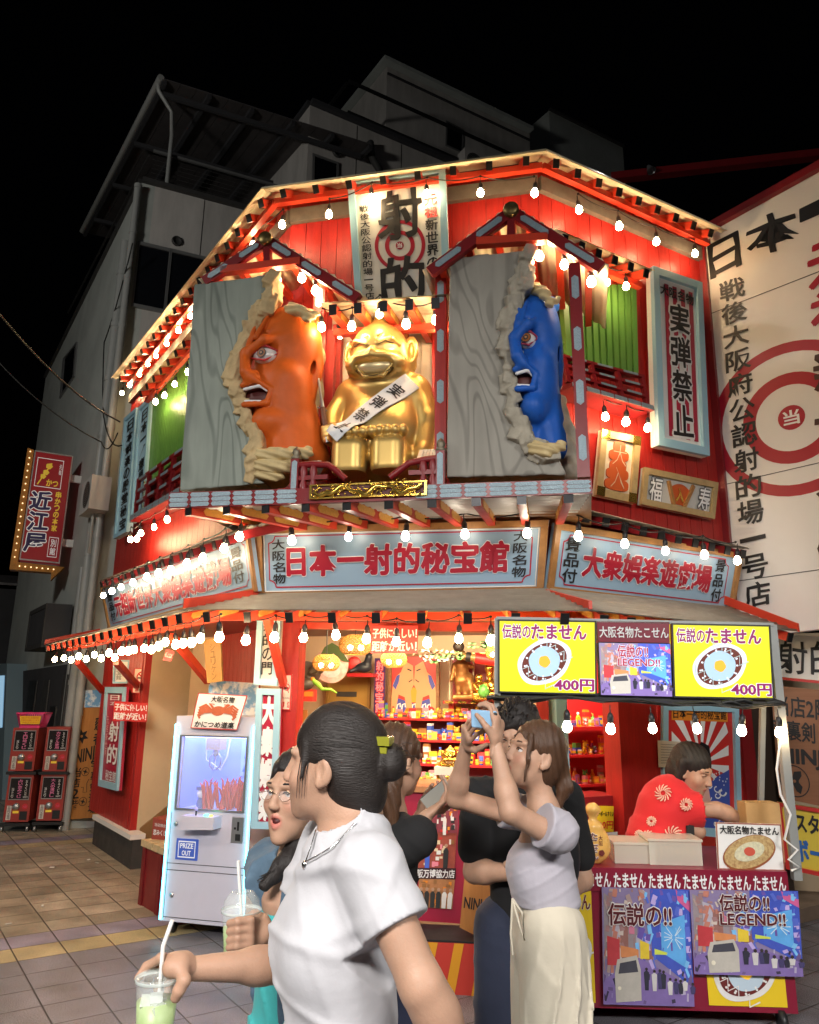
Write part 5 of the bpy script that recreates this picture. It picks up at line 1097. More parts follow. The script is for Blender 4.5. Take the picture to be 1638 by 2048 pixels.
# ---------------------------------------------------------------- the golden seated figure
def laughing(name, label, pl, cx, cy, s, h, seat, sash=True):
    L = Loc(pl); k = (L.xz(cx + 50, cy)[0] - L.xz(cx - 50, cy)[0]) / 100 * s; B = L.xz(cx, cy)
    T = thing(name, label, 'statue', L.t1(V3(B[0], 0, B[1] - 252 * k)))
    tl = [0.]
    def J(x, y, d):                            # all in pixels of the photograph; the head nods
        if tl[0]: ca, sa = math.cos(tl[0]), math.sin(tl[0]); y, d = 46 + (y - 46) * ca + d * sa, d * ca - (y - 46) * sa
        return V3(B[0] + x * k, d * k, B[1] - y * k)
    f = SDF(J(-125, 256, -95), J(125, -70, 110), h)
    E = lambda c, r, kk=8, op='+': f.ell(J(*c), np.array(r) * k, k=kk * k, op=op)
    Cp = lambda a, b, ra, rb, kk=8, op='+': f.cap(J(*a), J(*b), ra * k, rb * k, k=kk * k, op=op)
    E((0, 160, -10), (92, 66, 92)); E((0, 105, -10), (74, 52, 66), 20); Cp((-58, 72, -12), (58, 72, -12), 36, 36, 25)
    E((0, 170, 22), (72, 48, 58), 20)
    tl[0] = .26
    E((0, -4, 4), (55, 56, 56), 4); E((0, 26, 12), (60, 42, 42), 14); Cp((0, -54, 2), (0, -70, 2), 17, 8, 10)          # head, jowls, topknot
    for sx in (-1, 1):
        E((sx * 60, -4, -2), (13, 12, 30), 6); E((sx * 62, -2, 10), (6, 8, 18), 4, '-'); E((sx * 60, 24, -2), (9, 9, 12), 6)
        E((sx * 36, 24, 44), (22, 20, 18), 10)                                                                     # cheeks
        Cp((sx * 10, -12, 56), (sx * 34, -20, 46), 4.5, 5, 4); Cp((sx * 34, -20, 46), (sx * 46, -10, 36), 5, 3, 4)              # laughing lids
        Cp((sx * 9, -24, 54), (sx * 24, -32, 50), 2.2, 1.6, 2, '-')
        E((sx * 8, 14, 66), (7, 6, 6), 4)
    E((0, 8, 66), (9, 10, 13), 6)
    E((0, 30, 56), (38, 26, 20), 5, '-'); E((0, 15, 52), (42, 22, 12), 6)                                                 # grin
    Cp((-36, 26, 50), (-18, 48, 58), 4, 4, 3); Cp((-18, 48, 58), (18, 48, 58), 4, 4, 3); Cp((36, 26, 50), (18, 48, 58), 4, 4, 3)
    tl[0] = 0.
    Cp((-70, 78, -6), (-88, 128, 20), 24, 22); Cp((-88, 128, 20), (-78, 168, 52), 21, 16); E((-76, 174, 58), (20, 20, 22), 6)
    for i in range(4): Cp((-88 + i * 1.5, 164 + i * 8, 70), (-66, 165 + i * 8, 78), 5.5, 5.5, 3)
    Cp((70, 78, -6), (94, 140, 6), 25, 23); Cp((94, 140, 6), (92, 200, 30), 22, 17); E((90, 214, 38), (18, 18, 20), 6)
    for sx in (-1, 1):                                                                                             # soles towards the street
        Cp((sx * 46, 215, -10), (sx * 36, 218, 50), 38, 34, 14); f.box(J(sx * 36, 226, 72), np.array((32, 25, 40)) * k, None, 22 * k, 10 * k)
        for i in range(5): E((sx * (8 + i * 14.2), 181 + abs(i - 1) * .8, 84), (8.2 if i else 9.5, 13, 11), 2.5)
    Cp((0, 200, 104), (0, 256, 104), 3.5, 4, 4, '-')
    if seat: f.box(J(0, 268, 10), np.array((98, 90, 14)) * k, None, 4 * k, 0)
    m = M(); f.into(m, GOLD if sash else GOLDB, True, L.tf); m.build('body', T)
    tl[0] = .26; g = SDF(np.minimum(J(-50, 60, 0), J(-50, 60, 90)) - .03 * s, np.maximum(J(50, 0, 90), J(50, 0, 0)) + .03 * s, h); _ = (J(-50, 60, 20), J(50, 5, 80), h); g.ell(J(0, 30, 46), np.array((36, 17, 16)) * k, k=0); g.plane(J(0, 24, 0), V3(0, .2, 1)); m = M(); g.into(m, mat('pale_gold_teeth', (.85, .68, .36), .35, metal=.5), True, L.tf); m.build('teeth', T)
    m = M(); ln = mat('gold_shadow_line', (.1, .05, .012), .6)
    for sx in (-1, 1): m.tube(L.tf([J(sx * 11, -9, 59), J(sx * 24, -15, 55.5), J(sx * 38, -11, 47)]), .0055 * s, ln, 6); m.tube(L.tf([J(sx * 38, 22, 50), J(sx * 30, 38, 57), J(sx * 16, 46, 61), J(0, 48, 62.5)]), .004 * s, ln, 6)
    m.build('face_lines', T); tl[0] = 0.
    if sash:
        P = []
        for t in np.linspace(0, 1, 26):
            x, y = 66 - 132 * t, 66 + 122 * t; P.append((x, y))
        m = M(); vs = []; rows = []
        # the band hugs the chest: march each point in until it meets the body
        def hug(x, y):
            for d in np.arange(115, -60, -1.):
                p = J(x, y, d); i = np.round((p - f.o) / f.h).astype(int)
                if (i < 0).any() or (i >= f.n).any(): continue
                if f.f[tuple(i)] < .004: return d
            return -20
        t_ = nrm(np.array([-132, 122])); nn = np.array([-t_[1], t_[0]]) * -1
        g = [[hug(x + nn[0] * w, y + nn[1] * w) for w in np.linspace(-19, 19, 7)] for x, y in P]; g = np.array(g)
        for _ in range(3): g[1:-1] = np.maximum(g[1:-1], (g[:-2] + g[2:]) / 2 - .3); g = (g + np.roll(g, 0)) / 2
        for lift in (3.5, 1.0):
            for i, (x, y) in enumerate(P):
                for j, w in enumerate(np.linspace(-19, 19, 7)): vs.append(J(x + nn[0] * w, y + nn[1] * w, g[i, j] + lift))
        fs = [(i * 7 + j, i * 7 + j + 1, (i + 1) * 7 + j + 1, (i + 1) * 7 + j) for i in range(25) for j in range(6)]; m.add(L.tf(vs), fs + [tuple(q + 26 * 7 for q in ff) for ff in fs], mat('white_sash', (.8, .8, .8), .7), True); m.build('sash', T)
        m = M()
        for c, t in zip('実弾禁止', (.2, .42, .63, .84)):
            x, y = 66 - 132 * t, 66 + 122 * t; d = hug(x, y) + 5.5; v, ff = text2d(c, .014); lo, hi = v.min(0), v.max(0); w = (v - (lo + hi) / 2) / (hi - lo).max() * 27
            # characters stand along the band
            pts = []
            for a, b in w: ax = x + a * .78 + b * .62 * 1; ay = y - b * .78 + a * .62; pts.append(J(ax, ay, 0))
            out = []
            for (a, b), p in zip(w, pts):
                px, py = (p[0] - B[0]) / k, (B[1] - p[2]) / k
                i = np.clip(((66 - px) + (py - 66)) / 254 * 25, 0, 25); j = np.clip(((px - P[0][0]) * nn[0] + (py - P[0][1]) * nn[1] + 19) / 38 * 6, 0, 6)
                i0, j0 = int(min(i, 24)), int(min(j, 5)); fi, fj = i - i0, j - j0
                dd = g[i0, j0] * (1 - fi) * (1 - fj) + g[i0 + 1, j0] * fi * (1 - fj) + g[i0, j0 + 1] * (1 - fi) * fj + g[i0 + 1, j0 + 1] * fi * fj
                out.append(J(px, py, dd + 5.2))
            m.add(L.tf(out), ff, INK)
        m.build('sash_lettering', T)
        m = M(); P0, P1, P2 = J(-82, 172, 72), J(-96, 108, 66), J(-112, 26, 62); m.tube(L.tf([P0 + (P0 - P1) * .35, P1]), [.018, .015], STEEL, 8); m.tube(L.tf([P1, P2]), [.009, .008], STEEL, 8); m.tube(L.tf([P0 + (P0 - P1) * .1, P1 + (P0 - P1) * .25]), .021, mat('gun_wood', (.16, .06, .03), .4), 8)
        m.tube(L.tf([P1 + (P0 - P1) * .3 + V3(-.04, 0, .02), P1 + (P0 - P1) * .3 + V3(.03, 0, -.01)]), .006, STEEL, 6); tag(m.build('toy_rifle'), 'short toy rifle held upright in the fist of the golden statue', 'toy gun')
    return T
laughing('golden_statue', 'large golden laughing figure with a white lettered sash, seated in the lit alcove', PF.off(.42), 757, 716, 1.0, .0056, False)
# ================================================================ food cart with lit panels
dC = dirv(92.6); w0 = hor(1590, 2040); pC = Pl(w0 + V3(0, -.03, 0), dC)
YB = mat('lit_yellow_panel', (.66, .62, .02), .35, emit=.55, ecol=(.8, .78, .0)); MAR = mat('maroon_panel', (.22, .008, .03), .35)
LPUR = mat('magenta_ink', (.42, .01, .2), .4); LW = mat('lit_white', (.8, .82, .85), .35, emit=.45, ecol=(.75, .85, 1)); LBRN = mat('sauce_brown', (.2, .03, .015), .4); LEGG = mat('egg_white_blue', (.5, .68, .8), .35, emit=.3, ecol=(.45, .75, 1)); YOLK = mat('yolk_orange', (.9, .5, .05), .35, emit=.35, ecol=(1, .55, .02)); LCY = mat('mayo_line', (.75, .9, .92), .4)
PW = mat('printed_white', (.75, .74, .72), .4); PEGG = mat('printed_egg', (.5, .62, .72), .4); PYEL = mat('printed_yellow', (.78, .55, .02), .4); PBRN = mat('printed_brown', (.14, .018, .015), .4)
def cracker(m, q, u, v, r, lit=True, e=.004):
    a, b, c, d = (LW, LBRN, LEGG, YOLK) if lit else (PW, PBRN, PEGG, YOLK)
    rot = -.5
    m.disc(q, u, v, r, a, e, 40, ry=r * .74, rot=rot, wob=.02); m.disc(q, u, v, r * .84, b, e + .002, 40, ry=r * .6, rot=rot)
    m.disc(q, u - .0, v, r * .56, c, e + .004, 32, ry=r * .52, rot=rot, wob=.02); m.disc(q, u, v, r * .2, d, e + .006, 20, wob=.05)
    rr = random.Random(4)
    for k in range(26):
        a_ = k * .2417 * 2 + .1; rad = r * rr.uniform(.62, .76); x, y = rad * math.cos(a_), .74 * rad * math.sin(a_); x, y = x * math.cos(rot) - y * math.sin(rot), x * math.sin(rot) + y * math.cos(rot)
        m.disc(q, u + x / q.w, v + y / q.h, r * .035, a, e + .006, 8)
    for s in (-1, 1):
        pts = []
        for k in range(9):
            x, y = -r * .72 + k * r * .18, s * r * .58 + (r * .17 if k % 2 else -r * .12); x, y = (x * math.cos(.6 if s < 0 else .6) - y * math.sin(.6), x * math.sin(.6) + y * math.cos(.6)); pts.append((u + x / q.w, v + y / q.h))
        m.stroke(q, pts, r * .045, LCY if lit else PW, e + .008)
def streetpic(q, T, lit, words, name='picture'):
    k = 'lit_' if lit else 'printed_'
    def c(n, col, e=1.): return mat('%s%s_%d' % (k, n, int(100 * e)), col, .2 if not lit else .3, emit=.75 * e if lit else 0, var=.35, vscale=14)
    m = M(); rr = random.Random(9)
    m.rect(q, 0, 0, 1, 1, c('dusk', (.25, .2, .36)), .002)
    for i in range(7): x = .02 + i * .09; m.poly(q, [(x, .62), (x, .05 + .09 * i), (x + .1, .1 + .085 * i), (x + .1, .62)], c('tower%d' % (i % 3), [(.3, .25, .27), (.45, .42, .5), (.3, .14, .12)][i % 3]), .003 + i * .0002)
    m.poly(q, [(.55, 0), (1, 0), (1, .85), (.55, .58)], c('blue_front', (.06, .1, .5)), .005); m.poly(q, [(.66, .3), (.93, .22), (.93, .68), (.66, .55)], c('blue_screen', (.12, .4, .8)), .006); m.poly(q, [(.84, 0), (1, .1), (1, .2), (.86, .1)], c('pink_neon', (.6, .12, .3)), .006)
    for i in range(10): a = rr.uniform(0, 6.28); m.stroke(q, [(.8 + .02 * math.cos(a), .42 + .02 * math.sin(a)), (.8 + .11 * math.cos(a), .42 + .13 * math.sin(a))], q.w * .008, c('glare', (.6, .75, .85)), .007)
    m.poly(q, [(0, 1), (0, .8), (.4, .6), (1, .84), (1, 1)], c('violet_road', (.22, .15, .4)), .006)
    for x, y, w, h, cc in ((.42, .45, .1, .16, (.75, .55, .05)), (.05, .42, .14, .25, (.5, .05, .06)), (.2, .5, .2, .1, (.65, .25, .1)), (.58, .52, .14, .05, (.6, .7, .1)), (.3, .3, .06, .1, (.6, .2, .3))): m.poly(q, [(x, y), (x + w, y + .03), (x + w, y + h), (x, y + h)], c('sign%d' % int(x * 100), cc), .007)
    m.poly(q, [(.16, .62), (.38, .58), (.42, .7), (.42, .96), (.14, .98), (.13, .75)], c('van_body', (.5, .47, .42)), .008); m.poly(q, [(.19, .65), (.37, .62), (.39, .72), (.17, .74)], c('van_glass', (.06, .06, .08)), .009); m.disc(q, .18, .86, q.w * .02, c('van_lamp', (.8, .75, .6)), .01, 12)
    for i in range(9):
        x, y = .5 + .06 * i + rr.uniform(-.02, .02), .68 + rr.uniform(-.03, .03) + .012 * i; h = .2 - .012 * i; cl = c('crowd%d' % (i % 3), [(.03, .03, .05), (.6, .58, .58), (.06, .05, .14)][i % 3])
        m.poly(q, [(x - .02, y + h), (x - .03, y + .05), (x, y + .03), (x + .03, y + .05), (x + .02, y + h)], cl, .009 + i * .0003); m.disc(q, x, y + .02, q.w * .016, c('crowd_head', (.04, .03, .03)), .012, 10)
    for i in range(170):
        x, y = rr.random(), rr.random(); pal = [(.5, .2, .15), (.6, .5, .45), (.35, .2, .2), (.42, .3, .28)] if x + .25 * y < .5 else [(.1, .15, .6), (.2, .5, .85), (.5, .4, .75), (.15, .1, .4)]
        if y > .72: pal = [(.05, .04, .08), (.3, .22, .5), (.15, .1, .25), (.45, .4, .55)]
        a, w, h = rr.uniform(-.5, .5), rr.uniform(.006, .028), rr.uniform(.01, .05); j = rr.randrange(4); k2 = '_%d%d' % (pal[0][0] * 100, j); P = [(x + (dx * w - dy * h * a) , y + (dy * h + dx * w * a)) for dx, dy in ((-1, -1), (1, -1), (1, 1), (-1, 1))]
        m.poly(q, [(min(.99, max(.01, u)), min(.99, max(.01, v))) for u, v in P], c('fleck' + k2, pal[j]), .0052 + i * .000008)
    ink = mat('headline_ink' if not lit else 'headline_lit', (.09, .005, .01) if not lit else (.5, .03, .08), .4, emit=.25 if lit else 0)
    for t, (u0, v0, u1, v1) in words: m.text(q, t, u0, v0, u1, v1, ink, .02, .016, PW if not lit else LW, .05)
    m.build(name, T)
CT = thing('food_cart', 'red wheeled food cart with yellow panels and street photographs, at the lower right', 'food cart', pC.at(1400, 2007) * V3(1, 1, 0))
xl, xr = pC.at(1040, 1850), pC.at(1602, 1850); zt_, zb_ = pC.at(1400, 1724)[2], pC.at(1400, 2007)[2]; xl[2] = xr[2] = 0; bk_ = -pC.n * .72
m = M(); m.prism([xl + UP * zb_, xr + UP * zb_, xr + UP * (zt_ - .12), xl + UP * (zt_ - .12)], bk_, MAR); m.build('body', CT)
m = M(); g0, g1 = xl + pC.n * .012 - dC * .01, xr + pC.n * .012 + dC * .01; m.prism([g0 + UP * (zt_ - .118), g1 + UP * (zt_ - .118), g1 + UP * zt_, g0 + UP * zt_], bk_ * 1.02, MAR); m.build('worktop', CT)
q = Quad(g0 + UP * zt_, g1 + UP * zt_, g1 + UP * (zt_ - .118), g0 + UP * (zt_ - .118)); m = M()
for i in range(8): m.text(q, 'たません', .012 + i * .1235, .2, .125 + i * .1235, .82, WHI, .025)
m.build('band_lettering', CT)
qf = Quad(xl + UP * (zt_ - .13), xr + UP * (zt_ - .13), xr + UP * zb_, xl + UP * zb_)
def onq(q, p): return ((p - q.c[0]) @ nrm(q.c[1] - q.c[0]) / q.w, (q.c[0][2] - p[2]) / q.h)
def subq(pl, tl, tr, br, bl): return qp(pl, tl, tr, br, bl)
for (x0, x1, y0, y1, lab) in ((1062, 1216, 1767, 1996, 1), (1420, 1600, 1767, 1996, 2)):
    q = qrect(pC.off(.006), x0, y0, x1, y1); m = M(); m.rect(q, 0, 0, 1, 1, PYEL, 0, .004)
    m.text(q, '伝説のたません', -.0 + .02, .05, .98, .2, PBRN, .02, .003, PW, .05) if lab == 1 else None
    cracker(m, q, .5, .62 if lab == 1 else .7, q.w * (.5 if lab == 1 else .44), False); m.build('picture_panel', CT)
for j, (x, y) in enumerate([(1590, 2040), (1120, 2040)]):
    for b in (0, .6):
        c = pC.at(x, 2030); c = V3(c[0], c[1], .05) - pC.n * b; m = M(); m.lathe(c - dC * .015, [(.001, 0), (.05, 0), (.05, .03), (.001, .03)], PLAST, 18, axis=dC); m.bar(c + UP * .02, V3(c[0], c[1], zb_), .05, .05, BLACK); m.build('wheel', CT)
m = M(); ptop = pC.at(1548, 1232); pbot = pC.at(1612, 1740); GREYP = mat('grey_post', (.3, .31, .3), .45, metal=.3, var=.2)
m.bar(pbot - pC.n * .0, ptop, .045, .045, GREYP); m.build('post', CT); m = M(); p0, p1 = pC.at(1012, 1740), pC.at(1000, 1232); m.bar(p0, p1, .035, .035, GREYP); m.build('post', CT); m = M(); m.bar(pbot - pC.n * .5, ptop - pC.n * .1, .03, .03, GREYP); m.build('post', CT)
m = M(); m.bar(pC.off(.02).at(998, 1232), pC.off(.02).at(1552, 1231), .02, .02, GREYP); m.bar(pC.off(-.01).at(1003, 1384), pC.off(-.01).at(1565, 1384), .03, .04, PLAST); m.build('rail', CT)
pS2 = pC.off(.03)
for j, (c4) in enumerate((((1002, 1235), (1197, 1233), (1202, 1380), (1006, 1380)), ((1349, 1234), (1545, 1233), (1557, 1380), (1357, 1381)))):
    q = qp(pS2, *c4); T = thing('lit_menu_panel', ['left', 'right'][j] + ' glowing yellow menu panel of a sauced cracker, on top of the food cart', 'sign', q(.5, 1))
    m = M(); m.rect(q, 0, 0, 1, 1, YB, 0, .05); m.build('panel', T); m = M(); m.frame(q, -.005, -.006, 1.005, 1.006, .018, .022, PLAST, .004, .03); m.build('frame', T)
    m = M(); m.text(q, '伝説の', .04, .06, .33, .26, LPUR, .02, .007, LW, .05); m.text(q, 'たません', .34, .06, .9, .26, LPUR, .03, .007, LW, .05); cracker(m, q, .47, .57, q.w * .29); m.text(q, '400円', .57, .8, .97, .96, LPUR, .03, .016, LW, .06); m.build('print', T)
q = qp(pS2, (1199, 1233), (1344, 1231), (1346, 1273), (1203, 1274)); T = thing('title_strip', 'maroon strip of white characters between the two yellow menu panels', 'sign', q(.5, 1)); m = M(); m.rect(q, 0, 0, 1, 1, MAR, 0, .04); m.build('board', T); m = M(); m.text(q, '大阪名物たこせん', .02, .25, .98, .8, WHI, .015); m.build('lettering', T)
q = qp(pS2, (1204, 1276), (1346, 1275), (1353, 1380), (1211, 1380)); T = thing('video_screen', 'glowing video screen between the two yellow menu panels', 'screen', q(.5, 1)); m = M(); m.rect(q, -.01, -.01, 1.01, 1.01, PLAST, -.003, .05); m.build('casing', T)
streetpic(q, T, True, [('伝説の!!', (.25, .04, .68, .28)), ('LEGEND!!', (.25, .3, .84, .44))])
q = qp(pC.off(.025), (1222, 1764), (1397, 1765), (1413, 1998), (1231, 1998)); T = thing('street_photo_poster', 'left street photograph poster on the cart front, under one line of heavy lettering', 'poster', q(.5, 1)); streetpic(q, T, False, [('伝説の!!', (.06, .13, .78, .33))])
q = qp(pC.off(.045), (1398, 1765), (1614, 1762), (1629, 1933), (1411, 1933)); T = thing('street_photo_poster', 'right street photograph poster on the cart front, with the word LEGEND', 'poster', q(.5, 1)); streetpic(q, T, False, [('伝説の!!', (.26, .04, .72, .25)), ('LEGEND!!', (.26, .27, .86, .41))])
# things on the cart
top = lambda px, py: hor(px, py, zt_)
q = Quad(pC.off(-.02).at(1447, 1629), pC.off(-.02).at(1577, 1630), pC.off(-.02).at(1588, 1723), pC.off(-.02).at(1454, 1723)); T = sign('menu_placard', 'white placard of a sauced omelette cracker standing on the right end of the cart', q, WHITE, .012, mat('placard_edge', (.35, .12, .08), .5), .006, 'placard', ft=.002)
m = M(); m.text(q, '大阪名物たません', .05, .06, .95, .24, INK, .025); cu, cv = .48, .63; m.disc(q, cu, cv, q.w * .42, mat('okonomi_rim', (.3, .09, .03), .5), .004, 36, ry=q.w * .24, rot=-.35); m.disc(q, cu, cv - .02, q.w * .4, mat('okonomi_top', (.66, .5, .22), .5, var=1, vscale=60, col2=(.3, .14, .05)), .006, 36, ry=q.w * .22, rot=-.35); m.disc(q, cu, cv - .03, q.w * .24, mat('okonomi_mayo', (.7, .66, .45), .5, var=.6, vscale=80), .008, 30, ry=q.w * .13, rot=-.35); m.disc(q, cu, cv - .03, q.w * .085, mat('pickled_red', (.6, .1, .06), .4), .01, 20, ry=q.w * .065); m.build('picture', T)
PC = mat('clear_plastic', (.85, .8, .68), .18, alpha=.38, spec=.6); KR = mat('cracker_tan', (.62, .36, .12), .6, var=.5, vscale=20)
for (x0, x1, d0, h, lab) in ((1248, 1330, .1, .1, 'smaller clear plastic tub on the cart, left of the larger tub'), (1318, 1424, .08, .125, 'larger clear plastic tub on the cart beside the omelette placard')):
    a, b = pC.off(-d0).at(x0, 1720), pC.off(-d0).at(x1, 1720); a[2] = b[2] = zt_ + .002; T = thing('plastic_tub', lab, 'container', (a + b) / 2, 'plastic tubs on the cart'); m = M(); d = -pC.n * .22; t = .004
    m.prism([a, b, b + UP * h, a + UP * h], d * .02, PC); m.prism([a + d * .98, b + d * .98, b + d * .98 + UP * h, a + d * .98 + UP * h], d * .02, PC); m.prism([a + d * .022, a + d * .978, a + d * .978 + UP * h, a + d * .022 + UP * h], dC * t, PC); m.prism([b + d * .022, b + d * .978, b + d * .978 + UP * h, b + d * .022 + UP * h], -dC * t, PC); m.build('tub', T)
    m = M(); c = (a + b) / 2 + d / 2
    for k in range(9): m.lathe(a + (b - a) * (.1 + .1 * k) + d * .5 + UP * h * .45, [(.001, -.004), (h * .4, -.004), (h * .4, .004), (.001, .004)], KR, 14, axis=dC)
    m.build('crackers', T); m = M(); m.prism([a - d * .03 - dC * .006 + UP * h, b - d * .03 + dC * .006 + UP * h, b + d * 1.03 + dC * .006 + UP * h, a + d * 1.03 - dC * .006 + UP * h], UP * .012, mat('tub_lid', (.8, .75, .62), .25, alpha=.6)); m.build('lid', T)
BAG = mat('snack_bag', (.78, .45, .12), .25, var=.5, vscale=9, coat=.4)
for j, (x, y0, s) in enumerate(((1208, 1632, 1.), (1166, 1650, .9))):
    b = pC.off(-.1 - .03 * j).at(x, 1720); b[2] = zt_; T = thing('snack_bag', ['front tied clear bag of orange crackers on the left of the cart', 'bag of orange crackers half hidden behind the bag in front of it'][j], 'snack bag', b, 'bags of crackers on the cart')
    f = SDF(b + V3(-.13, -.1, -.01), b + V3(.13, .1, .34), .008); f.ell(b + UP * .11, (.08 * s, .045, .115), k=0); f.ell(b + UP * .09, (.085 * s, .05, .09), k=.03); f.cap(b + UP * .2, b + UP * .235, .04, .014, k=.03); f.cap(b + UP * .235, b + UP * .28, .016, .045, k=.015); f.warp(lambda X, Y, Z: .004 * noise3(X, Y, Z, 90, 8)); f.plane(b, -UP); m = M(); f.into(m, BAG); m.build('bag', T)
    n = -V3(0, 1, 0); qq = Quad(b + V3(-.05, -.052, .17), b + V3(.05, -.052, .17), b + V3(.05, -.058, .03), b + V3(-.05, -.058, .03)); m = M(); m.text(qq, 'たこせん', .15, .0, .55, 1, PBRN, .02, .006, PW, .06, vert=True); m.text(qq, '大阪', .62, .1, .85, .5, PBRN, .01, .004, vert=True); m.disc(qq, .75, .75, .016, PBRN, .005, 14, wob=.1); m.build('print', T)
p = top(1130, 1700) - pC.n * .1; m = M(); m.abox(1.25, 4.95, zt_, 1.75, 5.25, zt_ + .05, BLACK); tag(m.build('griddle'), 'black hot plate on the cart in front of the cook', 'griddle')
m = M(); c = pC.off(-.3).at(1535, 1630); m.box(V3(c[0], c[1], zt_ + .16), (.1, 0, 0), (0, .06, 0), (0, 0, .16), mat('card_tan', (.5, .3, .12), .7, var=.3)); tag(m.build('cardboard_box'), 'open tan cardboard box behind the omelette placard', 'box')
# cables and bulbs along the lit panels
rr = random.Random(2); m = M()
for j in range(4):
    P = [pC.off(.05 + .01 * j).at(995 + i * 72, 1386 + rr.uniform(-2, 9) + (6 if i % 2 else 0)) for i in range(9)]; m.tube(P, .006, CABLE, 5)
for x, y in ((1000, 1392), (1470, 1390), (1560, 1388), (1495, 1386)): c = pC.off(.05).at(x, y); m.tube([c + V3(-.05, 0, .0), c + V3(0, -.01, .01), c + V3(.05, 0, -.005)], .014, CABLE, 6)
tag(m.build('cable_bundle'), 'tangle of black cables tied under the yellow menu panels', 'cable')
string([(1145, 1447), (1232, 1449), (1316, 1446), (1405, 1444), (1494, 1446)], pC.off(.06), 'below the yellow menu panels of the cart', 'bulbs on the food cart', 'c', cable=False, sc=.95)
put_bulb(pC.off(.06).at(1571, 1448), 'bulb at the right post of the food cart, just under the panel corner', 'bulbs on the food cart', 'b', .95)
m = M(); P = [pC.off(.05).at(x, y) for x, y in ((1572, 1460), (1566, 1520), (1575, 1570), (1596, 1610), (1585, 1660), (1612, 1680), (1594, 1700), (1618, 1715), (1600, 1722))]; m.tube(P, .007, WHITE, 6); tag(m.build('white_cable'), 'white cable winding down the right post of the food cart', 'cable')
# ================================================================ claw machine
a = hor(340, 1859, .075); b = hor(477, 1872, .075); ex = dirv(105); ey = V3(-ex[1], ex[0], 0); Wd = .66; pc_ = Pl(a, ex); Hh = pc_.at(384, 1443)[2]; z0 = .075; D = .56
CB = mat('claw_cabinet', (.54, .53, .62), .35, var=.1); CSD = mat('claw_side', (.66, .56, .52), .4, var=.1)
CM = thing('claw_machine', 'white claw crane cabinet with cyan light strips and a blue lit window', 'claw machine', a * V3(1, 1, 0) + ex * Wd / 2)
def cp(u, y, z): return a * V3(1, 1, 0) + ex * (u * Wd) + ey * y + UP * z
def cbox(m, u0, u1, y0, y1, za, zb, mt): m.prism([cp(u0, y0, za), cp(u1, y0, za), cp(u1, y0, zb), cp(u0, y0, zb)], ey * (y1 - y0), mt)
zA, zW0, zW1 = z0 + .02, z0 + (Hh - z0) * .535, z0 + (Hh - z0) * .905
m = M(); cbox(m, 0, 1, 0, D, zA, zW0, CB); m.build('lower_cabinet', CM)
m = M(); cbox(m, 0, 1, 0, D, zW1, Hh, CB); m.build('header', CM)
m = M()
for (u0, u1, y0, y1) in ((0, .07, 0, .05), (.93, 1, 0, .05), (0, .07, D - .05, D), (.93, 1, D - .05, D)): cbox(m, u0, u1, y0, y1, zW0, zW1, CB)
m.build('corner_pillar', CM)
qb = Quad(cp(.07, D - .045, zW1), cp(.93, D - .045, zW1), cp(.93, D - .045, zW0), cp(.07, D - .045, zW0)); m = M(); m.rect(qb, 0, 0, 1, 1, mat('claw_back', (.3, .4, .8), .4), 0, .02); m.rect(qb, .45, .04, .98, .62, mat('poster_paleblue', (.38, .55, .9), .5), .004)
MB_ = mat('mushroom_blue', (.06, .2, .6), .5); m.text(qb, '松茸', .68, .07, .97, .22, MB_, .02)
for u in (.56, .72, .88): m.poly(qb, [(u, .28), (u + .07, .3), (u + .05, .4), (u - .03, .56), (u - .08, .56), (u - .02, .4), (u - .06, .36)], MB_, .007)
m.prism([cp(.075, .05, zW0), cp(.075, D - .05, zW0), cp(.075, D - .05, zW1), cp(.075, .05, zW1)], ex * .006, MATS['claw_back']); m.build('back_panel', CM)
m = M(); cbox(m, .08, .92, .05, D - .05, zW1 - .02, zW1 - .002, mat('claw_lamp', (.6, .7, 1), .4, emit=9, ecol=(.3, .4, 1))); m.build('ceiling_lamp', CM)
CG = mat('clear_glass', (.9, .95, 1), .03, alpha=.12, spec=.6)
q = Quad(cp(.07, -.002, zW1), cp(.93, -.002, zW1), cp(.93, -.002, zW0), cp(.07, -.002, zW0)); m = M(); m.rect(q, .02, .01, .98, .99, CG, .0, .004); m.build('glass', CM); m = M(); m.frame(q, 0, 0, 1, 1, .03, .025, STEEL, .006, .01); m.rect(q, .0, .015, .012, .1, STEEL, .006); m.build('window_frame', CM)
LED = mat('cyan_led', (.3, .9, 1), .4, emit=5., ecol=(.12, .8, 1)); m = M()
for u in (.012, .988): m.tube([cp(u, -.012, z0 + .03), cp(u, -.012, Hh - .06)], .0095, LED, 8)
m.tube([cp(1.0, .02, Hh + .005), cp(1.0, D - .02, Hh + .005)], .008, LED, 6); m.build('light_strip', CM)
qs_ = Quad(cp(1.002, .05, zW1), cp(1.002, D - .05, zW1), cp(1.002, D - .05, zA), cp(1.002, .05, zA)); hS = zW1 - zA
m = M(); cbox(m, 1.0, 1.004, .0, D, zA, zW0, CSD); cbox(m, 1.0, 1.004, 0, D, zW1, Hh, CSD); cbox(m, 1.0, 1.004, 0, .07, zW0, zW1, CSD); cbox(m, 1.0, 1.004, D - .09, D, zW0, zW1, CSD); m.build('side_panel', CM)
qd_ = Quad(cp(0, 0, zW0), cp(1, 0, zW0), cp(1, 0, zA), cp(0, 0, zA)); m = M()
for v in (.485, .545): m.rect(qd_, .02, v, .98, v + .006, DKGREY, .002)
for u in (.03, .965): m.rect(qd_, u, .02, u + .008, .98, DKGREY, .002)
m.rect(qd_, .03, .96, .97, .967, DKGREY, .002); m.build('door_seams', CM)
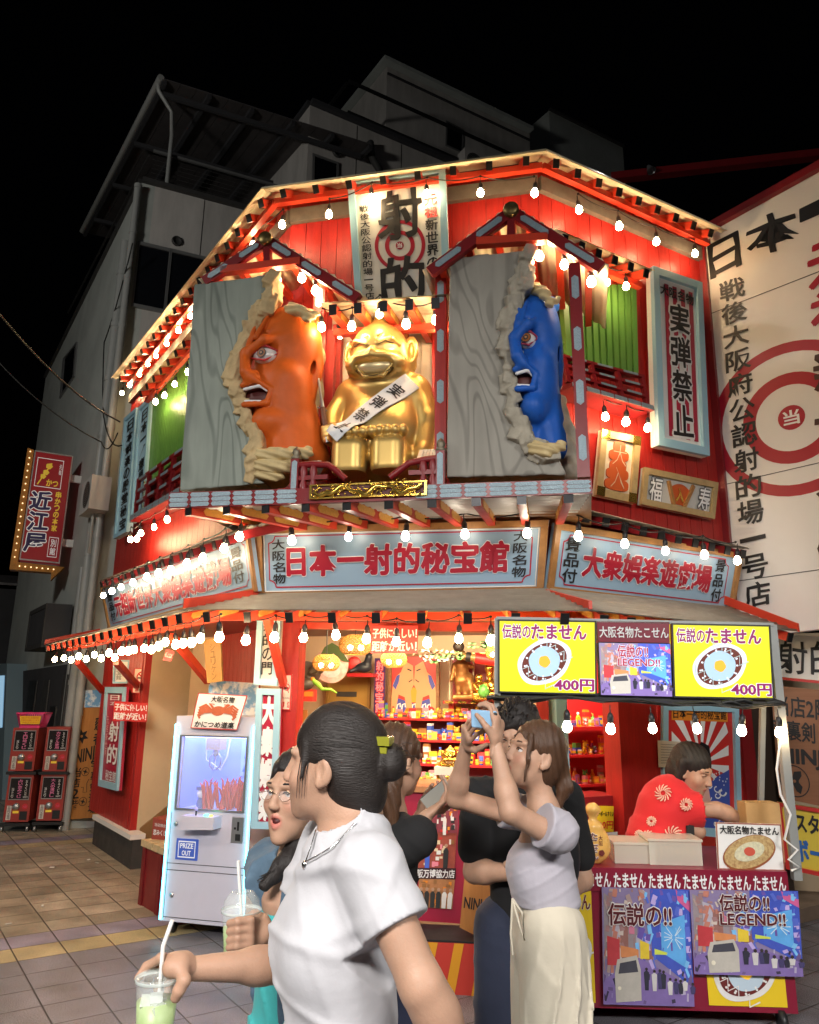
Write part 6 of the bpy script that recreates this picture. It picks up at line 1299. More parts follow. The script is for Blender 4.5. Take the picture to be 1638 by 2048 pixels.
m = M(); lk = lambda u, v: m.lathe(qd_(u, v, 0), [(.001, .01), (.012, .01), (.017, .005), (.017, 0)], STEEL, 14, axis=qd_.n)
lk(.1, .13); lk(.12, .77); m.build('lock', CM)
m = M(); q = qd_; m.prism([q(.26, .16), q(.66, .14), q(.66, .03), q(.26, .03)], q.n * .12, CB); m.build('control_shelf', CM)
m = M(); c = q(.4, .03, .07); m.tube([c, c + UP * .035], .006, PLAST, 8); m.ball(c + UP * .045, .014, mat('joystick_violet', (.4, .35, .7), .3, emit=.3), 10); m.build('joystick', CM)
m = M(); c = q(.54, .03, .08); m.lathe(c, [(.022, 0), (.022, .012), (.001, .018)], mat('green_button', (.1, .8, .4), .3, emit=2.2, ecol=(.1, 1, .45)), 14); m.lathe(c + ex * .035, [(.014, 0), (.014, .01), (.001, .014)], mat('amber_button', (.9, .6, .1), .3, emit=1.2), 14); m.build('push_button', CM)
m = M(); m.rect(q, .79, .04, .93, .27, STEEL, .004, .004); m.rect(q, .84, .19, .9, .25, BLACK, .007); m.rect(q, .855, .08, .88, .16, BLACK, .007); m.rect(q, .82, .13, .845, .15, BLACK, .007); m.build('coin_slot', CM)
m = M(); m.rect(q, .13, .26, .4, .45, mat('prize_blue', (.06, .12, .5), .3, emit=.12), .006, .008); m.frame(q, .16, .28, .37, .43, .008, .01, WG, .009, .002); m.text(q, 'PRIZE', .185, .3, .345, .345, WG, .02, .01); m.text(q, 'OUT', .21, .365, .32, .41, WG, .02, .01); m.build('prize_flap', CM)
m = M()
for u, y in ((.1, .08), (.9, .08), (.1, D - .08), (.9, D - .08)): m.lathe(cp(u, y, .04) - ex * .012, [(.001, 0), (.038, 0), (.038, .024), (.001, .024)], PLAST, 14, axis=ex); m.bar(cp(u, y, .05), cp(u, y, z0 + .03), .03, .05, STEEL)
m.build('caster', CM)
m = M(); c = cp(.3, .28, zW1 - .07); m.box(c, ex * .06, ey * .05, UP * .05, mat('claw_carriage', (.4, .27, .16), .5)); 
for k in range(3):
    t = k * 2.094; d = math.cos(t) * ex + math.sin(t) * ey; m.tube([c - UP * .06 + d * .01, c - UP * .11 + d * .05, c - UP * .17 + d * .045, c - UP * .2 + d * .012], .008, STEEL, 7)
m.tube([c - UP * .05, c - UP * .1], .02, STEEL, 10); m.tube([c + ex * -.09 + UP * .05, c + ex * -.08 - UP * .13, c - ex * .03 - UP * .15, c + ex * .05 - UP * .2, c + ex * .1 - UP * .1, c + ex * .12 + UP * .05], .006, WHITE, 6); m.build('claw', CM)
CRB = mat('crab_stick_red', (.55, .045, .03), .35, var=.4, vscale=30); CRB2 = mat('crab_stick_tip', (.5, .1, .1), .3); rr = random.Random(12)
for j in range(6):
    bu, by = .42 + (j % 3) * .21, .12 + (j // 3) * .22; m = M()
    for k in range(13):
        p = cp(bu + rr.uniform(-.07, .07), by + rr.uniform(-.07, .07), zW0 + .004); tip = p + V3(rr.uniform(-.05, .05), rr.uniform(-.05, .05), rr.uniform(.12, .19)); m.tube([p, (p + tip) / 2, tip, tip + (tip - p) * .12 + V3(rr.uniform(-.02, .02), 0, 0)], [.011, .0115, .008, .003], CRB, 6)
    tag(m.build('crab_stick_bundle'), 'bundle of red crab claw sticks in the claw machine, %s row, %s' % (['front', 'rear'][j // 3], ['nearest the claw', 'in the middle', 'by the right glass'][j % 3]), 'prize', 'crab sticks in the claw machine')
m = M(); c = cp(.26, .15, zW0); m.lathe(c, [(.03, 0), (.034, .03), (.03, .05), (.02, .07)], mat('figure_blue', (.1, .15, .4), .4), 12); m.ball(c + UP * .1, (.035, .035, .035), WHITE, 12); m.box(c + UP * .14, ex * .03, ey * .03, UP * .012, mat('figure_blue', (.1, .15, .4), .4)); tag(m.build('prize_doll'), 'small white headed doll beside the crab sticks in the claw machine', 'doll')
q = Quad(pc_.off(.05).at(406, 1396), pc_.off(.05).at(504, 1399), pc_.off(.03).at(485, 1469), pc_.off(.03).at(392, 1467)); T = sign('crab_placard', 'white placard with a drawn red crab leaning on top of the claw machine', q, WHITE, .006, PRED, .006, 'placard', ft=.002)
m = M(); m.text(q, '大阪名物', .3, .06, .78, .24, INK, .015); m.text(q, 'かにつめ道楽', .08, .78, .92, .96, INK, .02); CI = mat('crab_ink', (.5, .13, .06), .5, var=.4, vscale=40)
m.disc(q, .5, .48, q.w * .14, CI, .004, 20, ry=q.w * .09)
for sx in (-1, 1):
    for k in range(4): y = .42 + k * .07; m.stroke(q, [(.5 + sx * .1, .5), (.5 + sx * .28, y - .1), (.5 + sx * .4, y), (.5 + sx * .34, y + .08)], q.w * .045, CI, .005 + k * .0005)
    m.stroke(q, [(.5 + sx * .1, .42), (.5 + sx * .2, .28), (.5 + sx * .1, .3)], [q.w * .05, q.w * .06, q.w * .02], CI, .008)
m.build('drawing', T)
# red crate with a box of fortune slips on it
c0, c1 = hor(298, 1821), hor(337, 1843); dk = nrm(c1 - c0); T = thing('red_crate', 'dark red wooden crate with a pale slatted top, left of the claw machine', 'crate', (c0 + c1) / 2); pk_ = Pl(c0, dk); hk = pk_.at(304, 1703)[2]; wk = np.linalg.norm(c1 - c0) + .35; nk = pk_.n
m = M(); m.prism([c0, c0 + dk * wk, c0 + dk * wk + UP * hk, c0 + UP * hk], -nk * .45, RED2)
for s in (0, .5, 1): p = c0 + dk * (wk - .06) * s + nk * .012; m.prism([p, p + dk * .06, p + dk * .06 + UP * hk, p + UP * hk], -nk * .01, mat('crate_batten', (.2, .012, .015), .5))
m.build('body', T); m = M()
for i in range(6): p = c0 + dk * (i * wk / 6) + UP * hk + nk * .03; m.prism([p, p + dk * (wk / 6 - .02), p + dk * (wk / 6 - .02) + UP * .05, p + UP * .05], -nk * .5, mat('pale_slat', (.6, .45, .25), .5, var=.3))
m.build('slatted_top', T)
q = qp(Pl(c0 + dk * .2 - nk * .15 , nrm(ex)), (322, 1648), (354, 1655), (352, 1718), (319, 1711)); q = Quad(q.c[0], q.c[1], V3(q.c[1][0], q.c[1][1], hk + .05), V3(q.c[0][0], q.c[0][1], hk + .05)); T = sign('fortune_box', 'brown box of fortune slips with white writing, on the red crate', q, mat('fortune_red', (.32, .06, .04), .5), .2, None, cat='box'); m = M(); m.text(q, '恋みくじ', .1, .5, .9, .78, WHI, .02); m.text(q, '当店限定', .15, .2, .85, .36, WHI, .0); m.build('lettering', T)
# capsule machines
g0, g1 = hor(11, 1683), hor(143, 1671); pG = Pl(g0 - V3(0, .05, 0), nrm(V3(1, .12, 0))); GR = mat('capsule_red', (.33, .045, .035), .4, var=.3, vscale=10); PKI = mat('pink_print', (.75, .2, .4), .5)
quads = [((41, 1475), (91, 1473), (80, 1561), (29, 1562)), ((104, 1472), (152, 1471), (144, 1559), (97, 1561)), ((33, 1569), (81, 1568), (72, 1662), (21, 1664)), ((99, 1566), (147, 1565), (138, 1656), (87, 1660))]
for j, c4 in enumerate(quads):
    q = qp(pG, *c4); a_, b_ = q.c[3], q.c[2]; q = Quad(V3(a_[0], a_[1], q.c[0][2]), V3(b_[0], b_[1], q.c[0][2]), V3(b_[0], b_[1], a_[2]), a_)
    T = thing('capsule_machine', ['upper left', 'upper right', 'lower left', 'lower right'][j] + ' red capsule vending machine on the castered rack', 'capsule machine', q(.5, 1), 'capsule machines in the rack')
    m = M(); m.rect(q, 0, 0, 1, 1, GR, 0, .34); m.build('body', T, bevel=.008); m = M(); m.rect(q, .12, .08, .9, .52, mat('menu_black', (.02, .018, .02), .25), .004, .004); m.frame(q, .1, .06, .92, .54, .02, .018, STEEL, .006, .004); m.build('menu_window', T)
    m = M(); w_ = ['エロ絵くじ', 'カップル専用', '占い恋みくじ', '大人の運試し'][j]; m.text(q, w_, .43, .1, .6, .5, PKI, .015, .007, vert=True); m.text(q, 'おみくじ付', .72, .11, .8, .46, WHI, .0, .007, vert=True); m.text(q, '当たり', .2, .28, .29, .5, WHI, .0, .007, vert=True); m.text(q, '500円', .68, .46, .86, .5, WHI, .0, .007); m.build('menu_print', T)
    m = M(); m.lathe(q(.45, .68, 0), [(.001, .03), (.03, .028), (.042, .012), (.045, 0)], STEEL, 16, axis=q.n); m.bar(q(.36, .68, .034), q(.54, .68, .034), .012, .016, STEEL, up=q.n); m.build('crank', T); m = M(); m.rect(q, .34, .77, .58, .82, YEL, .004); m.disc(q, .8, .68, .035, mat('badge_red', (.55, .03, .04), .4), .004, 16); m.text(q, '入口', .74, .66, .86, .7, PKI, .0, .007); m.rect(q, .1, .66, .28, .96, mat('price_strip', (.7, .66, .6), .5), .004); m.text(q, '五百円玉専用', .13, .67, .25, .95, INK, .0, .007, vert=True); m.rect(q, .62, .78, .92, .96, BLACK, .004); m.build('price_print', T)
T = thing('machine_rack', 'black steel rack on casters holding the four capsule machines', 'rack', (g0 + g1) / 2); m = M()
for c4 in (quads[2], quads[3]):
    l, r = pG.at(*c4[3]) - pG.d * .03, pG.at(*c4[2]) + pG.d * .03; zt2 = pG.at(*quads[0][0])[2]
    for p in (l, r):
        for b in (.01, -.36): s = V3(p[0], p[1], 0) + pG.n * b; m.bar(s + UP * .06, s + UP * (zt2 - .3), .03, .03, BLACK)
    for zz in (l[2] - .03, pG.at(30, 1565)[2] - .005): m.bar(V3(*l[:2], zz) + pG.n * .012, V3(*r[:2], zz) + pG.n * .012, .03, .035, BLACK); m.prism([V3(*l[:2], zz - .01), V3(*r[:2], zz - .01), V3(*r[:2], zz - .01) - pG.n * .36, V3(*l[:2], zz - .01) - pG.n * .36], UP * .01, BLACK)
m.build('frame', T); m = M()
for c4 in (quads[2], quads[3]):
    for p in (pG.at(*c4[3]), pG.at(*c4[2])): s = V3(p[0], p[1], .035); m.lathe(s - pG.d * .012, [(.001, 0), (.034, 0), (.034, .024), (.001, .024)], STEEL, 12, axis=pG.d)
m.build('caster', T)
q = qp(pG, (44, 1446), (99, 1445), (93, 1472), (47, 1473)); T = thing('plastic_basket', 'bright pink plastic basket with a yellow label, on the upper left capsule machine', 'basket', q(.5, 1)); PKB = mat('pink_plastic', (.7, .05, .2), .35); m = M()
o = [q(0, 0), q(1, 0), q(1, 0) - q.n * .3, q(0, 0) - q.n * .3]; i_ = [q(.07, 1), q(.93, 1), q(.93, 1) - q.n * .26, q(.07, 1) - q.n * .26]
for k in range(4):
    A_, B_, C_, D_ = o[k], o[(k + 1) % 4], i_[(k + 1) % 4], i_[k]; m.bar(A_, B_, .014, .02, PKB)
    for t in np.linspace(0, 1, 13): m.bar(A_ + (B_ - A_) * t, D_ + (C_ - D_) * t, .007, .007, PKB, up=q.n)
    m.bar(D_, C_, .01, .03, PKB)
m.prism(i_, UP * .006, PKB); m.build('basket', T); m = M(); m.rect(q, .12, .2, .92, .8, mat('label_amber', (.85, .5, .02), .4), .012, .003); m.text(q, 'カプセル回収', .2, .26, .84, .4, PRED, .0, .015); m.text(q, 'ご協力お願いします', .16, .46, .88, .56, PRED, .0, .015); m.text(q, '入れて下さい', .2, .62, .8, .73, PRED, .0, .015); m.build('label', T)
# ================================================================ inside the shooting gallery
lamp('room_light', 'AREA', tuple(PF.off(-.9).at(850, 1330)[:2]) + (2.26,), tuple(PF.off(-1.7).at(850, 1400)[:2]) + (.6,), 46, (1, .74, .46), (1.5, .3))
lamp('room_light', 'AREA', tuple(PF.off(-.25).at(900, 1330)[:2]) + (2.2,), tuple(PF.off(-2.2).at(860, 1400)[:2]) + (1.0,), 26, (1, .76, .48), (1.4, .15))
lamp('room_light', 'AREA', tuple(PR.off(-.25).at(1200, 1330)[:2]) + (2.2,), tuple(PR.off(-.7).at(1200, 1400)[:2]) + (.8,), 24, (1, .78, .5), (.5, .15))
PCOL = {'yellow': (.78, .5, .03), 'red': (.6, .03, .03), 'blue': (.04, .07, .4), 'white': (.75, .73, .7), 'pink': (.75, .25, .32), 'orange': (.75, .25, .03), 'green': (.12, .4, .08), 'brown': (.3, .14, .05), 'black': (.03, .03, .03), 'violet': (.3, .12, .4), 'cream': (.75, .62, .4), 'gold': (.65, .42, .08)}
PM = {k: mat('prize_' + k, v, .35, var=.15, vscale=30) for k, v in PCOL.items()}
CN = list(PCOL)
# shelf unit: stepped red boards
SHE = [(-1.95, 1436, 748, 1075), (-1.8, 1479, 745, 1075), (-1.62, 1527, 742, 1075), (-1.4, 1567, 740, 1075)]
T = thing('prize_shelf', 'stepped red prize shelves along the back of the open shop', 'shelf', PF.off(-1.95).at(900, 1567) * V3(1, 1, 0)); SHL = mat('shelf_red', (.5, .02, .025), .35, var=.2)
for s, y, x0, x1 in SHE:
    a, b = PF.off(s).at(x0, y), PF.off(s).at(x1, y); a[2] = b[2] = (a[2] + b[2]) / 2; m = M(); m.prism([a - UP * .018, b - UP * .018, b, a], -PF.n * .26, SHL); m.build('shelf_board', T)
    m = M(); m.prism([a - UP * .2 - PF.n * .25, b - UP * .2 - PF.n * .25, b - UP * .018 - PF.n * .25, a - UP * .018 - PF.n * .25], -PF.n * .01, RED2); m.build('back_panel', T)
pcnt = {}
def mk(kind, c1, c2):
    m = M(); A, B = PM[c1], PM[c2]
    if kind == 'carton': m.abox(-.032, -.02, 0, .032, .02, .085, A); m.abox(-.033, -.021, .02, .033, .021, .048, B)
    elif kind == 'can': m.lathe((0, 0, 0), [(.001, 0), (.026, .0), (.028, .004), (.028, .062), (.025, .068), (.001, .068)], A, 12); m.lathe((0, 0, 0), [(.0285, .02), (.0285, .05)], B, 12)
    elif kind == 'bottle': m.lathe((0, 0, 0), [(.001, 0), (.022, 0), (.023, .01), (.023, .07), (.01, .095), (.009, .115), (.001, .115)], A, 12); m.lathe((0, 0, 0), [(.0235, .02), (.0235, .055)], B, 12); m.lathe((0, 0, .1), [(.011, 0), (.011, .02), (.001, .02)], B, 10)
    elif kind == 'mascot': m.ball((0, 0, .03), (.03, .024, .032), A, 10); m.ball((0, -.004, .075), (.028, .025, .026), A, 10); m.ball((-.02, 0, .1), .01, A, 8); m.ball((.02, 0, .1), .01, A, 8); m.ball((0, -.028, .07), (.01, .006, .008), B, 8); m.ball((0, -.02, .03), (.018, .012, .02), B, 8); m.ball((-.028, -.01, .04), (.01, .01, .018), A, 8); m.ball((.028, -.01, .04), (.01, .01, .018), A, 8)
    elif kind == 'packet': m.prism([V3(-.03, -.012, 0), V3(.03, -.012, 0), V3(.034, 0, .1), V3(-.034, 0, .1)], V3(0, .012, 0), A); m.prism([V3(-.018, -.0135, .025), V3(.018, -.0135, .025), V3(.02, -.006, .07), V3(-.02, -.006, .07)], V3(0, .001, 0), B)
    elif kind == 'tall box': m.abox(-.024, -.02, 0, .024, .02, .14, A); m.abox(-.0245, -.0205, .08, .0245, .0205, .12, B); m.abox(-.014, -.021, .02, .014, -.02, .06, B)
    return m
PROTOP = {}
def prize(kind, c1, c2, p, rz, sc, label, group):
    key = (kind, c1, c2)
    if key not in PROTOP: o = mk(kind, c1, c2).build('prize_' + kind.replace(' ', '_')); PROTOP[key] = o
    else: o = PROTOP[key].copy(); COL.objects.link(o)
    o.location = [float(x) for x in p]; o.rotation_euler = (0, 0, rz); o.scale = (sc * 1.0, sc, sc)
    tag(o, label, 'prize', group)
rr = random.Random(21); KINDS = ['carton', 'can', 'bottle', 'mascot', 'packet', 'tall box', 'can', 'carton']; CW = ['yellow'] * 5 + ['red'] * 2 + ['orange'] * 3 + ['white', 'white', 'pink', 'pink', 'blue', 'blue', 'cream', 'green', 'gold', 'violet', 'black', 'brown']
RN = ['top', 'second', 'third', 'lowest']; ang = math.atan2(dF[1], dF[0])
def fillrow(pl, z, x0, x1, y, n, name, depth, kinds=KINDS, sc=.8, rot=ang):
    for i in range(n):
        px = x0 + (x1 - x0) * (i + .5 + rr.uniform(-.2, .2)) / n; p = pl.at(px, y); p = V3(p[0], p[1], z + .001) - pl.n * depth
        k, c1 = rr.choice(kinds), rr.choice(CW); c2 = rr.choice([c for c in CW if c != c1])
        prize(k, c1, c2, p, rot + rr.uniform(-.35, .35), sc * rr.uniform(.85, 1.1), '%s and %s %s, %s from left in %s' % (c1, c2, k, ORD[i], name), 'prizes on the shelves')
for (s, y, x0, x1), n, nm in zip(SHE, (37, 34, 31, 22), RN):
    z = (PF.off(s).at(x0, y)[2] + PF.off(s).at(x1, y)[2]) / 2; xe = x1 if nm != 'lowest' else 900
    fillrow(PF.off(s), z, x0 + 4, xe, y, n, 'front row of %s shelf' % nm, .05, ['can', 'carton', 'packet', 'can', 'mascot'], .68)
    fillrow(PF.off(s), z, x0 + 8, xe, y, n * 2 // 3, 'back row of %s shelf' % nm, .16, ['tall box', 'bottle', 'mascot', 'packet', 'carton', 'tall box'], 1.05)
# shelves behind the right hand window
T = thing('prize_shelf', 'narrow red prize shelves behind the window right of the cart panels', 'shelf', PR.off(-.5).at(1200, 1600) * V3(1, 1, 0)); pw = PR.off(-.42); angR = math.atan2(dR[1], dR[0])
for j, (y0, y1) in enumerate(((1441, 1447), (1497, 1503), (1556, 1562), (1576, 1584))):
    a, b = pw.at(1140, y0), pw.at(1256, y1); a[2] = b[2] = (a[2] + b[2]) / 2; m = M(); m.prism([a - UP * .018, b - UP * .018, b, a], -PR.n * .24, SHL); m.build('shelf_board', T)
    if j < 3:
        fillrow(pw, a[2], 1150, 1250, y0, 9, 'front row of the %s window shelf' % RN[j], .04, ['can', 'carton', 'packet', 'mascot'], .62, angR); fillrow(pw, a[2], 1150, 1250, y0, 6, 'back row of the %s window shelf' % RN[j], .14, ['tall box', 'mascot', 'bottle', 'carton'], .85, angR)
a, b = pw.off(-.26).at(1130, 1500) * V3(1, 1, 0), pw.off(-.26).at(1262, 1500) * V3(1, 1, 0); m = M(); m.prism([a, b, b + UP * ZC, a + UP * ZC], -PR.n * .03, SHL); m.build('back_panel', T)
m = M(); a, b = PR.off(-.1).at(1140, 1590), PR.off(-.1).at(1260, 1590); z = a[2]; a[2] = b[2] = .1; m.prism([a, b, b + UP * (z - .1), a + UP * (z - .1)], -PR.n * .3, RED2); tag(m.build('window_counter'), 'dark red counter under the right window shelves', 'counter')
m = M(); c = PR.off(-.14).at(1258, 1584); 
for k in range(4): m.lathe(V3(c[0], c[1], z + .012 + k * .02), [(.03, 0), (.055, .03), (.06, .045), (.057, .045), (.03, .005)], mat('grey_bowl', (.4, .4, .4), .3), 16)
tag(m.build('bowl_stack'), 'stack of grey bowls on the right window counter', 'bowls')
q = qp(PR.off(.04), (1195, 1602), (1242, 1602), (1243, 1653), (1197, 1655)); T = sign('price_card', 'yellow price card hung on the dark red window counter', q, PYEL, .004, None, cat='card'); m = M(); m.text(q, 'スーパーボールすくい', .03, .2, .97, .4, INK, .015); m.text(q, '500円', .15, .58, .95, .88, REDI, .02); m.build('print', T)
q = qp(PR.off(.06), (1226, 1656), (1251, 1653), (1251, 1705), (1227, 1708)); T = sign('price_card', 'white handwritten card below the yellow price card', q, WHITE, .004, None, cat='card'); m = M(); m.text(q, 'の方は', .2, .12, .95, .35, INK, .0); m.text(q, 'こちら', .1, .5, .9, .75, INK, .0); m.build('print', T)
# counter of the gallery with pasted photographs
ct = PF.off(.12); a, b = ct.at(600, 1585), ct.at(948, 1580); zc = (a[2] + b[2]) / 2; a[2] = b[2] = .28; T = thing('shooting_counter', 'dark red shooting counter with photographs pasted on its front', 'counter', (a + b) / 2 * V3(1, 1, 0))
m = M(); m.prism([a, b, b + UP * (zc - .28), a + UP * (zc - .28)], -PF.n * .4, mat('counter_red', (.33, .015, .045), .4, var=.15)); m.build('body', T); m = M(); m.prism([a + PF.n * .03 + UP * (zc - .278), b + PF.n * .03 + UP * (zc - .278), b + PF.n * .03 + UP * (zc - .24), a + PF.n * .03 + UP * (zc - .24)], -PF.n * .5, mat('counter_top', (.45, .2, .09), .35, var=.4, vscale=8)); m.build('top', T)
pf = ct.off(.006)
def photo(q, lab, seed, cols):
    T = sign('pasted_photo', lab, q, mat('photo_ground_%d' % seed, cols[0], .3, var=.6, vscale=25), .003, None, cat='photo'); m = M(); r = random.Random(seed)
    for i in range(26): u, v, w, h = r.uniform(.02, .85), r.uniform(.02, .85), r.uniform(.05, .14), r.uniform(.05, .16); m.rect(q, u, v, min(.98, u + w), min(.98, v + h), PM[r.choice(cols[1])], .004 + i * .0002)
    for i in range(cols[2]):
        u = (i + .5) / cols[2]; m.poly(q, [(u - .06, .98), (u - .07, .5), (u - .03, .42), (u + .03, .42), (u + .07, .5), (u + .06, .98)], PM[r.choice(['black', 'black', 'white', 'blue'])], .011); m.disc(q, u, .35, q.w * .045, mat('photo_skin', (.5, .3, .2), .5), .012, 12)
    m.build('picture', T)
photo(qp(pf, (880, 1603), (931, 1603), (931, 1669), (880, 1669)), 'photograph of a black shirt at the top of the shooting counter', 31, ((.3, .06, .08), ['black', 'black', 'red', 'white', 'orange'], 1))
photo(qp(pf, (855, 1662), (929, 1664), (927, 1735), (854, 1736)), 'photograph of a crowded red prize room on the shooting counter', 32, ((.4, .09, .06), ['red', 'white', 'cream', 'brown', 'pink'], 2))
photo(qp(pf, (856, 1756), (928, 1757), (924, 1816), (856, 1813)), 'group photograph of six people lowest on the shooting counter', 33, ((.5, .22, .09), ['orange', 'brown'], 6))
q = qp(pf.off(.003), (838, 1735), (930, 1734), (929, 1756), (838, 1757)); T = sign('strip_notice', 'black strip with white characters between the photographs on the counter', q, mat('strip_dark', (.05, .015, .02), .4), .003, None, cat='notice'); m = M(); m.text(q, '大阪万博協力店', .02, .12, .98, .9, WHI, .02); m.build('lettering', T)
m = M(); p = hor(968, 1988); pst = Pl(p, dirv(96)); a, b = pst.at(640, 1988), pst.at(988, 1988); a[2] = b[2] = 0; hS_ = .27; m.prism([a, b, b + UP * hS_, a + UP * hS_], -pst.n * .3, mat('striped_red', (.55, .045, .03), .45)); q = Quad(a + UP * hS_, b + UP * hS_, b, a)
for k in range(7): u = .04 + k * .15; m.poly(q, [(u + .055, 0), (u + .11, 0), (u + .055, 1), (u, 1)], mat('striped_yellow', (.72, .32, .02), .45), .003)
m.prism([a + UP * (hS_ + .002), b + UP * (hS_ + .002), b + UP * (hS_ + .012), a + UP * (hS_ + .012)], -pst.n * .32, BLACK); tag(m.build('striped_step'), 'step box painted in slanting red and yellow stripes in front of the counter', 'step')
q = qp(Pl(pst.at(985, 1860) - pst.n * .1, dirv(98)), (956, 1630), (1010, 1630), (993, 1878), (940, 1852)); T = sign('ninja_board', 'orange cedar ninja board with a black throwing star, behind the striped step', q, ORW, .03, None); m = M(); shuriken(m, q, .5, .45, .075, 7, INK, .006, .5, ORW); m.text(q, 'NINJA', .08, .68, .98, .82, INK, .02, slant=.12); m.build('lettering', T)
# things on the walls and ceiling of the room
def onback(s, x0, y0, x1, y1): return qrect(PF.off(s), x0, y0, x1, y1)
q = onback(-2.28, 667, 1352, 745, 1500); T = thing('inner_door', 'ochre inner door with a small grey slot window', 'door', q(.5, 1)); m = M(); m.rect(q, 0, 0, 1, 1, mat('ochre_door', (.45, .27, .06), .5, var=.2), 0, .03); m.build('leaf', T); m = M(); m.frame(q, -.06, -.03, 1.06, 1.0, .06, .03, mat('ochre_frame', (.36, .2, .05), .5), .02, .04); m.build('frame', T); m = M(); m.rect(q, .2, .24, .72, .31, DKGREY, .004); m.build('slot_window', T)
q = onback(-2.1, 757, 1318, 779, 1430); T = sign('purple_banner', 'narrow purple banner with pink characters beside the inner door', q, mat('banner_purple', (.06, .015, .13), .6), .004, None, cat='banner'); m = M(); m.text(q, '射的秘宝館', .15, .04, .85, .98, mat('banner_pink', (.8, .3, .4), .5), .015, .004, REDI, .07, vert=True); m.build('lettering', T)
q = onback(-2.12, 786, 1308, 889, 1432); T = sign('wrestler_painting', 'red backed painting of two crouching wrestlers over the prize shelves', q, PRED, .02, WOOD, .03, 'painting'); m = M(); PE = mat('painted_peach', (.72, .36, .17), .5); BL_ = mat('painted_blue', (.06, .08, .4), .5)
m.poly(q, [(0.03, .97), (.03, .8), (.2, .72), (.5, .8), (.8, .72), (.97, .8), (.97, .97)], BL_, .004)
for i in range(9): m.stroke(q, [(.05 + i * .1, .95), (.08 + i * .1, .82), (.13 + i * .1, .8), (.14 + i * .1, .86)], .014, WHI, .005)
for sx in (-1, 1):
    f = lambda pts: [(.5 + sx * x, y) for x, y in pts]
    m.poly(q, f([(.02, .2), (.18, .12), (.26, .3), (.34, .36), (.42, .5), (.47, .95), (.36, .95), (.3, .66), (.18, .7), (.12, .95), (.02, .95), (.06, .6), (.0, .5)]), PE, .006 + .0005 * sx); m.poly(q, f([(.28, .34), (.34, .36), (.42, .52), (.36, .58), (.3, .46)]), BL_, .008); m.stroke(q, f([(.05, .28), (.13, .25)]), .012, INK, .009); m.stroke(q, f([(.03, .42), (.1, .46)]), .009, INK, .009)
m.poly(q, [(.38, .62), (.5, .54), (.62, .62), (.6, .78), (.4, .78)], mat('painted_amber', (.75, .35, .03), .5), .005); m.build('picture', T)
q = onback(-2.02, 905, 1308, 1000, 1402); T = thing('gilt_shrine', 'open red shrine cabinet with gilt fittings at the right of the painting', 'shrine', q(.5, 1)); m = M(); m.rect(q, 0, 0, 1, 1, mat('shrine_red', (.38, .015, .02), .4), -.2, .02); m.build('back', T); m = M()
for u in (0, .22, .52, .82, .97): m.rect(q, u, 0, u + .03, 1, mat('shrine_post', (.75, .62, .42), .4), 0, .03)
m.build('post', T); m = M(); m.rect(q, -.12, .96, 1.05, 1.02, PRED, .03, .28); 
for i in range(4): m.plaque(q, -.08 + i * .28, .965, .12 + i * .28, 1.015, GOLDB, .034, .004)
m.rect(q, -.05, -.05, 1.05, .0, PRED, .03, .2)
for i in range(3): m.plaque(q, .02 + i * .33, -.045, .25 + i * .33, -.005, GOLDB, .034, .004)
m.build('gilt_rail', T)
BRZ = mat('bronze_statue', (.38, .19, .06), .4, metal=.6, var=.3)
c = PF.off(-1.93).at(933, 1396); f = SDF(c + V3(-.3, -.15, -.02), c + V3(.35, .15, .55), .008)
f.box(c + UP * .02, (.09, .06, .02), None, .005); f.cap(c + V3(-.03, 0, .03), c + V3(-.03, 0, .18), .025, .035); f.cap(c + V3(.035, 0, .03), c + V3(.03, 0, .18), .025, .035); f.cap(c + UP * .18, c + UP * .31, .055, .07, k=.03); f.ell(c + UP * .41, (.04, .042, .05), k=.02); f.cap(c + V3(-.07, 0, .31), c + V3(-.1, -.03, .18), .025, .02); f.cap(c + V3(.07, 0, .31), c + V3(.1, -.05, .3), .026, .02); f.cap(c + V3(.1, -.04, .02), c + V3(.07, .02, .2), .02, .05, k=.03); f.warp(lambda X, Y, Z: .004 * noise3(X, Y, Z, 70, 5)); m = M(); f.into(m, BRZ); tag(m.build('bronze_warrior'), 'bronze standing warrior figure in the middle of the red shrine', 'statue')
m = M(); a, b = PF.off(-1.7).at(900, 1306), PF.off(-1.7).at(996, 1317); m.tube([a, a + (b - a) * .5, b], [.03, .036, .045], mat('cannon_khaki', (.35, .25, .08), .4, metal=.4), 12); m.tube([a + (b - a) * .42, a + (b - a) * .52], .047, BLACK, 12); m.tube([a + (b - a) * .62, b + (b - a) * .02], .052, REDI, 12); m.ball(PF.off(-1.66).at(924, 1291), (.055, .05, .05), mat('dark_wig', (.03, .02, .015), .5), 12); tag(m.build('toy_cannon'), 'khaki and red toy cannon with a black ball hung over the shrine', 'toy')
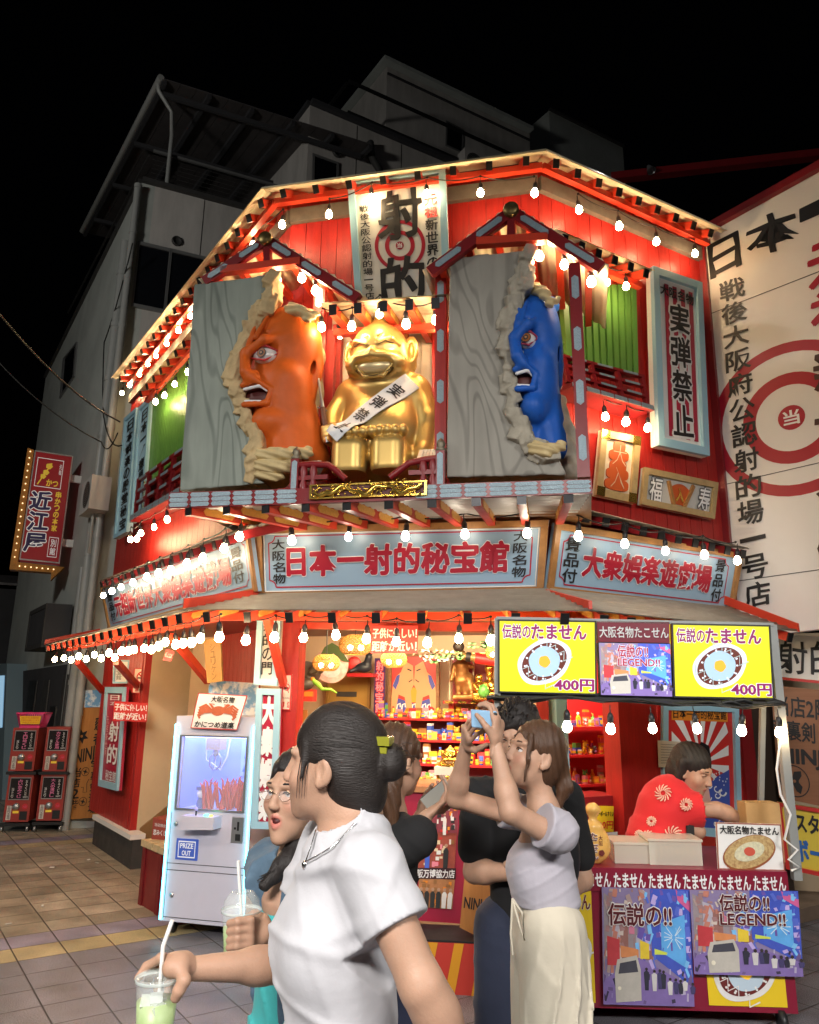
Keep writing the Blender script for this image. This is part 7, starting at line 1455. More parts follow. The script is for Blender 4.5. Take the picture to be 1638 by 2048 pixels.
for (x, y, g, lab) in ((968, 1398, 1., 'golden fortune figure with a round head in the red shrine'), (990, 1396, 1.1, 'larger golden fortune figure with a green sack at the right end of the shrine')):
    c = PF.off(-1.86).at(x, y); f = SDF(c + V3(-.13, -.13, -.01), c + V3(.13, .13, .4), .007); f.box(c + UP * .035, (.06 * g, .05, .035), None, .008); f.ell(c + UP * (.12 * g), (.055 * g, .05, .06), k=.01); f.ell(c + UP * (.21 * g), (.036, .036, .038), k=.015)
    if g > 1: f.ell(c + V3(0, 0, .29), (.05, .045, .05), k=.02); f.ell(c + V3(.02, 0, .36), (.03, .03, .025), k=.02)
    f.cap(c + V3(-.05, -.02, .15), c + V3(-.02, -.055, .1), .02, .016); f.cap(c + V3(.05, -.02, .15), c + V3(.02, -.055, .1), .02, .016); m = M(); f.into(m, GOLDB)
    if g > 1: m.ball(c + V3(-.06, -.03, .08), (.06, .05, .065), PM['green'], 14)
    tag(m.build('fortune_figure'), lab, 'statue')
q = qp(PF.off(-.6), (893, 1587), (945, 1587), (945, 1562), (893, 1562)); c = PF.off(-.62).at(912, 1590); c[2] = zc + .05; m = M(); m.box(c + UP * .03, dF * .1, PF.n * .07, UP * .03, WHITE); tag(m.build('statue_plinth'), 'white plinth under the small golden statue on the counter', 'plinth')
laughing('golden_statue', 'small polished golden seated figure on a white plinth inside the shop', PF.off(-.62), 914, 1508, .27, .0042, True, False)
# lanterns of woven cane
CANE = mat('woven_cane', (.6, .33, .08), .6, var=.3, vscale=40)
CANEL = mat('cane_bulb', (1, .8, .5), .4, emit=30, ecol=(1, .66, .3))
for (x, y, r, s, lab) in ((718, 1293, .115, -.5, 'largest woven cane lantern, left of the hanging red notice'), (660, 1330, .1, -.9, 'woven cane lantern in front of the round fan'), (795, 1320, .095, -.9, 'woven cane lantern just under the hanging red notice'), (1004, 1300, .09, -.8, 'woven cane lantern half hidden behind the yellow menu panel')):
    c = PF.off(s).at(x, y); T = thing('cane_lantern', lab, 'lantern', c, 'cane lanterns in the shop'); m = M(); N_ = 22
    for k in range(N_):
        for sg in (1, -1):
            P = []
            for t in np.linspace(.32, math.pi - .5, 9): a_ = k * 2 * math.pi / N_ + sg * t * .7; P.append(c + V3(r * 1.15 * math.sin(t) ** .7 * math.cos(a_), r * 1.15 * math.sin(t) ** .7 * math.sin(a_), r * .72 * math.cos(t)))
            m.tube(P, .0036, CANE, 4)
    for zz, rr_ in ((-.62, .72), (0, 1.15), (.6, .6)): m.tube([c + V3(r * rr_ * math.cos(t), r * rr_ * math.sin(t), r * .98 * zz) for t in np.linspace(0, 6.2832, 25)], .005, CANE, 5)
    m.build('shade', T); m = M(); m.tube([c + UP * r * .7, V3(c[0], c[1], ZC)], .005, CABLE, 5); m.build('cord', T)
    for s_ in (-1, 1): m = M(); m.ball(c + dF * .045 * s_ - UP * .02, .024, CANEL, 10); m.build('bulb', T)
# lion mask, round fan, small ornaments
c = PF.off(-1.0).at(622, 1385); L = Loc(Pl(c, dF)); f = SDF((-.3, -.3, c[2] - .35), (.3, .3, c[2] + .3), .009); f.o = f.o; b0 = L.xz(622, 1360); g0_ = V3(b0[0], 0, b0[1])
f = SDF(g0_ + V3(-.2, -.2, -.28), g0_ + V3(.2, .25, .2), .008); f.ell(g0_ + V3(0, 0, .04), (.12, .11, .1)); f.ell(g0_ + V3(.03, .1, -.06), (.07, .08, .05), k=.04); f.cap(g0_ + V3(-.07, .08, .06), g0_ + V3(-.03, .11, .04), .03, .02, k=.02); f.cap(g0_ + V3(.1, .08, .06), g0_ + V3(.07, .11, .04), .03, .02, k=.02); f.ell(g0_ + V3(-.11, .0, .1), (.03, .02, .05), k=.02); f.ell(g0_ + V3(.13, .0, .08), (.03, .02, .05), k=.02); f.warp(lambda X, Y, Z: .004 * noise3(X, Y, Z, 60, 6))
T = thing('lion_mask', 'dark lion dance mask with a green streamer hung left of the inner door', 'mask', c); m = M(); f.into(m, mat('mask_charcoal', (.07, .065, .06), .35, var=.4), True, L.tf); m.build('head', T)
m = M(); 
for s_ in (-1, 1): m.ball(L.t1(g0_ + V3(.02 + .07 * s_, .1, -.02)), .022, PM['orange'], 10)
m.build('eye', T); m = M(); m.box(L.t1(g0_ + V3(.03, .06, -.15)), dF * .07, PF.n * .05, UP * .05, PM['red']); m.box(L.t1(g0_ + V3(.05, .1, -.14)), dF * .05, PF.n * .02, UP * .02, PM['orange']); m.build('jaw', T)
m = M(); P = [L.t1(g0_ + V3(*w)) for w in ((.08, .1, -.02), (.14, .1, -.06), (.18, .1, -.1), (.25, .08, -.1), (.3, .06, -.13))]; m.tube(P, [.02, .022, .016, .012, .004], mat('streamer_green', (.25, .6, .05), .5), 8); P = [L.t1(g0_ + V3(*w)) for w in ((-.08, .05, -.04), (-.13, .05, -.1), (-.12, .05, -.18))]; m.tube(P, [.03, .025, .01], PM['green'], 8); m.build('streamer', T)
q = onback(-1.5, 636, 1295, 706, 1370); T = thing('round_fan', 'large round flowered fan under a dark green hood on the back wall', 'fan', q(.5, 1)); m = M(); m.disc(q, .5, .52, q.w * .48, mat('fan_pink', (.7, .3, .26), .5, var=1, vscale=16, col2=(.75, .68, .65)), .0, 36); m.disc(q, .5, .68, q.w * .26, mat('fan_white', (.78, .74, .72), .5, var=.5, vscale=30, col2=(.5, .2, .3)), .004, 24, ry=q.w * .17); m.build('disc', T); m = M(); m.poly(q, [(.1, .42), (.3, .05), (.5, -.06), (.72, .06), (1.0, .45), (.8, .42), (.55, .22), (.3, .38)], mat('hood_green', (.06, .1, .03), .6), .012, .03); m.build('hood', T)
m = M(); q = onback(-2.0, 708, 1350, 758, 1356); m.rect(q, 0, 0, 1, 1, SHL, .1, .25); tag(m.build('ornament_shelf'), 'small red shelf above the inner door', 'shelf'); c = q(.55, 0) + PF.n * .0; f = SDF(c + V3(-.16, -.16, -.01), c + V3(.16, .16, .25), .009); f.ell(c + UP * .06, (.08, .06, .05)); f.cap(c + V3(.03, 0, .08), c + V3(.05, -.03, .16), .04, .035); f.cap(c + V3(.05, 0, .18), c + V3(.1, 0, .22), .02, .004); f.cap(c + V3(-.03, 0, .06), c + V3(-.13, -.03, .02), .03, .015); f.cap(c + V3(.04, 0, .18), c + V3(0, 0, .23), .02, .004); m = M(); f.into(m, mat('figurine_dark', (.03, .04, .055), .4)); m.ball(c + V3(-.1, .04, .1), (.07, .01, .07), PM['red'], 14); tag(m.build('figurine'), 'dark horned figurine before a red disc on the small red shelf', 'figurine')
m = M(); rr = random.Random(5)
for (x, y, cc, n) in ((870, 1300, 'white', 10), (890, 1302, 'green', 14), (960, 1275, 'green', 22), (850, 1298, 'cream', 10), (880, 1290, 'brown', 6)):
    for k in range(n):
        p = PF.off(-1.5 + rr.uniform(-.1, .1)).at(x + rr.uniform(-30, 30), y + rr.uniform(-10, 10)); a_ = rr.uniform(0, 6.28); m.poly(Quad(p, p + V3(.1, 0, 0), p + V3(.1, 0, -.1), p - UP * .1), [(.5 + .4 * math.cos(a_ + t), .5 + .16 * math.sin(a_ + 2 * t)) for t in np.linspace(0, 6, 7)], PM[cc], 0, .004)
tag(m.build('ceiling_garland'), 'garland of paper leaves and fish under the room ceiling', 'garland')
q = onback(-1.2, 604, 1425, 622, 1560); T = sign('wall_scroll', 'narrow orange wall scroll with black writing below the lion mask', q, ORW, .01, None, cat='scroll'); m = M(); m.text(q, '射的大会', .2, .2, .8, .9, INK, .0, vert=True); m.build('lettering', T)
m = M(); q = onback(-2.25, 596, 1320, 640, 1342); 
# right poster in its blue frame, note and dark passage
PB_ = PR.off(-.02); q = qp(PB_, (1331, 1392), (1482, 1392), (1496, 1662), (1336, 1650)); T = sign('tall_poster', 'tall poster of red sun rays over blue waves, behind the cook', q, PRED, .03, BLUE, .055, 'poster'); u0, u1 = .13, .87; m = M()
m.rect(q, u0, .03, u1, .14, PM['orange'], .003); m.text(q, '日本一射的秘宝館', u0 + .02, .05, u1 - .02, .125, INK, .01, .006); cu, cv = .5, .47
def edge(a):
    dx, dy = math.cos(a), math.sin(a); t = min((u1 - cu) / abs(dx) if dx else 9, ((cv - .14) if dy < 0 else (.96 - cv)) / (abs(dy) + 1e-9) ); return (cu + dx * t, cv + dy * t)
for k in range(16): a0_ = k * math.pi / 8; m.poly(q, [(cu, cv), edge(a0_), edge(a0_ + .19)], WHI, .003 + k * .0001)
m.poly(q, [(u0, .96), (u0, .62), (.3, .58), (.5, .66), (.7, .56), (u1, .5), (u1, .96)], mat('wave_blue', (.05, .09, .38), .5), .006); r = random.Random(8)
for k in range(34):
    x, y, s_ = r.uniform(u0 + .05, u1 - .1), r.uniform(.6, .94), r.uniform(.03, .07); m.stroke(q, [(x + s_ * math.cos(t) * (1 - t / 7), y + s_ * .6 * math.sin(t) * (1 - t / 7)) for t in np.linspace(0, 4.5, 9)], .009, WHI, .008)
for k in range(40): m.disc(q, r.uniform(u0 + .03, u1 - .03), r.uniform(.5, .62), .006, WHI, .008, 8)
m.poly(q, [(.47, .36), (.56, .38), (.6, .48), (.58, .62), (.62, .78), (.55, .86), (.5, .72), (.45, .6), (.44, .46)], mat('poster_skin', (.7, .4, .34), .5), .01); m.poly(q, [(.44, .35), (.5, .3), (.6, .33), (.63, .46), (.56, .42), (.48, .38)], INK, .011); m.build('picture', T)
q = qp(PR.off(.03), (1327, 1468), (1373, 1470), (1371, 1520), (1330, 1522)); T = sign('handwritten_note', 'cream handwritten note taped beside the tall poster', q, mat('note_paper', (.6, .52, .4), .7, var=.2), .003, None, cat='note'); m = M()
for k in range(8): m.stroke(q, [(.1 + .02 * j, .14 + .1 * k + .008 * math.sin(j * 2.3 + k)) for j in range(38 - (k * 7) % 9)], .0025, INK, .004)
m.build('writing', T)
m = M(); a, b = PR.off(-.05).at(1510, 1500) * V3(1, 1, 0), PR.off(-.05).at(1575, 1500) * V3(1, 1, 0); m.prism([a, b, b + UP * ZC, a + UP * ZC], -PR.n * .05, mat('passage_shade', (.035, .02, .012), .7)); m.build('passage_shade_panel', SH)  # near-black panel across the open doorway, its shade put into the colour
# ================================================================ people
SKIN = mat('skin', (.44, .262, .178), .52, var=.32, vscale=14, bump=.09, bscale=240, sss=.12, vcol=(.5, .13, .11), spec=.4)
HAIR = mat('dark_hair', (.014, .01, .009), .5, var=.6, vscale=30, stretch=(6, 6, .6), bump=.5, bscale=70, spec=.5)
HAIRB = mat('brown_hair', (.075, .034, .016), .4, var=.6, vscale=30, stretch=(6, 6, .6), bump=.5, bscale=70)
def cloth(n, c, r=.85, **k): return mat(n, c, r, bump=.4, bscale=15, sheen=.1, **k)
EYEW = mat('eye_white', (.7, .68, .66), .2); IRIS = mat('eye_iris', (.02, .012, .008), .15)
J = dep
def heads(f, c, R, s=1., mouth=0.):
    c = np.asarray(c, float)
    def P(x, y, z): return c + R @ V3(x, y, z) * s
    E = lambda p, r, k=.02, op='+': f.ell(P(*p), np.array(r) * s, R, k * s, op)
    Cp = lambda a, b, ra, rb, k=.015, op='+': f.cap(P(*a), P(*b), ra * s, rb * s, k * s, op)
    E((0, -.015, .035), (.077, .096, .09), 0); E((0, .022, -.03), (.064, .072, .078), .035); E((0, .04, -.07 - mouth * .02), (.046, .048, .042), .03)
    E((0, .07, -.1 - mouth * .022), (.018, .016, .014), .03)
    for q in (-1, 1):
        E((q * .04, .06, -.03), (.026, .024, .026), .02); E((q * .032, .1, .008), (.022, .018, .012), .016, '-'); Cp((q * .014, .088, .026), (q * .048, .074, .028), .009, .008, .015)
        E((q * .078, -.006, -.008), (.009, .02, .031), .006); E((q * .084, .004, -.004), (.006, .011, .02), .006, '-'); E((q * .076, .004, -.034), (.008, .01, .01), .005)
        E((q * .01, .1, -.033), (.008, .009, .007), .006)
    Cp((0, .088, .018), (0, .108, -.028), .008, .0115, .012)
    if mouth:
        E((0, .098, -.071), (.021, .03, .0135), .004, '-'); Cp((-.019, .084, -.064), (0, .094, -.056), .005, .006, .005); Cp((.019, .084, -.064), (0, .094, -.056), .005, .006, .005); Cp((-.019, .082, -.074), (0, .09, -.087), .005, .007, .005); Cp((.019, .082, -.074), (0, .09, -.087), .005, .007, .005)
    else:
        Cp((-.02, .084, -.062), (0, .094, -.059), .004, .0062, .006); Cp((.02, .084, -.062), (0, .094, -.059), .004, .0062, .006); Cp((-.016, .083, -.069), (.016, .083, -.069), .0068, .0068, .006); Cp((-.022, .095, -.0648), (.022, .095, -.0648), .0018, .0018, .002, '-')
    return P
def paint_lips(v, c, R, s, mouth=0.):
    l = (v - np.asarray(c)) @ R / s; d = ((l[:, 0] / .022) ** 2 + ((l[:, 2] + .065 + .007 * (mouth > 0)) / (.011 + .011 * (mouth > 0))) ** 2); w = np.clip(1.35 - d, 0, 1) * (l[:, 1] > .075)
    b = np.exp(-(((np.abs(l[:, 0]) - .042) / .02) ** 2 + ((l[:, 2] + .028) / .018) ** 2)) * .22 * (l[:, 1] > .03); return np.maximum(w * .8, b)
def face_parts(T, P, R, s, look=(0, 0), lids=.55, mouth=0, brow=HAIR):
    for q in (-1, 1):
        m = M(); o = P(q * .0315, .0745, .004); m.ball((0, 0, 0), .0118 * s, EYEW, 14); m.v = [(o + np.array(w)).tolist() for w in m.v]
        g = nrm(R @ V3(look[0] + q * .08, 1, look[1])); o2 = o + g * .0114 * s; a = nrm(np.cross(g, UP)); b = np.cross(a, g)
        m.add([o2 + .0058 * s * (math.cos(t) * a + math.sin(t) * b) for t in np.linspace(0, 6.28, 16, False)], [tuple(range(16))], IRIS); m.build('eye', T)
        m = M(); m.tube([P(q * x, y, z) for x, y, z in ((.016, .0845, .003), (.024, .0885, .009), (.032, .089, .0105), (.041, .0855, .009), (.047, .079, .005))], [.0012 * s, .0018 * s, .002 * s, .0018 * s, .0012 * s], HAIR, 5)
        m.tube([P(q * x, y, z) for x, y, z in ((.0135, .0915, .026), (.026, .0925, .0315), (.04, .086, .031), (.05, .076, .025))], [.002 * s, .0031 * s, .0027 * s, .0012 * s], brow, 5); m.build('brow_and_lashes', T)
        f = SDF(P(q * .0315, .08, .008) - .03 * s, P(q * .0315, .08, .008) + .03 * s, .0022 * s); f.ell(P(q * .0315, .0742, .0045), np.array((.0142, .0136, .0128)) * s, None, 0); f.plane(P(q * .0315, .08, .0095 - .008 * (1 - lids)), R @ V3(0, .25, -1)); m = M(); f.into(m, SKIN); m.build('eyelid', T)
    if mouth: m = M(); m.ball((0, 0, 0), (.017 * s, .017 * s, .013 * s), mat('mouth_inside', (.07, .012, .012), .5), 12); m.v = [(P(0, .077, -.071) + np.array(w)).tolist() for w in m.v]; m.build('mouth', T)
def hand(m, wrist, d, n, side, curl=.5, s=1., spread=.1, thumb=(.75, .55), h=.0032, curls=None):
    d, n = nrm(d), nrm(n); n = nrm(n - d * (n @ d)); t = np.cross(d, n) * side; w = np.asarray(wrist, float)         # n: where the palm looks, t: towards the thumb
    f = SDF(w - .2 * s, w + .2 * s, h); f.cap(w - d * .03 * s, w + d * .02 * s, .024 * s, .026 * s, flat=(n, .72)); f.cap(w + d * .025 * s + t * .012 * s, w + d * .078 * s + t * .018 * s, .026 * s, .024 * s, k=.02 * s, flat=(n, .5)); f.cap(w + d * .025 * s - t * .012 * s, w + d * .074 * s - t * .02 * s, .025 * s, .022 * s, k=.02 * s, flat=(n, .5))
    for i in range(4):
        L = (.94, 1.05, 1., .8)[i] * s; o = (.032, .011, -.011, -.031)[i] * s; b = w + d * (.09, .094, .09, .081)[i] * s + t * o; c = curls[i] if curls else curl; a = .18 + c * .35; u = nrm(d + t * o / s * spread * 20); p = b - d * .02 * s; rad = (.0088, .0092, .0088, .0076)[i] * s
        for k, l in enumerate((.062, .028, .022)):
            di = u * math.cos(a) + n * math.sin(a); q = p + di * l * L * (1 if k else 1); f.cap(p, q, rad * (1 - .06 * k), rad * (.94 - .08 * k), k=.003 * s); p = q; a += c * (1.05 if k == 0 else .8)
    b = w + d * .022 * s + t * .022 * s; u = nrm(d * thumb[0] + t * .8 + n * thumb[1] * .4); p = b + u * .045 * s; f.cap(b, p, .017 * s, .0125 * s, k=.012 * s); u2 = nrm(d * (thumb[0] + .35) + t * .25 + n * thumb[1]); q = p + u2 * .032 * s; f.cap(p, q, .0112 * s, .0102 * s, k=.004 * s); f.cap(q, q + nrm(u2 + n * .2) * .026 * s, .0102 * s, .008 * s, k=.003 * s)
    return f.into(m, SKIN)
def skinpart(m, lo, hi, h, fn):
    f = SDF(np.array(lo) - .0, hi, h); r = fn(f); v = f.into(m, SKIN); return v, r
def bb(*p, g=.12): a = np.array(p); return a.min(0) - g, a.max(0) + g
def mkperson(label): return thing('person', label, 'person', (0, 0, 0))
def put(T, mt, name, lo, hi, h, fn, warp=None, post=None):
    f = SDF(lo, hi, h); fn(f)
    if warp: f.warp(warp)
    if post: post(f)
    m = M(); f.into(m, mt); return m.build(name, T)
def folds(amp, dirs, seed=0):
    r = np.random.RandomState(seed)
    def g(X, Y, Z):
        o = 0
        for i, ((dx, dy, dz), fr, a) in enumerate(dirs):
            t = np.sin((dx * X + dy * Y + dz * Z) * fr + 2.2 * np.sin(X * 7 + Z * 6 + fr) + r.rand() * 6); o = o - a * 1.5 * np.exp(-(t / .33) ** 2) * np.clip(.5 + noise3(X, Y, Z, 9, seed + i), 0, 1.3)
        return amp * (o + .3 * noise3(X, Y, Z, 12, seed))
    return g
def hairshell(f, c, R, s, grow=1.1, back=0., face=(.062, .035)):
    P = lambda x, y, z: np.asarray(c) + R @ V3(x, y, z) * s
    f.ell(P(0, -.018, .04), np.array((.077, .096, .09)) * s * grow, R, 0); f.ell(P(0, -.045, -.02), np.array((.07, .06, .075)) * s * grow, R, .03 * s)
    f.ell(P(0, .11, -.055), np.array((face[0], .09, .105 + face[1])) * s, R, .012 * s, '-'); return P
def shoes(T, base, ft, rt, w, mt=None, leg=None):
    b = V3(base[0], base[1], 0); ft = nrm(ft * V3(1, 1, 0)); rt = nrm(rt * V3(1, 1, 0))
    for q in (-1, 1):
        o = b + rt * w * q + ft * .05; f = SDF(o - V3(.2, .2, .01), o + V3(.2, .2, .16), .009); f.cap(o - ft * .09 + UP * .04, o + ft * .09 + UP * .03, .04, .036, k=0, flat=(UP, .9)); f.cap(o - ft * .08 + UP * .04, o - ft * .07 + UP * .1, .04, .042, k=.03); f.plane(o + UP * .003, -UP); m = M(); f.into(m, mt or mat('white_trainer', (.6, .6, .58), .5)); m.build('shoe', T)
        if leg is not None: m = M(); f = SDF(*bb(b + rt * w * q, b + rt * w * q + UP * leg, g=.1), .012); f.cap(b + rt * w * q + UP * .08, b + rt * w * q + UP * leg, .04, .07); f.into(m, SKIN); m.build('lower_leg', T)
STR = lambda fr=150, a=.0022: (lambda X, Y, Z: a * np.sin(fr * X + 40 * np.sin(Z * 5) * 0 + 9 * np.sin(Z * 18)) * np.sin(fr * .7 * Y + 6 * np.sin(Z * 13)))
# ---------------------------------------------------------------- 1 woman in white walking past, close to the camera
T = mkperson('woman in a white T-shirt and silver pendant, dark hair clipped in a bun'); s = .94
HAIR1 = mat('combed_dark_hair', (.016, .011, .009), .5, var=.7, vscale=26, stretch=(.5, 5, 9), bump=.35, bscale=60, spec=.5)
R = rotm(dirv(-76) + V3(0, 0, .02)); ear = J(663, 1548, 1.6); c = ear + R @ V3(.076, .008, .008) * s
ft = nrm(dirv(-112)); rt = V3(ft[1], -ft[0], 0); sl = J(768, 1722, 1.52); sr = sl + rt * .31 + UP * .0; nb = (sl + sr) / 2 + UP * .055 - ft * .005; ch = (sl + sr) / 2 - UP * .14 + ft * .015; wa = ch - UP * .3 - ft * .01; hi_ = wa - UP * .16
el = J(868, 1972, 1.47); wl = J(975, 2160, 1.5); er = J(590, 1935, 1.74); wr = J(402, 1948, 1.62)
m = M(); lo, hi2 = bb(c, nb, sl, sr, g=.18)
f = SDF(lo, hi2, .0042); P = heads(f, c, R, s); f.cap(P(0, -.03, -.07), nb + UP * .01, .043, .047, k=.03); f.cap(nb, nb - UP * .08, .06, .09, k=.03); f.cap(P(-.03, -.02, -.07), nb + ft * .05 - UP * .02, .016, .012, k=.02); v = f.into(m, SKIN); m.attr['paint'] = paint_lips(v, c, R, s)
def arm(m, a, b, w, r0, r1, r2, h=.005):
    f = SDF(*bb(a, b, w, g=.09), h); d = nrm(w - b); f.cap(a, b, r0, r1, k=.02); f.cap(b, b + (w - b) * .3, r1, r1 * 1.04, k=.02); f.cap(b + (w - b) * .25, w, r1 * 1.02, r2, k=.02); f.into(m, SKIN)
arm(m, sl - UP * .03, el, wl, .045, .037, .024); arm(m, sr - UP * .03, er, wr, .043, .032, .021)
# right hand spread over the rim of the cup
cupc = J(341, 1972, 1.6); f = SDF(*bb(wr, cupc, g=.11), .0032); pa = J(372, 1936, 1.6); f.cap(wr, pa + V3(.012, 0, -.004), .021, .021, k=.02, flat=(UP, .75)); f.cap(pa + V3(.012, .02, -.004), pa + V3(-.002, -.012, -.006), .018, .017, k=.02)
for pts in (((386, 1930, 1.6), (345, 1928, 1.625), (316, 1946, 1.635), (300, 1969, 1.63)), ((384, 1936, 1.625), (350, 1938, 1.66), (325, 1958, 1.662), (318, 1980, 1.652)), ((390, 1942, 1.64), (362, 1948, 1.672), (342, 1968, 1.675), (338, 1990, 1.664)), ((396, 1950, 1.645), (376, 1960, 1.668), (362, 1978, 1.67), (360, 1996, 1.66)), ((384, 1946, 1.585), (392, 1972, 1.568), (382, 1992, 1.566), (376, 2006, 1.57))):
    q = [J(*p) for p in pts]; th = pts[0][1] == 1946
    for k in range(3): f.cap(q[k], q[k + 1], (.0098 if not th else .0125) - .0008 * k, (.0094 if not th else .0115) - .0008 * k, k=.005 if k else .012)
f.into(m, SKIN); m.build('body', T)
def shirt(f):
    f.cap(ch, wa, .13, .132, k=0, flat=(ft, .82)); f.cap(wa, hi_, .132, .15, k=.04, flat=(ft, .85)); f.cap(sl - UP * .016 + rt * .02, sr - UP * .016 - rt * .02, .052, .052, k=.06)
    for q in (-1, 1): f.ell(ch - UP * .04 + ft * .062 + rt * q * .06, (.06, .058, .066), k=.08)
    a = sl + rt * .02 - UP * .02; e = a + (el - a) * .66; f.cap(a, e, .058, .068, k=.035); a2 = sr - rt * .02 - UP * .02; e2 = a2 + (er - a2) * .62; f.cap(a2, e2, .064, .07, k=.035)
    d = nrm(el - a); X = f.ax
    f.cap(nb + UP * .02, nb - UP * .06, .05, .1, k=.04)
def shirtcut(f):
    f.cap(nb - UP * .085 + ft * .012, nb + UP * .14 + ft * .02, .056, .064, k=.006, op='-')
    a = sl + rt * .02 - UP * .02; e = a + (el - a) * .66; d = nrm(el - a); a2 = sr - rt * .02 - UP * .02; e2 = a2 + (er - a2) * .62; d2 = nrm(er - a2)
    for p, v, r in ((e - d * .03, d, .11), (e2 - d2 * .03, d2, .1)): f.box(p + v * r, (r, r, r), rotm(v, V3(.2, .9, .3)), .004, .003, '-')
WS = cloth('white_cotton', (.5, .5, .53))
put(T, WS, 'white_tshirt', *bb(sl, sr, hi_ - UP * .1, nb, el, g=.17), .0045, shirt, folds(.006, [((.5, .2, 1), 34, .8), ((-.6, .1, .8), 26, 1), ((.9, 0, .5), 48, .4)], 3), shirtcut)
f = SDF(*bb(c, g=.22), .0042); Ph = hairshell(f, c, R, s, 1.1, face=(.062, .02)); f.ell(Ph(-.085, .03, -.05), np.array((.03, .05, .055)) * s, R, .015, '-'); f.ell(Ph(-.085, -.002, -.03), np.array((.022, .024, .04)) * s, R, .008, '-'); f.ell(Ph(.0, -.075, -.055), np.array((.05, .05, .06)) * s, R, .03)
f.ell(Ph(.0, -.135, .012), np.array((.038, .032, .04)) * s, R, .01); f.cap(Ph(-.062, .045, .05), Ph(-.076, .045, -.03), .007, .002, k=.01)
f.warp(lambda X, Y, Z: .0018 * noise3(X, Y, Z, 34, 4)); m = M(); f.into(m, HAIR1); rr = random.Random(4)
for k in range(170):
    th = rr.uniform(-.35, math.pi + .35); r_ = 1.105 + rr.uniform(-.008, .012); P_ = []
    for t in np.linspace(rr.uniform(1.75, 2.0), .3, 9): P_.append(Ph(.077 * r_ * math.sin(t) * math.cos(th), -.018 - .096 * r_ * math.cos(t), .04 + .09 * r_ * math.sin(t) * math.sin(th) - .012 * (1 - math.sin(t))))
    m.tube(P_, .0005, HAIR1, 3)
for k in range(4): p0 = Ph(-.068, .05 - k * .006, .03); m.tube([p0, p0 + R @ V3(-.006, .004, -.05), p0 + R @ V3(.0, .006, -.09)], [.0012, .001, .0004], HAIR, 4)
for k in range(7): p0 = Ph(rr.uniform(-.03, .03), -.15, .01 + rr.uniform(-.03, .04)); m.tube([p0, p0 + R @ V3(rr.uniform(-.02, .02), -.02, rr.uniform(-.005, .02)), p0 + R @ V3(rr.uniform(-.03, .03), -.03, rr.uniform(-.03, .01))], .0007, HAIR, 4)
m.build('hair', T); CLIP = mat('olive_clip', (.3, .3, .03), .25, trans=.2); m = M(); o = Ph(-.018, -.112, .058); m.box(o, R[:, 0] * .02, R[:, 1] * .024, R[:, 2] * .009, CLIP); m.box(o + R @ V3(.0, .0, -.018), R[:, 0] * .016, R[:, 1] * .018, R[:, 2] * .006, CLIP); m.build('hair_clip', T)
fs_ = SDF(*bb(sl, sr, hi_ - UP * .1, nb, el, g=.17), .009); shirt(fs_); shirtcut(fs_)
def onto(fd, x, y, d0, d1, off):
    for d in np.arange(d0, d1, .004):
        p = J(x, y, d); i = np.round((p - fd.o) / fd.h).astype(int)
        if (i >= 0).all() and (i < fd.n).all() and fd.f[tuple(i)] < off: return p
    return J(x, y, d1)
SIL = mat('silver', (.75, .75, .76), .2, metal=1.); m = M(); kp = [(648, 1664), (640, 1694), (629, 1728), (652, 1716), (682, 1697), (706, 1672), (728, 1646)]
m.tube([onto(fs_, x, y, 1.3, 1.75, .009) for x, y in kp], .0017, SIL, 6); m.ball(onto(fs_, 628, 1735, 1.3, 1.75, .01), (.007, .007, .009), SIL, 10); m.build('necklace', T)
put(T, cloth('dark_denim', (.03, .035, .06)), 'trousers', *bb(hi_, V3(hi_[0], hi_[1], 0), g=.2), .014, lambda f: [f.cap(hi_ - UP * .02 + rt * .07 * q, V3(hi_[0], hi_[1], .08) + rt * .09 * q, .1, .07, k=.03) for q in (-1, 1)]); shoes(T, hi_, ft, rt, .09)
# her iced drink
def drink(label, c, r, h, straw, lidh, tilt=0):
    D = thing('iced_drink', label, 'drink', c - UP * h); CL = mat('cup_plastic', (.9, .95, .93), .08, alpha=.22, spec=.7); LQ = mat('matcha_milk', (.34, .5, .14), .35, var=.5, vscale=18, col2=(.6, .66, .4)); o = c - UP * h
    m = M(); m.lathe(o, [(.001, 0), (r * .72, 0), (r * .97, h * .93), (r, h)], CL, 28); m.build('cup', D); m = M(); m.lathe(o, [(.001, .003), (r * .7, .003), (r * .9, h * .76), (.001, h * .765)], LQ, 28); m.build('tea', D)
    m = M(); rr_ = random.Random(h * 99)
    for k in range(7): A_ = rotm(V3(rr_.uniform(-1, 1), 1, rr_.uniform(-1, 1))); m.box(o + V3(rr_.uniform(-.4, .4) * r, rr_.uniform(-.4, .4) * r - r * .25, h * rr_.uniform(.66, .8)), A_[:, 0] * .011, A_[:, 1] * .011, A_[:, 2] * .011, mat('ice', (.9, .97, .92), .05, alpha=.4))
    m.build('ice', D)
    m = M(); m.lathe(o, [(r * .98, h - .002), (r * 1.07, h), (r * 1.07, h + .007), (r * .96, h + .009)] + ([(r * .94, h + .003), (.001, h + .003)] if not lidh else [(r * .93, h + lidh * .55), (r * .62, h + lidh * .95), (r * .4, h + lidh), (r * .36, h + lidh * .9)]), CL, 28); m.lathe(o, [(r * 1.0, h - .001), (r * 1.075, h + .001), (r * 1.075, h + .006)], mat('cup_rim', (.75, .85, .82), .15, alpha=.6), 28); m.build('lid', D)
    m = M(); m.tube(straw, .0042, mat('straw_white', (.8, .8, .78), .35), 10); m.build('straw', D)
drink('open cup of green milk tea with a bent white straw, held low', cupc, .0405, .14, [J(341, 2060, 1.6), J(345, 1968, 1.6), J(348, 1904, 1.6), J(365, 1852, 1.6)], 0)
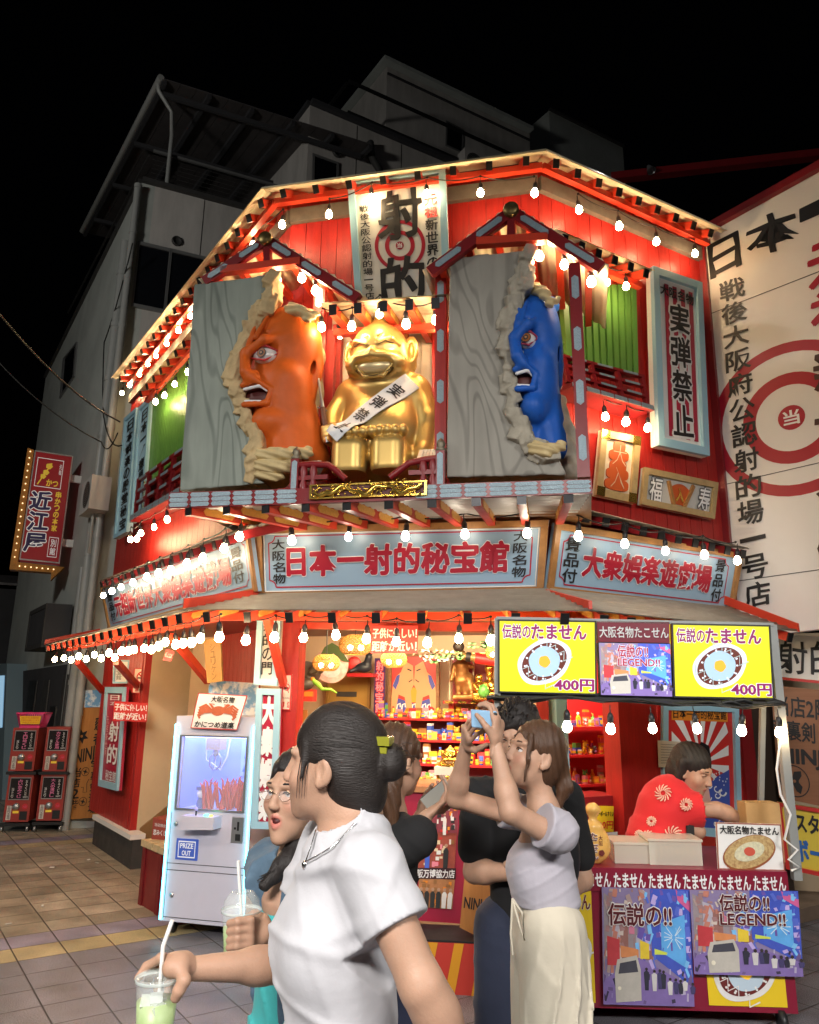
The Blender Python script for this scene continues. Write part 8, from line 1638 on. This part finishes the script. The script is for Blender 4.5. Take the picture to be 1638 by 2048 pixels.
# ---------------------------------------------------------------- 2 woman with glasses beside her
T = mkperson('woman in thin glasses with open mouth, black hair, denim jacket over a turquoise dress'); s = .98; D2 = 2.36; D2c = 1.97
R = rotm(dirv(-150) + V3(0, 0, .04)); c = J(607, 1592, D2); m = M(); ft = nrm(dirv(-125)); rt = V3(ft[1], -ft[0], 0); nb = c - UP * .185 + V3(.012, .02, 0); sl, sr = nb - rt * .17 - UP * .045, nb + rt * .17 - UP * .045
f = SDF(*bb(c, nb, g=.15), .0038); P = heads(f, c, R, s, 1.); f.cap(P(0, -.03, -.07), nb, .046, .05, k=.03); f.cap(nb, nb - UP * .1, .06, .1, k=.03); v = f.into(m, SKIN); m.attr['paint'] = paint_lips(v, c, R, s, 1.)
wr2 = J(556, 1886, D2c); el2 = J(640, 1960, D2c + .16); f = SDF(*bb(wr2, el2, g=.08), .005); f.cap(el2, wr2, .036, .025); f.into(m, SKIN); cup2 = J(503, 1832, D2c - .02)
f = SDF(*bb(wr2, cup2, g=.1), .0034); pa = J(545, 1872, D2c - .02); f.cap(wr2, pa, .025, .03, k=.02)
for i, y in enumerate((1851, 1868, 1885, 1900)):
    q = [J(548, y + 2, D2c), J(522, y - 3, D2c - .07), J(497, y, D2c - .082), J(480, y + 4, D2c - .068)]
    for k in range(3): f.cap(q[k], q[k + 1], .0105 - .0007 * k, .0098 - .0007 * k, k=.004 if k else .012)
q = [J(548, 1846, D2c - .01), J(530, 1836, D2c + .01), J(514, 1842, D2c + .03)]; f.cap(q[0], q[1], .013, .011, k=.01); f.cap(q[1], q[2], .011, .009, k=.004); f.into(m, SKIN); m.build('body', T)
face_parts(T, P, R, s, (-.2, .2), .35, 1)
f = SDF(*bb(c, nb - UP * .12, g=.2), .0042); Ph = hairshell(f, c, R, s, 1.08, face=(.068, .025)); f.ell(Ph(0, -.075, -.07), (.065, .045, .09), R, .03); f.cap(Ph(.072, -.03, .0), Ph(.078, -.04, -.1), .02, .03, k=.02); f.cap(J(622, 1680, D2), J(590, 1735, D2 - .07), .03, .03, k=.02); f.cap(J(590, 1735, D2 - .07), J(548, 1778, D2 - .1), .03, .014, k=.02); f.cap(Ph(-.07, -.02, -.02), Ph(-.09, .0, -.2), .022, .04, k=.02); f.warp(lambda X, Y, Z: .0014 * np.sin(240 * X + 7 * np.sin(Z * 9)) + .002 * noise3(X, Y, Z, 40, 7)); m = M(); f.into(m, HAIR)
rr = random.Random(9)
for k in range(14): m.tube([J(606, 1712, D2 - .06), J(580 + rr.uniform(-8, 8), 1742, D2 - .1), J(540 + rr.uniform(-8, 12), 1765 + rr.uniform(-8, 22), D2 - .11)], [.003, .002, .0006], HAIR, 4)
m.build('hair', T)
m = M(); GLR = mat('gold_wire', (.6, .45, .3), .25, metal=1.)
for q in (-1, 1): m.tube([P(q * .034 + .022 * math.cos(t), .102 - .006 * abs(math.cos(t)), .0 + .015 * math.sin(t)) for t in np.linspace(0, 6.2832, 22)], .0008, GLR, 5); m.add([P(q * .034 + .021 * math.cos(t), .101, .0145 * math.sin(t)) for t in np.linspace(0, 6.2832, 18, False)], [tuple(range(18))], mat('lens', (.9, .9, .95), .03, alpha=.12)); m.tube([P(q * .06, .098, .003), P(q * .078, .04, .004), P(q * .08, -.01, .0)], .0013, GLR, 5)
m.tube([P(-.008, .104, .004), P(0, .108, .006), P(.008, .104, .004)], .0013, GLR, 5); m.build('glasses', T)
ch = nb - UP * .2; hp_ = nb - UP * .5; TQ = cloth('turquoise_cotton', (.05, .4, .4))
put(T, TQ, 'turquoise_dress', *bb(sl, sr, nb, hp_ - UP * .5, g=.2), .008, lambda f: (f.cap(ch, hp_, .115, .13, k=0, flat=(ft, .85)), f.cap(hp_, hp_ - UP * .4, .13, .2, k=.04), f.cap(nb - UP * .09, ch, .08, .11, k=.04)), folds(.006, [((1, .4, .15), 60, 1), ((.3, 1, .2), 50, .8)], 5)); shoes(T, nb, ft, rt, .08, None, .75)
DN = cloth('washed_denim', (.1, .17, .24), col2=(.05, .09, .14), var=1., vscale=9)
put(T, DN, 'denim_jacket', *bb(sl, sr, nb, el2, ch - UP * .2, g=.17), .007, lambda f: (f.cap(sl, sr, .075, .075, k=0), f.cap(nb - UP * .1, ch - UP * .12, .13, .14, k=.05, flat=(ft, .85)), f.cap(sr, J(548, 1790, D2 - .02), .07, .062, k=.03), f.cap(sr, el2, .07, .06, k=.03), f.cap(nb + UP * .1 + ft * .16, ch - UP * .3 + ft * .17, .1, .12, k=.01, op='-'), f.cap(nb - UP * .05, nb + UP * .2, .06, .08, k=.01, op='-')), folds(.006, [((.6, 0, 1), 45, 1), ((-.5, .3, 1), 60, .6)], 6))
drink('domed cup of green milk tea with a pale straw, held up behind the white T-shirt', cup2, .044, .13, [J(505, 1880, D2c - .02), J(503, 1830, D2c - .02), J(494, 1730, D2c - .02)], .045)
# ---------------------------------------------------------------- 3 woman with a wallet
T = mkperson('brown haired woman in a black top, seen from behind while counting at her open wallet'); s = 1.; D3 = 2.95
R = rotm(dirv(48) + V3(0, 0, -.12)); c = J(806, 1522, D3); nb = c - UP * .19 - V3(.02, 0, 0); ft = nrm(dirv(55)); rt = V3(ft[1], -ft[0], 0); sl, sr = nb - rt * .17 - UP * .05, nb + rt * .17 - UP * .05; m = M()
f = SDF(*bb(c, nb, g=.15), .0055); P = heads(f, c, R, s); f.cap(P(0, -.03, -.07), nb, .046, .05, k=.03); f.cap(nb, nb - UP * .09, .06, .1, k=.03); v = f.into(m, SKIN); m.attr['paint'] = paint_lips(v, c, R, s)
wr3 = J(868, 1632, D3 - .02); el3 = J(800, 1712, D3 - .12); arm(m, sr - UP * .02, el3, wr3, .045, .038, .024); hand(m, wr3, J(895, 1606, D3 + .02) - wr3, V3(-.3, .3, 1), -1, .55, 1.)
wr3b = J(862, 1622, D3 + .14); hand(m, wr3b, J(884, 1590, D3 + .12) - wr3b, V3(.2, -.6, .3), 1, .6, 1.); m.build('body', T)
f = SDF(*bb(c, nb - UP * .2, g=.2), .006); Ph = hairshell(f, c, R, s, 1.1, face=(.066, .03)); f.ell(Ph(0, -.07, -.08), (.075, .05, .11), R, .03); f.cap(Ph(.05, -.06, -.1), Ph(.07, -.04, -.26), .035, .02, k=.03); f.cap(Ph(-.04, -.07, -.1), Ph(-.05, -.07, -.27), .04, .02, k=.03); f.warp(lambda X, Y, Z: .0035 * np.sin(220 * X + 7 * np.sin(Z * 14)) + .003 * noise3(X, Y, Z, 45, 2)); m = M(); f.into(m, HAIRB); m.build('hair', T)
BLKC = mat('black_cotton', (.007, .007, .008), .9, bump=.1, bscale=400); ch = nb - UP * .2; hp_ = nb - UP * .5
put(T, BLKC, 'black_top', *bb(sl, sr, nb, hp_, g=.18), .008, lambda f: (f.cap(sl, sr, .06, .06, k=0), f.cap(nb - UP * .1, hp_, .12, .12, k=.05, flat=(ft, .75)), f.cap(sr, sr + (el3 - sr) * .5, .065, .07, k=.03), f.cap(sl, sl - UP * .16, .065, .07, k=.03)), folds(.005, [((.7, .2, 1), 50, 1)], 8))
ft3 = V3(0, 0, 0); fl = V3(nb[0], nb[1], 0)
put(T, cloth('navy_denim', (.02, .026, .06)), 'jeans', *bb(hp_, fl, g=.2), .014, lambda f: [f.cap(hp_ + rt * .07 * q, fl + rt * .1 * q + UP * .05, .1, .065, k=.02) for q in (-1, 1)]); shoes(T, nb, ft, rt, .1)
W3 = thing('wallet', 'open grey wallet with banknotes and a zip, held by the woman in the black top', 'wallet', J(888, 1592, D3 + .02)); o = J(889, 1590, D3 + .03); a_ = nrm(J(908, 1570, D3 + .03) - J(868, 1606, D3 + .03)); b_ = nrm(np.cross(a_, V3(.1, -1, .2))); n_ = np.cross(a_, b_)
for k, (th_, mt_, sh, nm) in enumerate(((.006, mat('wallet_grey', (.25, .25, .22), .6), 0, 'flap'), (.004, mat('note_beige', (.55, .52, .44), .7, var=.4, vscale=40), .012, 'banknotes'), (.008, BLACK, -.014, 'card_pocket'))): m = M(); m.box(o + b_ * sh + n_ * .01 * k, a_ * .058, b_ * (.03 if k != 2 else .018), n_ * th_ / 2, mt_); m.build(nm, W3)
# ---------------------------------------------------------------- 4 man in black
T = mkperson('tall man in a black T-shirt looking down behind the woman raising a phone'); s = 1.04; D4 = 3.35
R = rotm(dirv(-150) + V3(0, 0, -.35)); c = J(1048, 1462, D4); nb = c - UP * .2 + V3(.01, .04, 0); ft = nrm(dirv(-165)); rt = V3(ft[1], -ft[0], 0); sl, sr = nb - rt * .185 - UP * .06, nb + rt * .185 - UP * .06; m = M()
f = SDF(*bb(c, nb, g=.16), .005); P = heads(f, c, R, s); f.cap(P(0, -.03, -.07), nb, .055, .06, k=.03); f.cap(nb, nb - UP * .09, .07, .11, k=.03); v = f.into(m, SKIN); m.attr['paint'] = paint_lips(v, c, R, s) * .4
e4, w4 = sl - UP * .3 + V3(.05, -.02, 0), sl - UP * .34 + V3(-.16, -.2, 0) ; arm(m, sl - UP * .05, e4, w4, .055, .044, .028); e5 = sr - UP * .29 + V3(-.02, -.05, 0); w5 = e5 + V3(.14, -.16, .03); arm(m, sr - UP * .05, e5, w5, .055, .044, .028); hand(m, w4, w5 - w4, V3(0, .3, 1), 1, .7, 1.05, h=.0042); hand(m, w5, w4 - w5, V3(0, .5, 1), -1, .7, 1.05, h=.0042); m.build('body', T); face_parts(T, P, R, s, (0, -.4), -.9)
f = SDF(*bb(c, g=.22), .005); Ph = hairshell(f, c, R, s, 1.13, face=(.066, .0)); f.warp(lambda X, Y, Z: .006 * noise3(X, Y, Z, 70, 3) + .004 * noise3(X, Y, Z, 160, 5)); m = M(); f.into(m, HAIR); rr = random.Random(17)
for k in range(70): a, b = rr.uniform(0, 6.28), rr.uniform(.1, 1.2); p0 = Ph(.085 * math.sin(b) * math.cos(a), -.015 + .105 * math.sin(b) * math.sin(a), .045 + .095 * math.cos(b)); dd = nrm(p0 - Ph(0, 0, .03)); m.tube([p0 - dd * .008, p0 + dd * .007 + R @ V3(0, .012, .002), p0 + dd * .005 + R @ V3(rr.uniform(-.01, .01), .03, -.014)], [.008, .006, .001], HAIR, 5)
m.build('hair', T); ch = nb - UP * .22; hp_ = nb - UP * .56; fl = V3(nb[0], nb[1], 0)
put(T, BLKC, 'black_tshirt', *bb(sl, sr, nb, hp_, g=.2), .009, lambda f: (f.cap(sl, sr, .07, .07, k=0), f.cap(nb - UP * .09, hp_, .14, .135, k=.06, flat=(ft, .75)), f.cap(sl, sl + (e4 - sl) * .7, .07, .074, k=.03), f.cap(sr, sr + (e5 - sr) * .7, .07, .074, k=.03)), folds(.005, [((.7, .2, 1), 40, 1)], 9))
put(T, cloth('indigo_denim', (.014, .02, .045)), 'jeans', *bb(hp_, fl, g=.22), .014, lambda f: [f.cap(hp_ + rt * .085 * q, fl + rt * .12 * q + UP * .06, .12, .085, k=.02) for q in (-1, 1)], folds(.004, [((.2, .1, 1), 30, 1)], 2))
m = M(); [m.ball(fl + rt * .12 * q + ft * .06 + UP * .05, (.06, .12, .05), BLACK, 10) for q in (-1, 1)]; m.build('shoes', T)
B = thing('backpack', 'black rucksack behind the lavender blouse, over the shoulder of the man in black', 'bag', J(1140, 1690, 3.05)); put(B, mat('black_nylon', (.015, .015, .017), .5, bump=.2), 'bag', *bb(J(1140, 1690, 3.08), g=.3), .01, lambda f: (f.ell(J(1132, 1700, 3.1), (.085, .07, .17), k=0), f.cap(J(1128, 1600, 3.15), J(1136, 1680, 3.06), .02, .04, k=.03)))
# ---------------------------------------------------------------- 5 woman raising a phone
T = mkperson('woman in a lavender blouse and cream wide trousers raising a phone with both hands'); s = .98; D5 = 2.8
R = rotm(dirv(-112) + V3(0, 0, .3)); c = J(1080, 1507, D5); ft = nrm(dirv(-95)); rt = V3(ft[1], -ft[0], 0); nb = c - UP * .185 + V3(.03, 0, 0); sl, sr = nb - rt * .165 - UP * .035 + V3(.0, 0, 0), nb + rt * .165 - UP * .03; m = M()
f = SDF(*bb(c, nb, g=.15), .004); P = heads(f, c, R, s); f.cap(P(0, -.03, -.07), nb, .044, .048, k=.03); f.cap(nb, nb - UP * .09, .055, .09, k=.03); v = f.into(m, SKIN); m.attr['paint'] = paint_lips(v, c, R, s)
e1_, w1_ = J(1036, 1618, D5 - .22), J(1003, 1486, D5 - .16); e2_, w2_ = J(926, 1594, D5 + .1), J(944, 1486, D5 + .02); arm(m, sl - UP * .02, e1_, w1_, .039, .034, .022); arm(m, sr - UP * .02, e2_, w2_, .039, .033, .022)
ph = [J(953, 1418, D5 - .16), J(1005, 1415, D5 - .16), J(1005, 1452, D5 - .16), J(952, 1454, D5 - .16)]; pcn = sum(ph) / 4; pax = nrm(ph[1] - ph[0]); pup = nrm(ph[0] - ph[3]); pn = nrm(np.cross(pax, pup)); pn = pn if pn[1] < 0 else -pn
hand(m, w1_, (ph[1] + ph[2]) / 2 + pax * .012 - pn * .02 - w1_ + UP * .02, -pax * .8 - pn * .5, 1, .75, .95, thumb=(.6, .9), h=.0034); hand(m, w2_, (ph[0] + ph[3]) / 2 - pax * .014 - w2_ + UP * .02, pax * .8 - pn * .4, -1, .75, .95, thumb=(.6, .9), h=.0034); m.build('body', T); face_parts(T, P, R, s, (.1, .2), .35, brow=HAIRB)
f = SDF(*bb(c, nb, g=.2), .0045); Ph = hairshell(f, c, R, s, 1.09, face=(.064, .02)); f.ell(Ph(-.085, .01, -.03), np.array((.025, .034, .04)), R, .008, '-'); f.cap(Ph(-.02, -.1, .0), Ph(-.03, -.13, -.07), .03, .026, k=.02); f.cap(Ph(-.03, -.13, -.07), Ph(-.03, -.12, -.15), .026, .01, k=.02); f.cap(Ph(-.058, .065, .06), Ph(-.07, .062, -.02), .012, .008, k=.012); f.cap(Ph(-.07, .062, -.02), Ph(-.064, .055, -.12), .008, .003, k=.01); f.warp(lambda X, Y, Z: .0016 * np.sin(260 * X + 6 * np.sin(Z * 9)) + .002 * noise3(X, Y, Z, 45, 7)); m = M(); f.into(m, HAIRB); m.build('hair', T)
LAV = cloth('lavender_cotton', (.39, .37, .42)); ch = nb - UP * .17 + ft * .01; wa = V3(nb[0], nb[1], J(1075, 1800, D5)[2] + .035)
def blouse(f):
    f.cap(ch, wa - UP * .03, .116, .128, k=0, flat=(ft, .88)); f.cap(sl, sr, .055, .055, k=.04)
    for q in (-1, 1): f.ell(ch - UP * .02 + ft * .055 + rt * q * .055, (.052, .05, .06), k=.07)
    f.cap(sl, sl + (e1_ - sl) * .5, .066, .073, k=.03); f.cap(sr, sr + (e2_ - sr) * .5, .06, .068, k=.03); f.cap(nb - UP * .05, nb + UP * .12, .05, .06, k=.01, op='-')
def blousecut(f):
    f.plane(wa - UP * .035, -UP)
    for a, e in ((sl, e1_), (sr, e2_)): d = nrm(e - a); f.box(a + (e - a) * .5 + d * .07, (.1, .1, .1), rotm(d, V3(.3, .2, .9)), .004, .003, '-')
put(T, LAV, 'lavender_blouse', *bb(sl, sr, nb, wa, e1_, g=.16), .005, blouse, folds(.0026, [((.5, .2, 1), 40, .8), ((1, .3, .2), 70, .6), ((-.4, .3, 1), 55, .6)], 12), blousecut)
CRM = cloth('cream_linen', (.55, .5, .4)); fl = V3(wa[0], wa[1], .02)
put(T, CRM, 'cream_trousers', *bb(wa, fl, g=.26), .008, lambda f: (f.cap(wa - UP * .01, wa - UP * .15, .088, .128, k=0, flat=(ft, .9)), [f.cap(wa - UP * .1 + rt * .06 * q, fl + rt * .09 * q + UP * .06, .108, .125, k=.03) for q in (-1, 1)]), (lambda g: lambda X, Y, Z: g(X, Y, Z) * np.clip((wa[2] - .02 - Z) / .2, 0, 1))(folds(.011, [((1, .2, .04), 58, 1), ((.5, 1, .02), 48, .8)], 14)))
shoes(T, wa, ft, rt, .09); m = M(); k0 = wa + ft * .13 - rt * .02 + V3(-.0, -.06, 0); m.tube([k0, k0 + V3(.02, -.02, -.08), k0 + V3(.035, -.015, -.12), k0 + V3(.03, -.01, -.04), k0], .004, CRM, 6); m.tube([k0, k0 + V3(-.01, -.02, -.1), k0 + V3(-.005, -.02, -.16)], .0035, CRM, 6); m.build('drawstring', T)
PHT = thing('phone', 'pale blue phone held sideways in the raised hands', 'phone', pcn); q = Quad(ph[0] + pn * .005, ph[1] + pn * .005, ph[2] + pn * .005, ph[3] + pn * .005); f = SDF(*bb(*ph, g=.03), .0022); Rp = np.stack([pax, pup, pn], 1); f.box(pcn, (q.w / 2, q.h / 2, .005), Rp, .004); m = M(); f.into(m, mat('phone_blue', (.25, .42, .6), .2, emit=.05)); m.build('case', PHT); m = M()
for v_ in (.25, .6): m.lathe(q(.9, v_, .0), [(.001, .003), (.006, .003), (.0075, 0)], BLACK, 12, axis=q.n)
m.build('lens', PHT)
# ---------------------------------------------------------------- 6 cook at the cart
T = mkperson('cook in a red festival coat with white swirls, black bobbed hair, reaching over the cart'); s = 1.2; D6 = 4.95
R = rotm(dirv(134) + V3(0, 0, -.4)); c = J(1396, 1525, D6); nb = c - UP * .17 + V3(-.13, .05, 0); ft = nrm(dirv(110) + V3(0, 0, -.3)); rt = nrm(np.cross(ft, UP)); up6 = np.cross(rt, ft); sl, sr = nb - rt * .17 - UP * .07, nb + rt * .17 - UP * .07; m = M()
f = SDF(*bb(c, nb, g=.2), .006); P = heads(f, c, R, s); f.cap(P(0, -.03, -.07), nb, .055, .06, k=.03); v = f.into(m, SKIN); m.attr['paint'] = paint_lips(v, c, R, s)
e6, w6 = J(1448, 1604, D6 - .12), J(1512, 1626, D6 - .1); sn = J(1348, 1606, D6 - .1); arm(m, sn, e6, w6, .055, .045, .03); hand(m, w6, V3(1, 0, -.15), V3(0, 0, -1), 1, .4, 1.1, h=.0045); e7, w7 = J(1412, 1648, D6 - .12), J(1372, 1640, D6 - .14); f = SDF(*bb(e7, w7, g=.1), .006); f.cap(e7, w7, .045, .032); f.cap(w7, w7 + V3(-.07, 0, .01), .034, .02, k=.02); f.into(m, SKIN); m.build('body', T); face_parts(T, P, R, s, (0, -.5), -.8)
f = SDF(*bb(c, g=.25), .0048); Ph = hairshell(f, c, R, s, 1.09, face=(.066, .0)); f.ell(Ph(0, -.05, -.03), np.array((.086, .075, .085)) * s, R, .03); f.cap(Ph(.078, -.02, .04), Ph(.082, -.02, -.07), .024 * s, .018 * s, k=.02); f.cap(Ph(-.078, .02, .04), Ph(-.08, .035, -.06), .024 * s, .016 * s, k=.02); f.warp(lambda X, Y, Z: .0014 * np.sin(230 * X + 6 * np.sin(Z * 9)) + .001 * noise3(X, Y, Z, 40, 7)); m = M(); f.into(m, HAIR); m.build('hair', T)
HAP = cloth('festival_red', (.6, .015, .02)); lowb = J(1330, 1760, D6)
put(T, HAP, 'festival_coat', *bb(sl, sr, nb, lowb, sn, e6, g=.2), .01, lambda f: (f.cap(J(1352, 1588, D6), J(1338, 1665, D6), .15, .19, k=0), f.cap(J(1338, 1665, D6), lowb, .19, .2, k=.05), f.cap(sn, sn + (e6 - sn) * .75, .09, .105, k=.05), f.cap(J(1350, 1572, D6), J(1338, 1600, D6), .08, .14, k=.05), f.cap(sn + (e6 - sn) * .98, sn + (e6 - sn) * 1.6, .13, .14, k=.005, op='-')), folds(.006, [((.8, .2, .6), 30, 1)], 15))
put(T, mat('black_trousers', (.02, .02, .022), .8), 'trousers', *bb(lowb, lowb * V3(1, 1, 0), g=.22), .016, lambda f: [f.cap(lowb + V3(.08 * q, 0, .05), lowb * V3(1, 1, 0) + V3(.1 * q, 0, .06), .11, .07, k=.03) for q in (-1, 1)]); shoes(T, lowb, V3(1, -.4, 0), V3(.4, 1, 0), .1, BLACK)
m = M(); SWC = mat('coat_swirl', (.75, .45, .35), .7); fs_ = SDF(*bb(sl, sr, nb, lowb, sn, e6, g=.2), .01)
fs_.cap(J(1352, 1588, D6), J(1338, 1665, D6), .15, .19, k=0); fs_.cap(J(1338, 1665, D6), lowb, .19, .2, k=.05); fs_.cap(sn, sn + (e6 - sn) * .75, .1, .125, k=.05); fs_.cap(J(1365, 1562, D6), J(1340, 1590, D6), .08, .15, k=.05)
def oncoat(x, y):
    for d in np.arange(D6 - .45, D6 + .1, .006):
        p = J(x, y, d); i = np.round((p - fs_.o) / fs_.h).astype(int)
        if (i >= 0).all() and (i < fs_.n).all() and fs_.f[tuple(i)] < .016: return p
for (x, y, r) in ((1340, 1573, 17), (1387, 1595, 13), (1318, 1630, 10), (1312, 1662, 14), (1362, 1658, 20), (1294, 1657, 9), (1335, 1690, 12)):
    for k in range(13):
        a = k * 2 * math.pi / 13; pts = [oncoat(x + r * t * math.cos(a + .9 * t), y + r * t * math.sin(a + .9 * t)) for t in (.3, .55, .8, 1.)]
        if all(p is not None for p in pts): m.tube(pts, [.003, .0045, .005, .003], SWC, 4)
m.build('swirl_print', T)
m = M(); o = (w7 * .55 + e7 * .45); m.tube([o + V3(.0, -.046 * math.cos(t), .046 * math.sin(t)) for t in np.linspace(0, 6.2832, 18)], .01, BLACK, 6); m.box(o + V3(0, -.05, 0), (.022, 0, 0), (0, .006, 0), (0, 0, .026), BLACK); m.build('wristwatch', T)
